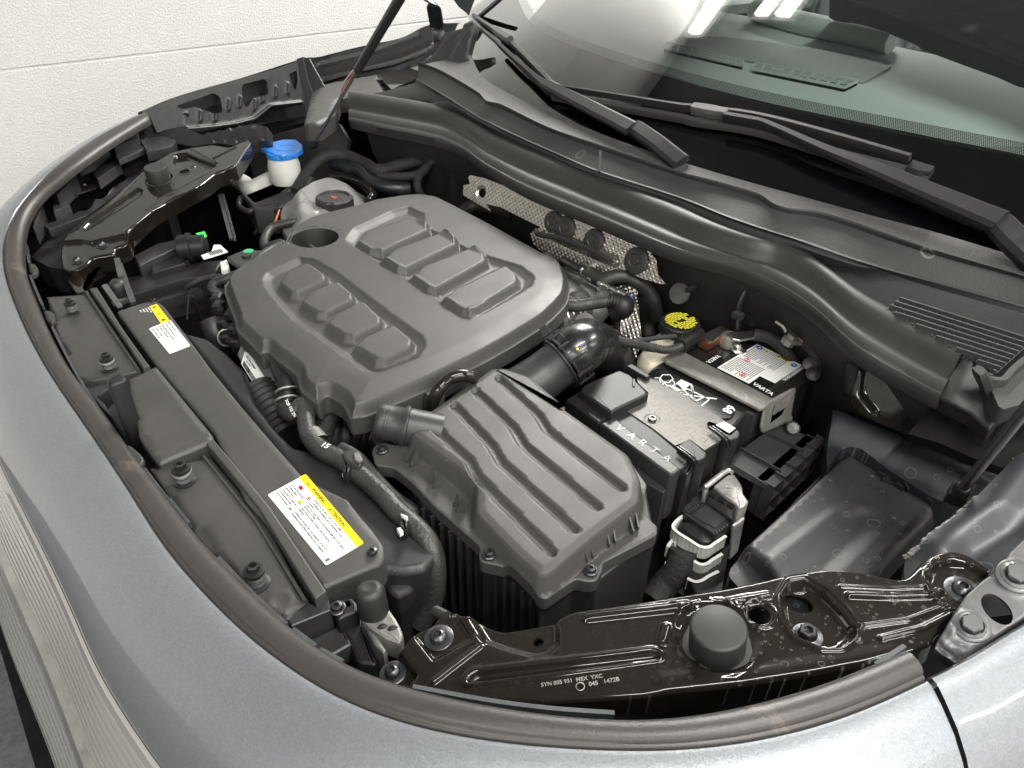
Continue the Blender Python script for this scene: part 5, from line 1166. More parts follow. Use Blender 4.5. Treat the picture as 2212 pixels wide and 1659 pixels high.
# battery jacket covers
bj=thing('battery_jacket','black plastic covers on the front half of the battery with a hexagon-patterned shiny plate','battery cover',P(*q1('J',800,900),-.03))
ZJ=hz(-.028)
ho=q('J',[(592,858),(790,725),(700,640),(690,598),(760,592),(1040,718),(1330,900),(1402,948),(1345,990),(1440,1062),(1400,1088),(1240,1188),(1130,1105),(1000,1150),(820,1010)])
M['hexplate']=mat('metallised_plate',(.12,.115,.107),.50,metal=.6,bump=.0001,bscale=300,var=.12,vscale=25)
def hexf(x,y,s=.0046):
    # distance to the edges of a hexagon lattice
    a=x/s; b=y/s
    r3=math.sqrt(3)
    q1_=np.stack([np.mod(a,3.0)-1.5,np.mod(b,r3)-r3/2],-1); q2_=np.stack([np.mod(a-1.5,3.0)-1.5,np.mod(b-r3/2,r3)-r3/2],-1)
    g=np.where((q1_**2).sum(-1)[...,None]<(q2_**2).sum(-1)[...,None],q1_,q2_)
    ax,ay=np.abs(g[...,0]),np.abs(g[...,1]); d=r3/2-np.maximum(ay,ax*r3/2+ay/2)
    return -.00014*np.clip(1-d/.14,0,1)
sheet('hexagon_plate',ZJ,[ZJ.px(*p) for p in ho],M['hexplate'],bj,feats=[Ff(hexf),Fc(ZJ,*q1('J',815,935),.0098,-.0008,.001)],step=.0011,skirt=.004,raw=True,smooth=70)
mb=MB(); lathe(mb,ZJ.W(*q1('J',815,935)),[(.0055,0),(.0055,.0015),(.0045,.0024),(.003,.0024),(.0026,.0008),(0,.0008)],(0,0,1),20); mb.build('rivet',M['darksteel'],bj)
top_prism('front_strip',-.0295,'J',[(400,962),(515,895),(592,858),(820,1012),(1110,1265),(1090,1320),(1060,1340),(1000,1360)],.012,M['black'],bj,.002)
top_prism('logo_cover',-.0275,'J',[(385,968),(505,912),(600,990),(1050,1335),(1010,1370),(965,1395)],.07,M['plastic2'],bj,.003,.003)
a=hz(-.0275).W(*q1('J',505,1010)); b=hz(-.0275).W(*q1('J',940,1290)); 
for k,chh in enumerate('VARTA'):
    c=a+(b-a)*(k/4.6); text('raised_letter',chh,.016,c,b-a,(0,0,1),M['batt'],bj,.0003)
top_prism('ledge',-.05,'J',[(105,790),(380,968),(960,1410),(950,1480),(905,1535),(620,1380),(290,1120)],.10,M['plastic2'],bj,.002)
top_prism('terminal_cover_step',-.029,'J',[(113,772),(250,690),(490,905),(380,972),(250,880)],.05,M['black'],bj,.003,.002)
tcv=top_prism('terminal_cover',-.017,'J',[(222,700),(262,655),(315,622),(545,530),(640,570),(792,722),(760,748),(520,862),(485,895)],.03,M['black'],bj,.004,.004)
mb=MB(); box(mb,hz(-.0168).W(*q1('J',665,645)),(.0035,.017,.003),[[.75,-.66,0],[.66,.75,0],[0,0,1]],.001); mb.build('latch',M['plastic2'],bj,0)
top_prism('rear_hook',-.022,'J',[(600,500),(650,482),(800,580),(770,600)],.02,M['black'],bj,.002)
for nm,pts,dep in (('corner_flap',[(1015,1160),(1060,1120),(1122,1092),(1262,1212),(1250,1250),(1180,1285)],.06),('corner_flap',[(1262,952),(1330,1000),(1440,1062),(1495,1010),(1535,1040),(1520,1085),(1450,1110),(1400,1090)],.06)):
    top_prism(nm,-.024,'J',pts,dep,M['black'],bj,.002,.002)
film('pale_tag',hz(-.0235),q('J',[(1332,985),(1400,958),(1492,1012),(1440,1050)]),M['white'],bj,.0006)
for k in range(2):
    o0=(0,0) if k==0 else (265,-165)
    mb=MB()
    for dx in (0,22):
        pts=[(1015+o0[0]+dx,1165+o0[1]-dx*.3,-.022),(1100+o0[0]+dx,1225+o0[1]-dx*.3,-.0215),(1160+o0[0]+dx,1285+o0[1]-dx*.3,-.024),(1165+o0[0]+dx,1340+o0[1],-.04)]
        tube(mb,[P(*p[:2],p[2]) for p in q('J',pts)],.0012,6,5)
    mb.build('flap_rib',M['batt'],bj)
vq=Pl(P(*q1('J',1330,1300),-.07),(.98,-.2,0),a=(0.2,.98,0))
a=vq.W(*q1('J',1225,1440)); text('date_code','16 048 2 2',.008,a,vq.W(*q1('J',1345,1370))-a,vq.n,M['whiteink'],ba,.0001)
mb=MB(); prism(mb,vq,q('J',[(1240,1330),(1390,1260),(1395,1200),(1250,1270)]),0,.0004); mb.build('grey_sticker',M['plastic2'],ba,0)
# ================================================================== F. ECU, CABLE TRAY
ct=thing('cable_tray','black plastic cable tray with cross ribs on top and an open lattice side','cable tray',P(*q1('J',1800,1200),-.07))
ZT2=hz(-.068)
top_prism('tray_top',-.068,'J',[(1400,1295),(1530,1192),(1705,1060),(1832,978),(2165,1100),(2204,1112),(1782,1504),(1700,1470)],.004,M['plastic2'],ct,.001)
for a,b in (((1405,1290),(1750,1495)),((1530,1190),(1855,1375)),((1722,1052),(2045,1212))):
    mb=MB(); sweep(mb,[ZT2.W(*q1('J',*a)),ZT2.W(*q1('J',*b))],[(-.0012,-.002),(.0012,-.002),(.0008,.005),(-.0008,.005)]); mb.build('rib',M['plastic2'],ct,0)
A_=ZT2.W(*q1('J',1775,1500)); B_=ZT2.W(*q1('J',2195,1115)); dr=(B_-A_); L=np.linalg.norm(dr); dr/=L; sd_=np.array([dr[1],-dr[0],0])
mb=MB()
for z0_ in (-.000,-.022,-.048): sweep(mb,[A_+[0,0,z0_],B_+[0,0,z0_]],[(-.009,-.001),(.003,-.001),(.003,.001),(-.009,.001)])
mb.build('lattice_rail',M['plastic2'],ct,0)
for k in range(6):
    c=A_+dr*L*k/5; mb=MB(); sweep(mb,[c+[0,0,.006],c+[0,0,-.05]],[(-.001,-.009),(.001,-.009),(.001,.004),(-.001,.004)],up=sd_); mb.build('lattice_post',M['plastic2'],ct,0)
mb=MB(); prism(mb,Pl(A_-sd_*.010,sd_,dr),[(0,-.05) ,(L,-.05),(L,0),(0,0)],-.01,0,raw=True); mb.build('lattice_back',M['matblack'],ct,0)
cu=thing('control_unit','silver-framed control unit with stacked black connectors and white locking levers','control unit',P(*q1('K',900,600),-.1))
M['cast']=mat('cast_aluminium',(.50,.49,.47),.5,metal=.7,bump=.0012,bscale=220,var=.3,vscale=60)
top_prism('cast_plate',-.078,'K',[(885,310),(1000,215),(1060,170),(1135,165),(1230,310),(1240,400),(1310,495),(1270,550),(1195,585),(1150,530)],.05,M['cast'],cu,.002,.002)
mb=MB(); tube(mb,[P(*p[:2],p[2]) for p in q('K',[(770,500,-.10),(790,340,-.082),(830,290,-.076),(1050,125,-.074),(1120,150,-.074)])],.0035,8,5); mb.build('silver_frame',M['cast'],cu)
top_prism('shroud',-.082,'K',[(800,500),(830,350),(890,320),(1145,520),(1165,560),(1130,640),(1110,720)],.04,M['black'],cu,.003)
for k in range(3):
    x0=850+k*110; y0=380+k*60
    top_prism('shroud_window',-.0805,'K',[(x0,y0),(x0+70,y0+40),(x0+45,y0+85),(x0-25,y0+40)],.002,M['deep'],cu,0)
cn=[top_prism('connector',-.088,'K',[(525,635),(690,515),(720,520),(830,495),(1088,655),(1070,790),(925,905),(880,890)],.022,M['black'],cu,.002,.001)]
top_prism('connector_lid',-.0865,'K',[(620,655),(830,500),(1080,655),(905,815)],.004,M['matblack'],cu,.0015)
top_prism('connector_nose',-.094,'K',[(500,690),(545,720),(640,740),(860,870),(880,960),(830,1000),(740,985),(560,860),(490,780)],.03,M['black'],cu,.004,.003)
for k in range(5):
    top_prism('comb_tooth',-.086,'K',[(560+k*28,612-k*20),(585+k*28,600-k*20),(605+k*28,622-k*20),(580+k*28,638-k*20)],.006,M['matblack'],cu,.0005)
    top_prism('comb_tooth',-.086,'K',[(905+k*30,860-k*22),(930+k*30,848-k*22),(945+k*30,870-k*22),(920+k*30,885-k*22)],.006,M['matblack'],cu,.0005)
top_prism('stack_body',-.125,'K',[(560,1000),(700,1180),(900,1130),(1040,1000),(1090,900),(1000,1659),(700,1659),(560,1400)],.10,M['black'],cu,.003)
mb=MB(); prism(mb,Pl(P(*q1('K',1180,900),-.11),(1,-.1,.1)),q('K',[(1130,800),(1260,700),(1180,1100),(1080,1200)]),-.003,0,.001); mb.build('side_plate',M['cast'],cu,0)
def lever(pts,hgt,zz,name='locking_lever'):
    path=[P(*p[:2],zz) for p in q('K',pts)]; path=crom(path,6)
    mb=MB(); sweep(mb,path,[(-.0014,-hgt),(.0014,-hgt),(.0014,-hgt*.1),(.0022,0),(.0022,.0012),(-.0014,.0012)]); o=mb.build(name,M['white'],cu,40)
    mb=MB(); n=len(path)
    for k in range(2,n-1,2):
        t=path[min(k+1,n-1)]-path[k-1]; t/=np.linalg.norm(t); s_=np.array([t[1],-t[0],0]); 
        box(mb,path[k]+np.array([0,0,-hgt*.5])+s_*.0016*1,(.0008,.0008,hgt*.85))
        box(mb,path[k]+np.array([0,0,-hgt*.5])-s_*.0016*1,(.0008,.0008,hgt*.85))
    mb.build('grip_rib',M['white'],o,0)
lever([(520,680),(440,740),(400,810),(450,870),(590,960),(720,1040),(820,1050),(900,1000),(1030,915)],.017,-.097)
lever([(650,1215),(720,1255),(800,1250),(870,1200),(985,1130)],.017,-.112)
lever([(570,1425),(660,1465),(740,1450),(820,1400),(940,1340)],.017,-.126)
lever([(330,1050),(350,1010),(400,960),(430,1000)],.016,-.112,'locking_tab'); lever([(310,1250),(340,1190),(370,1180),(400,1200)],.016,-.125,'locking_tab')
lever([(800,1610),(860,1560),(900,1540)],.008,-.135,'locking_tab')
cable('taped_harness',q('K',[(520,1080,-.112),(500,1180,-.12),(430,1350,-.135),(300,1500,-.15),(150,1700,-.16)]),.0165,M['tape'],'thick black cloth-taped harness leaving the white levers','wiring harness')
cable('taped_harness',q('K',[(560,1250,-.14),(520,1420,-.15),(430,1600,-.16)]),.014,M['tape'],'lower black taped harness behind the white levers','wiring harness')
top_prism('felt_pad',-.10,'J',[(1080,1490),(1250,1480),(1230,1659),(1180,1750),(1060,1700)],.06,M['tape'],None,.004); 
o=bpy.data.objects['felt_pad']; tag(o,'dark felt pad between the air box and the control unit','felt pad')
# ================================================================== G. BRAKE RESERVOIR
br=thing('brake_reservoir','cream brake fluid reservoir with black cap printed in yellow','reservoir',P(*q1('J',1030,200),-.0))
cap_c=P(*q1('J',1030,222),-.022)
top_prism('tank',-.030,'J',[(690,400),(790,270),(860,200),(1140,215),(1170,300),(1050,330),(1080,400),(900,470),(800,480)],.06,M['cream'],br,.012,.012)
top_prism('tank_foot',-.062,'J',[(690,420),(760,400),(900,470),(810,560),(760,555),(700,500)],.04,M['cream'],br,.006,.006)
mb=MB(); lathe(mb,cap_c,[(.026,-.02),(.024,0)],(0,0,1),30,cap=False); mb.build('neck',M['cream'],br)
mb=MB(); lathe(mb,cap_c,[(.0285,0),(.0285,.014),(.027,.0165),(.0245,.0170),(0,.0172)],(0,0,1),72,fx=lambda t:1+.012*math.cos(36*t)); mb.build('cap',M['black'],br,25)
ct_=cap_c+np.array([0,0,.0174]); mb=MB(); pl=Pl(ct_,(0,0,1)); rg=random.Random(1)
for i in range(-5,6):
    y=i*.0040; half=math.sqrt(max(0,.0225**2-y*y)); x=-half
    while x<half-.002:
        L=rg.uniform(.003,.007); e=min(x+L,half)
        if not (abs((x+e)/2)<.0012): prism(mb,pl,[(x,y),(e,y),(e,y+.0026),(x,y+.0026)],-.0002,.0003,raw=True)
        x=e+.0012
M['yprint']=mat('yellow_cap_print',(.62,.58,.04),.5); mb.build('yellow_print',M['yprint'],br,0)
mb=MB(); pl=hz(-.052); prism(mb,pl,q('J',[(690,430),(740,395),(900,420),(920,460),(830,480),(800,500),(760,480)]),-.003,0,.001); mb.build('bracket_plate',M['steel'],br,0)
mb=MB(); lathe(mb,P(*q1('J',797,405),-.052),[(.009,0),(.009,.002),(.0055,.003),(.0055,.009),(0,.010)],(0,0,1),6); mb.build('bracket_nut',M['steel'],br,30)
# ================================================================== H. AIR DUCT
ad=thing('air_duct','big ribbed black air duct joining the filter box lid to a glossy black elbow','air duct',P(*q1('E',1480,740),.0))
s0=P(*q1('E',1300,890),-.022); s1=P(*q1('E',1480,755),-.002)
# scale of pipe from its sighted diameter at the ring
dist=np.linalg.norm(s1-EYE); R_=(150*.35155)/FPX*dist*1.03
ax=(s1-s0); ax/=np.linalg.norm(ax); 
Lx=np.linalg.norm(s1-s0)
mb=MB(); lathe(mb,s1-ax*.095,[(R_*1.35,-.06),(R_*1.25,-.02),(R_*1.12,.02),(R_*1.0,.045),(R_*.94,.065),(R_*.94,.092),(R_*1.02,.094)],ax,48,cap=False); mb.build('neck',M['plastic2'],ad,60)
mb=MB()
for k,(o_,rr_) in enumerate(((0,1.07),(.006,1.10),(.011,1.04),(.018,1.12),(.024,1.09))): lathe(mb,s1+ax*(o_-.002),[(R_*.9,0),(R_*rr_,.0),(R_*(rr_+.015),.0012),(R_*rr_,.003),(R_*.9,.003)],ax,48,cap=False)
mb.build('clamp_ring',M['black'],ad,30)
mb=MB()
for k in range(10):
    a=k*2*math.pi/10; u_=np.cross(ax,(0,0,1)); u_/=np.linalg.norm(u_); v_=np.cross(ax,u_); 
    c=s1+ax*.014+(u_*math.cos(a)+v_*math.sin(a))*R_*1.11; sweep(mb,[c-ax*.012,c+ax*.012],[(-.002,-.001),(.002,-.001),(.002,.001),(-.002,.001)])
mb.build('clamp_tab',M['plastic2'],ad,0)
mb=MB(); lathe(mb,s1+ax*.014+ (lambda a:(np.cross(ax,(0,0,1))/np.linalg.norm(np.cross(ax,(0,0,1))))*0)(0)+np.array([.030,-.018,.034]),[(.0015,0),(.0015,.0012)],(.5,-.4,.7),8); mb.build('yellow_dot',M['yellow'],ad)
e0=s1+ax*.022; e1=P(*q1('E',1660,640),-.010); e2=P(*q1('E',1790,720),-.045); e3=P(*q1('E',1830,900),-.12)
mb=MB(); tube(mb,[e0-ax*.01,e0+ax*.01,e1,e2,e3],[R_*1.04,R_*1.08,R_*1.06,R_*.98,R_*.9],36,10); M['elbow']=mat('elbow_rubber',(.012,.012,.012),.27,coat=.25,bump=.0025,bscale=28,var=.2); mb.build('elbow',M['elbow'],ad,70)
mb=MB(); pl=Pl(s1+np.array([-.02,.0,.045]),(.2,-.6,.7)); prism(mb,pl,q('E',[(1345,540),(1385,515),(1425,560),(1370,600)]),-.002,.001,.001); mb.build('clip_lug',M['plastic2'],ad,0)
top_prism('lid_collar',.011,'E',[(1040,800),(1100,770),(1170,785),(1300,830),(1500,1000),(1520,1060)],.03,M['plastic'],ad,.008,.008)
# resonator stub at the left of the filter box
rs=thing('intake_stub','black round intake stub with bellows at the front corner of the air filter box','air duct',P(*q1('E',440,1120),.0))
a=P(*q1('E',415,1120),.006); b=P(*q1('E',560,1150),.0); dx=(b-a)/np.linalg.norm(b-a)
mb=MB(); lathe(mb,a-dx*.014,[(.0,-.001),(.015,0),(.019,.002),(.0205,.006),(.0205,.011),(.0215,.0115),(.0215,.0135),(.0205,.014),(.0205,.030),(.0235,.033),(.0235,.036),(.0215,.037),(.022,.075)],dx,30); mb.build('stub',M['plastic2'],rs,50)
mb=MB(); tube(mb,[P(*q1('E',385,1180),-.02),P(*q1('E',400,1250),-.05)],.014,18,1,ribs=.005); mb.build('bellows',M['black'],rs,30)
top_prism('front_end',-.0,'E',[(370,1075),(410,1020),(470,1015),(500,1060),(470,1100),(400,1110)],.02,M['plastic2'],rs,.004,.003)
# ================================================================== I. HEAT SHIELD
hs=thing('heat_shield','embossed aluminium heat shield with dark round grommets on the bulkhead','heat shield',P(*q1('M',1200,450),.02))
hp=Pl(P(*q1('M',1000,400),.035),(.06,-.95,.30))
M['shield']=mat('dimpled_aluminium',(.55,.52,.47),.33,metal=1,var=.2,vscale=20)
so_=q('B',[(910,1090),(922,1076),(1010,1095),(1150,1148),(1300,1213),(1500,1290),(1700,1383),(1900,1478),(2040,1545)])+q('M',[(1700,540),(1740,590),(1760,740),(1835,830),(1780,830),(1560,760),(1450,690),(1240,720),(1000,640),(830,610),(700,585),(560,470),(520,420),(500,330),(560,290),(600,270),(400,170),(200,70),(60,40)])+q('B',[(1050,1300),(950,1240),(880,1200),(880,1140),(920,1130)])
def dimp(x,y,s=.0062):
    a=x/s; b=y/s*1.0; a2=(a+b)*.7071; b2=(a-b)*.7071
    fx_=a2-np.round(a2); fy_=b2-np.round(b2); d=np.sqrt(fx_**2+fy_**2); return .0011*np.clip(1-d/.42,0,1)**.8
sheet('shield',hp,[hp.px(*p) for p in so_],M['shield'],hs,feats=[Ff(dimp),Fl(hp,q('M',[(700,340),(1000,470),(1330,610)]),.010,-.008,.008),Fc(hp,*q1('B',988,1185),.013,-.004,.003)],holes=[circ(hp,*q1('B',988,1185),.0085,18)],step=.0016,skirt=.002,raw=True,smooth=75)
def grommet(u,v,R,o_=0):
    c=hp.W(u,v,.003); mb=MB(); lathe(mb,c,[(R,-.002),(R,.001),(R*.9,.002),(R*.55,.0022),(R*.5,.001),(R*.3,.001),(R*.25,.003),(0,.003)],hp.n,24); mb.build('grommet',M['rubber'],hs,40)
for x,y,R in ((728,215,.0175),(850,270,.0185),(1132,400,.0185),(1550,600,.0205)): u,v=q1('M',x,y); grommet(u,v,R)
mb=MB(); tube(mb,[hp.W(*p,.010) for p in q('M',[(590,290),(620,340),(800,370),(1000,440),(1150,500),(1330,600)])],.0045,8,6); mb.build('shield_lip',M['matblack'],hs)
s2=Pl(P(*q1('M',1450,1100),-.06),(.3,-.7,.5))
o2=q('M',[(1280,850),(1560,840),(1560,1000),(1600,1400),(1500,1659),(1230,1659),(1240,1300),(1400,1150),(1380,1050),(1300,950)])
sheet('lower_shield',s2,[s2.px(*p) for p in o2],M['shield'],hs,feats=[Ff(dimp)],step=.0018,skirt=.002,raw=True,smooth=75)
# ================================================================== J. FAR HEADLAMP BRACKET
FBk=slope_plane(q1('A',460,1585)+(.0,),q1('A',1460,940)+(.045,))
fb2=thing('headlamp_bracket','glossy black stamped steel bracket at the far side with a small round rubber buffer','bracket',FBk.W(*q1('A',980,1100)))
o_=q('A',[(372,1590),(368,1500),(400,1440),(520,1330),(700,1200),(862,1062),(905,1020),(1050,935),(1180,905),(1310,888),(1410,905),(1500,865),(1545,868),(1505,925),(1455,1005),(1445,1025),(1330,1060),(1200,1160),(1070,1215),(935,1300),(792,1425),(778,1478),(700,1500),(690,1540),(560,1560),(520,1605),(440,1650),(385,1640)])
OF=rnd([FBk.px(*p) for p in o_],.006,3)
ff=[Fp(FBk,rnd(q('A',[(500,1400),(540,1360),(850,1150),(880,1165),(870,1200),(560,1400),(520,1420)]),4,3),-.005,.004,.6),
 Fl(FBk,q('A',[(780,1500),(790,1420),(935,1300),(1200,1160),(1440,1020)]),.006,.003,.005),
 Fp(FBk,q('A',[(360,1480),(500,1470),(560,1480),(790,1430),(800,1520),(690,1600),(380,1660)]),-.006,.005,.6),
 Fc(FBk,*q1('A',980,1095),.026,-.003,.005),Fc(FBk,*q1('A',980,1095),.029,.0015,.003),
 Fp(FBk,rnd(q('A',[(1050,1000),(1060,950),(1150,935),(1230,970),(1340,1010),(1320,1030),(1200,1035),(1110,1030)]),5,3),-.009,.007,.6),
 Fc(FBk,*q1('A',1135,1058),.013,.0015,.003),Fl(FBk,q('A',[(1310,975),(1450,905)]),.004,.003,.004),Fl(FBk,q('A',[(1180,915),(1330,1000)]),.004,.003,.004),Fl(FBk,q('A',[(930,1150),(960,1180)]),.008,-.003,.004),
 Fl(FBk,q('A',[(900,1290),(1010,1200),(1300,1050)]),.003,.0018,.003)]
sheet('stamped_plate',FBk,OF,M['gloss'],fb2,feats=ff,holes=[circ(FBk,*q1('A',1135,1058),.0095,20),circ(FBk,*q1('A',1280,1035),.008,20,.0055,.2)],step=.004,skirt=.026,hskirt=.003,edge=.004,smooth=60,raw=True)
bf2=thing('rubber_buffer','small round black rubber buffer on the far glossy bracket','rubber buffer',FBk.W(*q1('A',980,1095)))
c=FBk.W(*q1('A',982,1105),-.002)
mb=MB(); lathe(mb,c,[(.0265,0),(.0265,.003),(.024,.004)],FBk.n,30,fx=lambda t:1+.03*(1 if math.cos(8*t)>.2 else 0),cap=False); mb.build('collar',M['rubber'],bf2,30)
mb=MB(); lathe(mb,c,[(.0205,0),(.0208,.026),(.0195,.028),(0,.028)],FBk.n,32); mb.build('plug',M['rubber'],bf2,40)
rbolt(FBk,*q1('A',617,1490),'upper of the two screws on the front flap of the far glossy bracket',.0095,-.006)
rbolt(FBk,*q1('A',465,1585),'lower of the two screws on the front flap of the far glossy bracket',.0095,-.006)
rbolt(FBk,*q1('A',1185,1015),'screw in the hollow of the far glossy bracket',.009,-.009)
# lower jaw under it
jw=thing('lamp_carrier','dark steel carrier arm hanging below the front flap of the far bracket','bracket',P(*q1('D',600,80),-.02))
top_prism('arm','x' and -.022,'D',[(425,150),(690,50),(705,75),(700,110),(560,190),(520,290),(540,320),(470,330),(410,250),(415,190)],.02,M['gloss'],jw,.003,.003)
# ================================================================== K. FAR WING INNER
ow=thing('far_wing','black plastic inner panel of the far wing with square openings and moulded ribs','body panel',P(*q1('A',1400,560),.08))
A0=P(*q1('A',870,685),.085); A1=P(*q1('A',1860,365),.115)
dW=A1-A0; dW/=np.linalg.norm(dW); nW=np.cross(dW,(0,0,1)); nW/=np.linalg.norm(nW)
if nW@(EYE-A0)<0: nW=-nW
FWp=Pl(A0,nW+np.array([0,0,.35]),dW)
M['innerblk']=mat('inner_wing_black',(.022,.021,.021),.42,bump=.0006,bscale=150,var=.3,vscale=20)
op=q('A',[(870,682),(980,640),(1100,590),(1300,530),(1500,478),(1700,420),(1855,365),(1880,480),(1890,640),(1660,665),(1560,745),(1440,770),(1235,805),(1160,812),(1125,775),(965,815),(925,720)])
hs1=[q('A',[(1085,650),(1310,572),(1350,590),(1370,690),(1320,700),(1200,655),(1130,670),(1100,665)]),q('A',[(1490,520),(1620,485),(1642,500),(1650,580),(1560,600),(1520,660),(1500,650),(1485,560)]),q('A',[(1775,455),(1822,432),(1830,500),(1815,560),(1795,520)])]
hs1=[rnd([FWp.px(*p) for p in h],.006,3) for h in hs1]
fe=[Fl(FWp,q('A',[(1140,790),(1130,700),(1150,700)]),.004,.005,.004),Fl(FWp,q('A',[(1140,795),(1300,780),(1450,760),(1560,730),(1660,650),(1850,630)]),.006,.008,.006)]
for x,y in ((1225,740),(1320,735),(1400,670),(1470,650),(1560,670),(1610,620),(1690,590),(1765,570)): fe.append(Fl(FWp,q('A',[(x,y),(x+5,y-50)]),.006,.007,.006))
sheet('rib_panel',FWp,[FWp.px(*p) for p in op],M['innerblk'],ow,feats=fe,holes=hs1,step=.006,skirt=.012,hskirt=.012,raw=True,smooth=60)
bk=FWp.up(-.07); 
sheet('rear_skin',bk,[bk.px(*p) for p in q('A',[(1150,740),(1300,650),(1900,440),(1920,760),(1600,860),(1350,870),(1200,830)])],M['matblack'],ow,step=.02,skirt=.005,raw=True)
# outer painted lip along the top of the wing
tops=[P(*p) for p in q('A',[(868,684,.085),(1100,588,.09),(1500,474,.10),(1860,360,.112)])+q('B',[(0,348,.117),(250,285,.125),(500,232,.135),(665,155,.145),(870,140,.155)])]
tp_=np.array(crom(tops,6)); V=[];F=[]
nOut=np.array([-1,0,0])
for p in tp_: V+=[p,p+np.array([-.012,-.004,-.004]),p+np.array([-.03,-.005,-.03]),p+np.array([-.05,-.005,-.12]),p+np.array([-.05,-.005,-.5])]
for i in range(len(tp_)-1):
    for j in range(4): F.append((i*5+j,(i+1)*5+j,(i+1)*5+j+1,i*5+j+1))
link('wing_skin',V,F,M['paint'],ow,40)
dv=thing('wing_divider','dark upright plastic fin standing between the far wing panel and the strut','divider',P(*q1('A',1930,560),.08))
dp=Pl(P(*q1('A',1930,500),.095),(.55,-.75,.35))
mb=MB(); prism(mb,dp,q('A',[(1828,365),(1868,350),(1900,362),(1960,470),(2055,640),(2000,745),(1900,775),(1880,640)]),-.006,0,.0015); mb.build('fin',M['innerblk'],dv,30)
mb=MB(); prism(mb,dp,q('A',[(1828,365),(1868,350),(1905,500),(1990,720),(1960,750),(1900,775)]),0,.006,.002); mb.build('fin_edge',M['plastic2'],dv,30)
fp_=Pl(P(*q1('B',350,330),.12),(.55,-.45,.45))
rp=thing('wing_rear_panel','dark brown-black plastic strip of the far wing behind the strut','body panel',P(*q1('B',350,330),.12))
sheet('strip',fp_,[fp_.px(*p) for p in q('B',[(-60,365),(0,350),(250,287),(500,235),(660,158),(690,200),(700,290),(640,330),(450,400),(250,440),(20,505),(-40,480)])],M['innerblk'],rp,feats=[Fl(fp_,q('B',[(0,470),(250,410),(500,350),(690,270)]),.006,.004,.005),Fl(fp_,q('B',[(0,400),(300,330),(600,220)]),.01,-.003,.008)],step=.01,skirt=.012,raw=True)
lg=hz(.085)
sheet('ledge',lg,[lg.px(*p) for p in q('B',[(-50,560),(20,510),(350,448),(400,560),(450,590),(600,575),(700,650),(500,640),(190,590),(120,600),(90,700),(0,760),(-100,760)])],M['plastic'],rp,step=.015,skirt=.03,raw=True,edge=.004)
lg2=hz(.095)
sheet('black_plate',lg2,[lg2.px(*p) for p in q('B',[(360,455),(520,420),(690,330),(610,400),(600,480),(440,550)])],M['gloss'],rp,step=.012,skirt=.02,raw=True,feats=[Fc(lg2,*q1('B',460,515),.009,.003,.003),Fl(lg2,q('B',[(440,560),(600,495)]),.004,.004,.004)])
# louvres at the far end of the seal
lv_=thing('far_grille','small louvred grille at the far end of the scuttle seal','grille',P(*q1('B',520,610),.1))
top_prism('bed',.088,'B',[(280,605),(450,600),(600,575),(690,650),(480,640)],.004,M['plastic'],lv_,.001)
for k in range(7):
    x=440+k*28; top_prism('louvre',.0905,'B',[(x,632),(x+18,600),(x+26,602),(x+10,634)],.004,M['deep'],lv_,0)
# scuttle corner piece in front of the windscreen pillar
sc=thing('pillar_trim','upright black plastic corner of the scuttle below the far windscreen pillar','trim',P(*q1('B',780,300),.17))
sp_=Pl(P(*q1('B',780,330),.17),(.35,-.78,.45))
sheet('corner_shell',sp_,rnd([sp_.px(*p) for p in q('B',[(598,392),(640,365),(690,330),(720,270),(755,205),(800,185),(865,165),(872,145),(940,120),(955,135),(948,190),(925,250),(905,330),(930,395),(1000,485),(1100,640),(1050,645),(1010,610),(900,520),(740,440)])],.004,3),M['cowl'],sc,feats=[Fl(sp_,q('B',[(930,150),(850,240),(800,340),(770,440)]),.003,.003,.003),Fl(sp_,q('B',[(700,350),(760,260),(860,170)]),.02,-.006,.02,1.0)],step=.01,skirt=.02,raw=True,edge=.003)
top_prism('tip_clip',.19,'B',[(940,120),(965,105),(985,125),(965,150)],.01,M['wgrey'],sc,.002)
pil=thing('windscreen_pillar','grey moulding along the far side edge of the windscreen','trim',P(*q1('B',1030,60),.2))
a=P(*q1('B',962,118),.178); b=P(*q1('B',1110,-10),.26); mb=MB(); sweep(mb,[a,b],[(-.006,-.003),(.006,-.003),(.004,.004),(-.004,.004)]); mb.build('moulding',M['rubber'],pil,30)
# ================================================================== L. WASHER FILLER, TANK
wf=thing('washer_filler','white washer fluid filler neck with bright blue cap','filler neck',P(*q1('A',1730,1000),.0))
def vcyl(reg,x,y,z): return P(*q1(reg,x,y),z)
c=vcyl('A',1735,960,.010)
mb=MB(); lathe(mb,c,[(.030,-.055),(.033,-.045),(.0335,-.02),(.030,.0)],(0,0,1),30,cap=False); mb.build('funnel',M['white'],wf,60)
pl=hz(.0205); capo=q('A',[(1600,915),(1640,885),(1740,862),(1820,862),(1862,895),(1862,925),(1830,945),(1760,955),(1740,965),(1690,955)])
mb=MB(); prism(mb,pl,rnd([pl.px(*p) for p in capo],.004,3),-.006,0.002,.002,raw=True); mb.build('cap_lid',M['blue'],wf,40)
mb=MB(); lathe(mb,c,[(.0315,.000),(.0315,.008),(.030,.010),(0,.010)],(0,0,1),30); mb.build('cap_rim',M['blue'],wf,40)
pc=[pl.px(*p) for p in capo]; cc=sum(pc)/len(pc)
mb=MB(); ring(mb,pl.w(cc[0],cc[1],.0022),.020,.0009,(0,0,1),30,5); mb.build('cap_ring',M['blue'],wf)
mb=MB(); tube(mb,[P(a,b,c_) for a,b,c_ in q('A',[(1800,1080,-.045),(1740,1080,-.045),(1660,1110,-.050),(1600,1140,-.055),(1545,1165,-.058),(1500,1130,-.06),(1440,1095,-.065),(1380,1040,-.085)])],.0185,20,6); mb.build('neck_pipe',M['white'],wf,60)
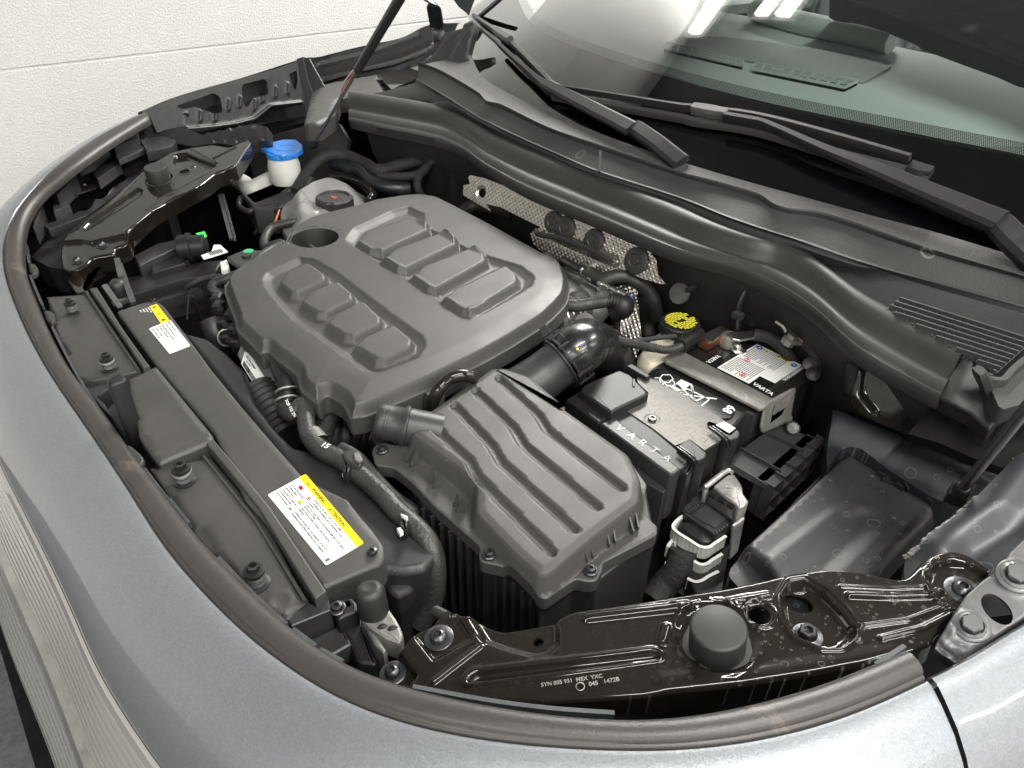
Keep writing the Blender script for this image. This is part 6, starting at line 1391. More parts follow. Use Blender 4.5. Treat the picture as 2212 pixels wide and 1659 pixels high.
et=thing('coolant_tank','translucent grey-white coolant expansion tank with dark hexagonal cap','coolant tank',P(*q1('B',80,1270),-.03))
M['tankm']=mat('milky_plastic',(.22,.215,.21),.3,coat=.3,var=.12,vscale=20,bump=.002,bscale=25)
TP=hz(-.045); to=rnd([TP.px(*p) for p in q('L',[(1010,470),(1040,410),(1180,320),(1380,265),(1540,275),(1690,340),(1740,430),(1700,540),(1500,640),(1250,700),(1080,690),(1020,600)])],.02,5)
sheet('body',TP,to,M['tankm'],et,feats=[dict(k='poly',p=np.array(to),h=.034,w=.045,s=1.0,o=0)]+[Fl(TP,q('L',l),.0016,.0012,.0016) for l in ([(1150,360),(1330,640)],[(1330,290),(1560,600)],[(1060,500),(1400,560),(1700,440)])],step=.006,skirt=.06,raw=True,edge=.004)
cc=vcyl('B',90,1235,-.008)
mb=MB(); lathe(mb,cc,[(.034,-.012),(.034,.006),(.031,.010),(.027,.010),(.026,.007),(0,.007)],(0,0,1),72,fx=lambda t:1+.045*(1 if math.cos(9*t)>-.2 else 0)); mb.build('cap',M['plastic2'],et,25)
mb=MB(); pl2=Pl(cc+np.array([0,0,.0074]),(0,0,1)); prism(mb,pl2,[(-.008,-.004),(.008,-.004),(.008,.0),(0,.006),(-.008,.0)],0,.0004,raw=True); mb.build('red_symbol',mat('faded_red',(.25,.06,.05),.6),et,0)
mb=MB(); tube(mb,[P(a,b,c_) for a,b,c_ in q('L',[(1150,550,-.03),(1080,560,-.03),(950,600,-.035),(890,690,-.04),(900,760,-.04),(960,740,-.035),(1030,720,-.03)])],.0085,14,8); mb.build('pipe',M['rubber'],et,60)
# hoses and looms at the far rear
cable('loom',q('B',[(-150,1180,-.05),(-60,1040,-.02),(40,960,.0),(160,955,.0),(270,1000,-.005),(370,1045,-.005),(550,1000,.0),(740,965,.02)]),.0125,M['tape'],'thick black taped loom arching behind the coolant tank','wiring harness')
cable('loom',q('B',[(360,1080,-.015),(480,1085,-.012),(610,1070,-.005),(680,1000,.01),(760,950,.03)]),.009,M['tape'],'thinner black loom under the thick taped loom behind the coolant tank','wiring harness')
cable('coolant_pipe',q('B',[(80,1000,-.02),(170,1030,-.02),(250,1050,-.02),(330,1120,-.025),(440,1155,-.03),(545,1160,-.035)]),.015,M['darkpaint'],'glossy dark bent coolant pipe behind the coolant tank','pipe')
cable('coolant_hose',q('B',[(60,1080,-.035),(160,1090,-.035),(250,1130,-.035),(320,1190,-.03),(300,1240,-.035)]),.010,M['gloss'],'short glossy black hose beside the coolant tank','hose')
cable('down_hose',q('B',[(690,980,.01),(610,1080,-.005),(600,1150,-.02),(640,1230,-.05)]),.008,M['tape'],'black loom dropping between the tank and the bulkhead','wiring harness')
mbx=MB(); box(mbx,P(*q1('B',800,1080),-.03),(.12,.05,.10),[[.95,.2,0],[-.2,.95,0],[0,0,1]],.01); box(mbx,P(*q1('B',560,850),.0),(.20,.04,.10),[[.97,.1,0],[-.1,.97,0],[0,0,1]],.01); lathe(mbx,P(*q1('B',740,950),.02),[(.03,-.02),(.03,.0),(.022,.01),(.02,.012)],(.5,-.7,.3),24); tag(mbx.build('bulkhead_boss',M['matblack'],None,30),'black bulkhead boss where the looms pass behind the coolant tank','bulkhead boss')
top_prism('pump_box',-.05,'A',[(1500,1200),(1570,1240),(1850,1130),(1880,1050),(1900,1100),(1870,1200),(1700,1290),(1560,1290)],.05,M['matblack'],None,.004,.004); tag(bpy.data.objects['pump_box'],'black box below the washer filler neck','box')
WSP=Pl(P(*q1('A',1700,860),-.02),(.25,-.85,.45))
tag(sheet('washer_shield',WSP,[WSP.px(*p) for p in q('A',[(1510,900),(1700,820),(1990,742),(2080,760),(2140,860),(2100,1100),(1900,1150),(1560,1100)])],M['plastic2'],None,step=.015,skirt=.01,raw=True,feats=[Fl(WSP,q('A',[(1900,830),(1990,800)]),.003,.001,.002)]),'dark plastic shield behind the blue washer cap','shield')
for k,pts in enumerate((q('L',[(700,360,-.05),(690,430,-.06),(760,470,-.06),(850,440,-.055),(1000,420,-.05)]),q('L',[(720,340,-.045),(800,420,-.055),(900,470,-.06),(1010,460,-.05)]),q('L',[(820,480,-.08),(850,560,-.09),(810,650,-.10)]),q('L',[(1260,200,-.02),(1210,280,-.04),(1100,300,-.05),(1000,370,-.06)]))):
    cable('thin_hose',pts,[.006,.005,.003,.008][k],M['rubber'],['thin black hose looping under the washer filler','second thin black hose behind the looping one','thin cable hanging in the gap left of the coolant tank','black hose passing between filler and coolant tank'][k],'hose')
cable('orange_cable',q('L',[(1005,460,-.05),(985,520,-.055),(970,560,-.06)]),.0022,M['orange'],'short orange wire left of the coolant tank','wire',n=8)
# ================================================================== M. FAR FRONT: lamp housing, modules
hl=thing('headlamp_housing','dark satin headlamp housing with torn-looking ribs behind the far bracket','headlamp housing',P(*q1('A',700,1200),-.03))
M['housing']=mat('satin_housing',(.045,.042,.045),.35,coat=.2,bump=.003,bscale=35,var=.35,vscale=25)
HP=slope_plane(q1('A',250,1600)+(-.045,),q1('A',1050,900)+(.0,))
sheet('back_cover',HP,[HP.px(*p) for p in q('A',[(190,1580),(230,1540),(330,1420),(380,1370),(480,1300),(560,1290),(575,1240),(640,1215),(790,1090),(840,1075),(900,1020),(1020,930),(1120,900),(1300,860),(1420,900),(1100,1000),(900,1150),(700,1300),(460,1480),(420,1659),(300,1640)])],M['housing'],hl,step=.008,skirt=.05,raw=True,feats=[Fl(HP,q('A',[(270,1500),(560,1450)]),.006,.004,.006),Fl(HP,q('A',[(330,1430),(560,1310),(600,1240)]),.008,.006,.006),Fl(HP,q('A',[(640,1200),(830,1090)]),.006,.005,.006),Fl(HP,q('A',[(850,1050),(1050,920)]),.006,.005,.006)])
UP_=Pl(P(*q1('A',600,950),.01),(.5,-.2,.85))
rr=random.Random(8)
sheet('upper_shell',UP_,[UP_.px(*p) for p in q('A',[(330,1120),(420,1020),(640,880),(850,830),(1000,820),(1130,830),(1180,880),(1000,920),(850,1010),(600,1160),(420,1280),(280,1330)])],M['housing'],hl,step=.01,skirt=.03,raw=True,feats=[Fl(UP_,q('A',[(400,1050),(660,930)]),.005,.006,.005),Fl(UP_,q('A',[(600,1010),(900,850),(1080,830)]),.008,.005,.008),Fl(UP_,q('A',[(500,1110),(800,950)]),.01,-.006,.01)])
mb=MB(); sweep(mb,[P(*q1('A',430,1050),.035),P(*q1('A',662,935),.045)],[(-.005,-.004),(.005,-.004),(.004,.003),(-.004,.003)]); mb.build('bright_rail',M['plastic2'],hl,0)
mb=MB(); prism(mb,hz(.0),q('A',[(380,1190),(500,1130),(590,1130),(595,1150),(420,1210)]),-.003,0,.001); prism(mb,hz(.01),q('A',[(400,1080),(440,1070),(470,1180),(430,1190)]),-.01,0,.001); mb.build('clip',M['innerblk'],hl,20)
mb=MB(); lathe(mb,P(*q1('A',518,1133),.001),[(.007,0),(.006,.003),(0,.003)],(0,0,1),14); mb.build('clip_stud',M['darksteel'],hl)
fl2=thing('lamp_filler','black ribbed plastic filler under the far wing panel','filler panel',P(*q1('A',1400,830),.05))
FP2=Pl(P(*q1('A',1400,830),.045),(.4,-.5,.75))
sheet('filler',FP2,[FP2.px(*p) for p in q('A',[(850,770),(960,810),(1120,775),(1240,830),(1560,760),(1640,780),(1640,860),(1500,900),(1330,880),(1190,900),(900,850),(820,820)])],M['innerblk'],fl2,step=.008,skirt=.03,raw=True,feats=[Fl(FP2,q('A',[(x,770+i*4),(x+50,870)]),.006,.005,.006) for i,x in enumerate((1260,1330,1400,1470,1560))])
for k,(x,y) in enumerate(((760,790),(700,1340),(330,1590))): pass
# clips along the inside edge of the bonnet seal
def at_seal(reg,x,y):
    p=np.array(P(*q1(reg,x,y),.0)); k=np.argmin(np.linalg.norm(si-p,axis=1)); return k
M['clipgrey']=mat('grey_clip',(.15,.15,.155),.45,metal=.2)
for nm,reg,pts,z in (('seal_clip','D',[(170,145),(210,142),(232,170),(228,205),(195,222),(178,190)],.0),('seal_clip','D',[(262,432),(300,430),(335,450),(342,490),(315,512),(290,500)],-.002),('seal_clip','D',[(752,1262),(800,1258),(870,1320),(888,1350),(865,1388),(840,1382)],.0)):
    top_prism(nm,z,reg,pts,.006,M['plastic'],tub,.002,.003)
M['edgepaint']=mat('dull_edge_paint',(.085,.093,.10),.5,metal=.5,var=.15,vscale=60)
def edge_strip(reg,pts,z,m_): 
    pl=hz(z); mb=MB(); P3=[pl.W(*p) for p in q(reg,pts)]; sweep(mb,crom(P3,4),[(-.0016,-.008),(.0016,-.008),(.0016,0),(-.0016,0)]); mb.build('metal_edge',m_,tub,0)
for reg,pts,z in (('D',[(158,20),(172,110),(180,140)],.001),('D',[(185,215),(215,290),(262,400)],.0),('D',[(320,530),(400,690),(500,870),(640,1090),(745,1235)],-.001),('D',[(885,1400),(1000,1550),(1090,1659)],.001),('G',[(1040,0),(1160,150)],.004),('G',[(1340,360),(1560,590),(1760,770)],.012),('G',[(1800,800),(1940,905)],.018),('H',[(0,925),(140,1000)],.028),('H',[(570,1155),(1000,1235),(1400,1288),(1810,1318)],.045),('I',[(1300,1020),(1480,905)],.064)):
    edge_strip(reg,pts,z,M['edgepaint'])
rr=random.Random(21)
for k,(pts,z,dep,mm) in enumerate(((((470,1000),(655,872),(672,890),(560,980),(480,1020)),.050,.02,'innerblk'),(((300,1180),(430,1060),(470,1075),(350,1200)),.03,.03,'innerblk'),(((640,830),(840,770),(850,850),(700,900)),.05,.03,'matblack'),(((860,860),(1000,830),(1080,860),(1050,900),(900,930)),.035,.02,'innerblk'),(((200,1290),(235,1250),(260,1260),(240,1330),(205,1400)),.02,.03,'plastic2'),(((260,1380),(560,1290),(575,1310),(300,1410)),.0,.015,'innerblk'),(((700,960),(1000,850),(1010,862),(730,985)),.03,.01,'housing'),(((560,1060),(700,980),(740,1000),(600,1100)),.02,.02,'innerblk'),(((320,1260),(420,1240),(430,1260),(330,1300)),.012,.02,'housing'))):
    top_prism('inner_bracket',z,'A',pts,dep,M[mm],hl,.002)
md=thing('lamp_module','black electronic module with round plug and pale data label at the far front','module',P(*q1('D',1000,100),-.05))
top_prism('module_box',-.045,'L',[(-10,760),(200,740),(240,800),(260,880),(0,960)],.05,M['black'],md,.003)
top_prism('upper_box',-.035,'L',[(-150,820),(40,720),(190,690),(230,740),(0,850),(-100,900)],.03,M['plastic2'],md,.003)
a=P(*q1('L',220,760),-.035);b=P(*q1('L',430,740),-.033); mb=MB(); d=(b-a)/np.linalg.norm(b-a); L=np.linalg.norm(b-a); lathe(mb,a,[(.022,0),(.022,L*.3),(.025,L*.32),(.025,L*.45),(.020,L*.47),(.020,L*.95),(.017,L)],d,24); mb.build('round_plug',M['black'],md,40)
film('green_sticker',hz(-.018),q('L',[(345,645),(415,628),(435,665),(395,685)]),M['green'],md,.0006)
film('data_label',hz(-.030),q('L',[(388,818),(470,790),(490,735),(540,735),(600,790),(480,830),(410,850)]),M['paper'],md,.0006)
mb=MB(); 
for k in range(9): prism(mb,hz(-.0292),q('L',[(440+k*12,790-k*3),(446+k*12,788-k*3),(470+k*12,815-k*3),(464+k*12,818-k*3)]),-.0002,.0003)
mb.build('bar_code',M['ink'],md,0)
top_prism('long_rail',-.055,'L',[(-300,1010),(130,920),(400,860),(560,850),(500,960),(200,1010),(-200,1140)],.04,M['black'],md,.004)
top_prism('long_rail',-.075,'L',[(-300,1180),(200,1070),(480,990),(560,1000),(300,1100),(-200,1240)],.04,M['plastic2'],md,.004)
sn=thing('sensor_plate','flat dark sensor plate with round green dot beside the engine cover','sensor',P(*q1('L',740,830),-.02))
top_prism('plate',-.018,'L',[(590,830),(720,775),(870,775),(890,800),(800,850),(700,910)],.008,M['darkpaint'],sn,.001,.002)
mb=MB(); lathe(mb,P(*q1('L',762,783),-.0178),[(.0085,0),(.0085,.0004)],(0,0,1),18); mb.build('green_dot',mat('green_dot_paint',(.03,.38,.16),.5),sn)
mb=MB(); lathe(mb,P(*q1('L',748,823),-.018),[(.008,0),(.0075,.003),(0,.0035)],(0,0,1),18); mb.build('stud',M['rubber'],sn)
top_prism('white_socket',-.025,'L',[(535,870),(590,845),(610,900),(590,930),(545,930)],.03,M['white'],sn,.002)
cable('breather_pipe',q('L',[(1040,725,-.015),(940,775,-.015),(860,830,-.012),(760,930,-.012),(600,1000,-.015),(510,1030,-.02),(475,1080,-.025),(520,1110,-.03),(590,1115,-.035)]),.0078,M['rubber'],'black breather pipe running along the far edge of the engine cover','pipe')
for (x,y) in ((915,795),(1020,735)):
    pass
cable('cable',q('L',[(560,980,-.03),(420,1000,-.035),(320,1040,-.04),(275,1080,-.05),(290,1120,-.06)]),.004,M['tape'],'thin taped cable drooping left of the engine cover','cable')
cable('cable_tie',q('L',[(290,1130,-.05),(285,1200,-.065),(278,1320,-.09)]),.0016,M['dullgrey'],'pale cable tie tail hanging left of the engine cover','cable tie',n=6)
cable('cable_tail',q('L',[(320,1140,-.055),(350,1230,-.08),(390,1330,-.11)]),.003,M['rubber'],'thin black cable dangling left of the engine cover','cable',n=6)
tr=thing('toothed_strip','pale toothed plastic strip standing left of the coolant tank','strip',P(*q1('L',580,500),-.04))
a=P(*q1('L',545,340),-.02); b=P(*q1('L',640,690),-.06); mb=MB(); sweep(mb,[a,b],[(-.006,-.003),(.006,-.003),(.006,.003),(-.006,.003)]); mb.build('spine',M['dullgrey'],tr,0)
mb=MB()
for k in range(22): c=a+(b-a)*(k+.5)/22; box(mb,c+np.array([.009,0,0]),(.007,.003,.003))
mb.build('tooth',M['dullgrey'],tr,0)
# horn cap and latch pieces on the front panel
h1=thing('round_damper','black ribbed cylinder in a grey clip frame at the far end of the radiator cover','damper',P(*q1('D',700,300),-.02))
mb=MB(); c=P(*q1('D',712,245),.0); lathe(mb,c,[(.0095,-.05),(.0125,-.045),(.0125,-.008),(.010,-.003),(.006,0),(0,0)],(0,.05,1),20); mb.build('barrel',M['rubber'],h1)
for a_,b_ in (((735,150,.005),(820,390,-.02)),((640,280,.0),(740,420,-.025)),((690,395,-.02),(810,360,-.02)),((720,120,.005),(745,230,0.0))):
    mb=MB(); sweep(mb,[P(*q1('D',*a_[:2]),a_[2]),P(*q1('D',*b_[:2]),b_[2])],[(-.004,-.003),(.004,-.003),(.004,.003),(-.004,.003)]); mb.build('clip_bar',M['dullgrey'],h1,0)
lt=thing('bonnet_stop','black rubber stop on a grey cast latch block beside the near glossy bracket','bonnet stop',P(*q1('H',330,750),-.01))
c=P(*q1('H',340,735),-.018); t_=P(*q1('H',303,545),.018); ax_=(t_-c); L=np.linalg.norm(ax_); ax_/=L
mb=MB(); lathe(mb,c,[(.0125,0),(.0128,L*.3),(.0125,L*.82),(.0105,L*.95),(.006,L),(.0045,L*.985),(0,L*.985)],ax_,26); mb.build('stop',M['rubber'],lt,50)
M['latchgrey']=mat('grey_cast_latch',(.19,.185,.175),.45,metal=.4,bump=.0008,bscale=150,var=.2,vscale=60)
top_prism('latch_body',-.010,'H',[(240,690),(300,730),(395,700),(400,640),(440,700),(470,740),(500,800),(515,850),(490,900),(400,870),(300,800),(245,740)],.022,M['latchgrey'],lt,.003,.003)
top_prism('latch_cheek',-.014,'H',[(270,720),(320,760),(360,850),(410,930),(390,960),(330,900),(280,800)],.03,M['latchgrey'],lt,.003)
for k,(x,y) in enumerate(((390,830),(450,840))):
    mb=MB(); lathe(mb,P(*q1('H',x,y),-.016),[(.0075,-.003),(.008,0),(.0065,.002),(.003,.002)],(.8,-.3,.3),18); mb.build('latch_pawl',M['black'],lt,40)
lk=thing('latch_bracket','black plastic bracket with screw and clip left of the black rubber stop','bracket',P(*q1('H',150,700),-.02))
top_prism('plate',-.012,'H',[(62,655),(90,620),(190,605),(230,640),(235,700),(150,735),(110,760)],.02,M['black'],lk,.003,.003)
u,v=q1('H',105,680); screw(-.012,u,v,.0055,None,lk,washer=.008)
top_prism('arm',-.03,'H',[(110,765),(240,700),(270,740),(310,900),(360,1000),(340,1035),(230,1020),(180,900)],.06,M['black'],lk,.004,.004)
top_prism('tray',-.03,'H',[(-60,860),(130,770),(200,900),(80,970),(-80,960)],.02,M['plastic2'],lk,.003,.002)
top_prism('small_socket',-.012,'H',[(150,640),(180,630),(190,665),(160,672)],.002,M['deep'],lk,0)
cable('spring',q('H',[(715,700,-.03),(780,735,-.02)]),.0058,M['rubber'],'small black coil spring at the tip of the near glossy bracket','spring',ribs=.0022)
# ================================================================== N. HOSES AND PARTS BY THE ENGINE
cable('coolant_hose',q('D',[(1760,960,-.035),(1755,1040,-.03),(1800,1065,-.02),(1845,1020,-.012),(1880,1020,-.01),(1880,1110,-.012),(1905,1210,-.014),(1980,1290,-.014),(2100,1350,-.014),(2200,1430,-.014)])+q('E',[(290,1475,-.015),(400,1580,-.017)])+q('H',[(470,75,-.019),(570,160,-.022),(660,260,-.028),(705,370,-.04),(712,500,-.06),(690,640,-.085),(615,780,-.11)]),.0105,M['hose'],'long black braided coolant hose running from the engine cover down past the air filter box','hose')
cable('coolant_hose',q('E',[(130,1280,-.012),(230,1340,-.012),(320,1440,-.02),(440,1570,-.03),(560,1659,-.04)])+q('H',[(590,130,-.05),(690,220,-.06),(740,320,-.08)]),.0075,M['rubber'],'second thinner black pipe alongside the braided coolant hose','hose')
pp=thing('hose_tee','black plastic hose tee with pale tab joining the coolant hoses','hose tee',P(*q1('E',190,1330),-.005))
top_prism('tee_body',.0,'E',[(130,1300),(180,1280),(240,1300),(262,1370),(240,1400),(190,1380),(150,1350)],.014,M['plastic2'],pp,.003,.003)
top_prism('tee_tab',.003,'E',[(205,1310),(235,1300),(262,1345),(240,1360),(215,1350)],.003,M['galv'],pp,.001)
for r_,pts in (('E',[(150,1350),(200,1350),(190,1400),(165,1440),(135,1420)]),('H',[(490,95),(505,90),(540,150),(535,200),(490,185),(480,150)])):
    top_prism('hose_clip',-.003 if r_=='E' else -.010,r_,pts,.012,M['black'],pp,.002,.001)
for r_,pts in (('E',[(140,1412),(165,1420),(158,1445),(135,1430)]),('H',[(470,182),(495,178),(512,200),(490,215)]),('H',[(495,92),(540,110),(530,120),(500,105)])):
    top_prism('pale_tab',-.006,r_,pts,.006,M['white'],pp,.001)
fi=film
mb=MB(); a=P(*q1('D',1885,1215),-.004); 
lathe(mb,P(*q1('D',1945,1225),-.016),[(.0118,-.010),(.0118,.010)],(P(*q1('D',1985,1280),-.014)-P(*q1('D',1905,1190),-.014)),24,cap=False); tag(mb.build('hose_label',M['galv'],None),'pale grey print band around the braided coolant hose','label band')
text('hose_mark','15',.010,P(*q1('D',1965,1262),.0),P(*q1('D',2030,1290),.0)-P(*q1('D',1965,1262),.0),(0,0,1),M['whiteink'],pp,.0001)
cn2=thing('quick_connector','black quick connector with steel clips at the front of the engine cover','hose connector',P(*q1('D',1760,900),-.02))
mb=MB(); tube(mb,[P(*p[:2],p[2]) for p in q('D',[(1690,745,-.005),(1720,830,-.01),(1755,880,-.015),(1765,1000,-.03)])],[.0085,.0085,.011,.0125],18,6); mb.build('elbow',M['black'],cn2)
for x,y,r in ((1745,850,.011),(1768,930,.0145),(1765,985,.0142)):
    mb=MB(); ring(mb,P(*q1('D',x,y),-.018),r,.0014,(P(*q1('D',1765,1000),-.03)-P(*q1('D',1735,850),-.012)),24,6); mb.build('clip',M['steel'],cn2)
text('side_print','3Q0 122 291',.005,P(*q1('D',1750,985),-.002),P(*q1('D',1775,1035),-.006)-P(*q1('D',1750,985),-.002),(.3,-.5,.8),M['whiteink'],cn2,.0001)
mu=thing('metal_module','grey metal module with white bar-code label tucked under the front of the engine cover','module',P(*q1('D',1580,800),-.03))
MP=slope_plane(q1('D',1480,700)+(-.030,),q1('D',1650,930)+(-.030,)); MP=Pl(MP.o,(.15,-.45,.88))
sheet('casing',MP,[MP.px(*p) for p in q('D',[(1450,700),(1475,640),(1540,640),(1640,740),(1850,850),(1790,880),(1600,940),(1590,945)])],M['galv'],mu,step=.008,skirt=.03,raw=True,edge=.003)
film('label',MP.up(.0012),q('D',[(1505,688),(1530,690),(1636,858),(1592,938),(1482,760)]),M['paper'],mu,.0004)
LQ3=Quad(MP.up(.0018),[q1('D',1482,760),q1('D',1592,938),q1('D',1636,858),q1('D',1515,690)])
mb=MB(); rg=random.Random(3); x=.05
while x<.95: w_=rg.choice([.006,.01,.016]); prism(mb,LQ3.pl,LQ3.rect(x,.06,x+w_,.38),-.0001,.0003,raw=True); x+=w_+rg.choice([.008,.014])
mb.build('bar_code',M['ink'],mu,0); LQ3.text('2CK DYYL 3819960*',.05,.72,LQ3.yl()*.17,M['ink'],mu); LQ3.text('04E 907 309 DH',.12,.52,LQ3.yl()*.10,M['greyink'],mu)
cable('bellows_hose',q('D',[(1600,940,-.055),(1680,1050,-.06),(1780,1230,-.075)]),.026,M['matblack'],'black bellows hose below the metal module','hose',ribs=.010,n=20)
cable('bellows_hose',q('E',[(30,1150,-.075),(140,1190,-.075),(280,1200,-.075),(400,1230,-.08)]),.030,M['plastic2'],'ribbed black intake bellows below the front corner of the engine cover','hose',ribs=.012,n=22)
cable('foam_hose',q('D',[(2080,1010,-.03),(2020,1080,-.035),(1980,1190,-.05)]),.014,M['tape'],'fuzzy foam-wrapped hose dropping from the front corner of the engine cover','hose')
cable('grey_pipe',q('D',[(1300,500,-.045),(1330,580,-.06),(1400,690,-.09)]),.0185,M['plastic2'],'thick grey pipe stub rising left of the engine cover','pipe',n=24)
rr=random.Random(11)
sb_=thing('side_sockets','cluster of small black plugs and clips along the front left edge of the engine cover','connector',P(*q1('D',1400,500),-.04))
for k,(x,y,z) in enumerate(((1335,370,-.03),(1345,420,-.03),(1420,470,-.035),(1380,520,-.04),(1440,560,-.04),(1400,610,-.05),(1460,640,-.05))):
    mb=MB(); box(mb,P(*q1('D',x,y),z),(.018,.014,.022),[[.8,.6,0],[-.6,.8,0],[0,0,1]],.003); lathe(mb,P(*q1('D',x+15,y+18),z+.005),[(.006,0),(.005,.006),(0,.006)],(.3,-.3,1),12); mb.build('plug',M['black'],sb_,30)
mb=MB(); ring(mb,P(*q1('D',1390,600),-.045),.012,.0015,(.6,-.5,.5),20,6); mb.build('hose_clip',M['steel'],sb_)
cable('vent_hose',q('E',[(690,1030,-.01),(705,970,.004),(740,905,.016),(800,850,.020),(880,832,.020),(955,850,.012)]),.0082,M['gloss'],'short glossy black hose curling up between engine cover and air filter box','hose')
mb=MB(); lathe(mb,P(*q1('E',700,1010),-.012),[(.013,-.02),(.0125,.012),(.009,.016)],(0,.1,1),20); tag(mb.build('hose_boot',M['rubber'],None),'black rubber boot at the foot of the glossy vent hose','boot')
top_prism('steel_tab',-.028,'E',[(490,1030),(560,1000),(640,1010),(655,1060),(600,1085),(540,1070)],.004,M['alu'],None,.001,.002); tag(bpy.data.objects['steel_tab'],'bare steel tab showing beside the far corner of the air filter box','bracket')
# behind the cover, near the heat shield
cable('charge_pipe',q('B',[(870,1310,-.03),(950,1265,-.02),(1060,1270,-.015),(1180,1310,-.02)]),.014,M['plastic2'],'dark pipe curving out behind the rear edge of the engine cover','pipe')
tb=thing('turbo_housing','rough grey metal turbo housing with rings behind the right end of the engine cover','turbo',P(*q1('M',950,900),-.04))
mb=MB(); lathe(mb,P(*q1('M',1000,900),-.05),[(.055,-.03),(.055,.0),(.05,.014),(.035,.020),(.03,.022)],(.35,-.35,.86),30); mb.build('scroll',M['cast'],tb,50)
a=P(*q1('M',700,1190),-.035); b=P(*q1('M',980,1060),-.04); d=(b-a); L=np.linalg.norm(d); d/=L
mb=MB(); lathe(mb,a,[(.026,0),(.026,L*.3),(.029,L*.32),(.029,L*.42),(.026,L*.44),(.026,L)],d,30); mb.build('outlet',M['galv'],tb,40)
for t in (.15,.33,.55,.7):
    mb=MB(); ring(mb,a+d*L*t,.0275,.0018,d,30,6); mb.build('band',M['alu'],tb)
mb=MB(); prism(mb,hz(-.02),q('M',[(980,830),(1040,800),(1160,860),(1150,940),(1120,985),(1060,900)]),-.02,0,.004); mb.build('cast_arm',M['cast'],tb,30)
mb=MB(); lathe(mb,P(*q1('M',1030,1190),-.02),[(.014,-.006),(.014,0),(.006,.002),(0,.002)],(.2,-.4,.9),18); mb.build('steel_eye',M['steel'],tb)
cable('braided_hose',q('M',[(840,1040,-.01),(960,1040,-.008),(1100,1020,-.005),(1260,995,.0),(1330,990,.0)]),.0098,M['hose'],'black braided hose leaving the right edge of the engine cover','hose')
cable('hose_socket',q('M',[(1270,990,.0),(1330,1000,.0),(1400,1020,-.002)]),.0125,M['black'],'black ribbed socket at the end of the braided hose','hose connector',ribs=.004)
cable('bypass_hose',q('M',[(1050,715,.0),(1130,760,.0),(1220,790,.002),(1330,760,.008),(1440,760,.008),(1560,810,.004),(1660,900,-.01),(1720,1020,-.03),(1740,1150,-.06)]),.0115,M['rubber'],'smooth black rubber hose bending across the heat shield','hose')
cable('steel_pipe',q('M',[(820,600,.0),(900,650,.0),(980,690,.0),(1060,720,.0)]),.008,M['darksteel'],'short dark steel pipe end feeding the smooth rubber hose','pipe')
mb=MB(); ring(mb,P(*q1('M',1030,700),.0),.0105,.003,(.8,.1,-.3),20,6); box(mb,P(*q1('M',1050,660),.012),(.01,.006,.012),bev=.001); tag(mb.build('hose_clamp',M['alu'],None,40),'bright spring clamp on the smooth rubber hose','hose clamp')
rr=random.Random(5); pts=[(a+rr.uniform(-6,6),b+rr.uniform(-5,5),c) for a,b,c in [(860+i*26,665+i*12.5,-.004+.0003*i) for i in range(24)]]
cable('foil_loom',q('M',pts),[.0052,.0045,.0055,.004,.005,.0042,.0048,.0035],M['alu'],'crinkled aluminium foil wrapped loom beside the turbo','wiring harness')
cable('blue_wire',q('M',[(1470,945,.0),(1495,970,.0),(1485,1010,-.002),(1455,1040,-.004)]),.0022,M['blueink'],'short blue wire at the end of the foil loom','wire',n=6)
cable('sensor_plug',q('M',[(1380,1020,-.004),(1420,1060,-.008),(1330,1100,-.02)]),.016,M['black'],'black sensor plug below the braided hose','connector',n=14)
cable('steel_rod',q('M',[(1345,1170,-.03),(1350,1330,-.06)]),.006,M['alu'],'bright upright steel rod above the glossy elbow','rod')
cable('wire_loom',q('J',[(500,265,-.005),(560,300,-.006),(680,325,-.008),(780,350,-.008),(850,360,-.008)]),.0062,M['tape'],'taped black loom crossing in front of the brake reservoir','wiring harness')
cable('corrugated_conduit',q('J',[(820,352,-.008),(900,372,-.008),(990,368,-.008),(1050,340,-.008)]),.0062,M['rubber'],'short corrugated conduit in front of the brake reservoir','conduit',ribs=.0028)
cable('plug',q('J',[(1040,340,-.008),(1080,310,-.008),(1150,270,-.008),(1200,240,-.008)]),.0105,M['black'],'black plug between reservoir and copper terminal','connector',n=10)
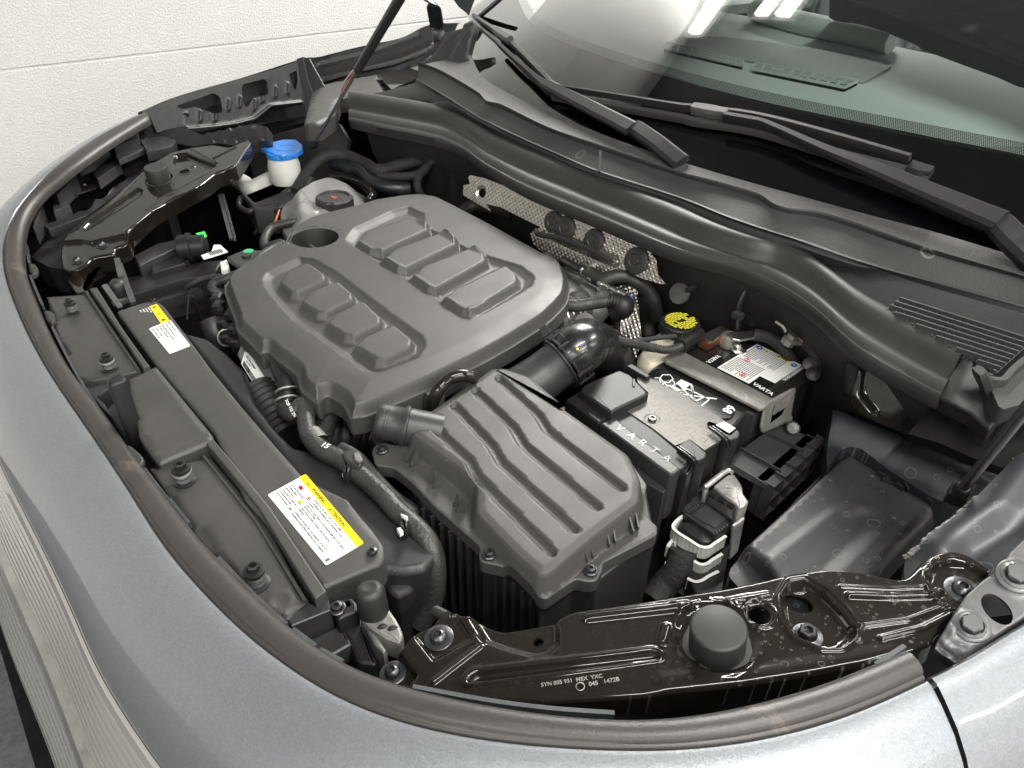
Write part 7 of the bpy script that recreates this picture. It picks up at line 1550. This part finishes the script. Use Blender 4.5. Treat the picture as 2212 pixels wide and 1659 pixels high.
cable('wire_loom',q('J',[(600,320,-.008),(540,400,-.03),(470,470,-.04),(440,560,-.05)]),.005,M['tape'],'thin loom dropping beside the glossy elbow','wiring harness',n=8)
cable('wire_loom',q('J',[(640,310,-.006),(760,290,-.004),(900,270,-.002),(1010,262,-.002)]),.0035,M['tape'],'thin wire passing across the front of the reservoir','wiring harness',n=8)
cable('down_pipe',q('M',[(1620,930,-.03),(1640,1050,-.05),(1650,1200,-.08),(1660,1330,-.1)]),.012,M['matblack'],'matt black hose falling left of the brake reservoir','hose')
pod=thing('bulkhead_pod','rounded glossy black pod clipped on the bulkhead behind the battery','pod',P(*q1('F',580,400),.03))
mb=MB(); d=np.array([.1,-.5,.85]); lathe(mb,P(*q1('F',582,400),.0),[(.024,-.026),(.029,.0),(.028,.022),(.022,.036),(.010,.043),(0,.044)],(.08,.25,1),28); mb.build('shell',M['black'],pod,50)
mb=MB(); tube(mb,[P(*p[:2],p[2]) for p in q('F',[(500,310,.05),(460,400,.03),(455,480,.01),(450,550,-.01)])],.0035,8,6); mb.build('rim',M['black'],pod)
mb=MB(); box(mb,P(*q1('F',455,460),.02),(.014,.010,.010),bev=.002); mb.build('tie',M['matblack'],pod,20)
bo=thing('bulkhead_fitting','small steel stud and pale disc on the bulkhead above the brake reservoir','fitting',P(*q1('F',130,290),.02))
mb=MB(); tube(mb,[P(*q1('F',140,310),.03),P(*q1('F',190,285),.03)],.004,8,0); mb.build('stud',M['darksteel'],bo)
mb=MB(); lathe(mb,P(*q1('F',100,330),.0),[(.016,0),(.016,.004),(0,.004)],(.1,-.8,.4),20); mb.build('disc',M['dullgrey'],bo)
for k,(x,y) in enumerate(((895,765),(915,825))):
    mb=MB(); lathe(mb,P(*q1('F',x,y),-.02),[(.0095,0),(.0095,.003),(.004,.006),(0,.006)],(.3,-.5,.7),16); tag(mb.build('panel_plug',M['dullgrey'] if k==0 else M['rubber'],None),['grey round plug behind the battery corner','black round plug just below the grey one behind the battery'][k],'plug')
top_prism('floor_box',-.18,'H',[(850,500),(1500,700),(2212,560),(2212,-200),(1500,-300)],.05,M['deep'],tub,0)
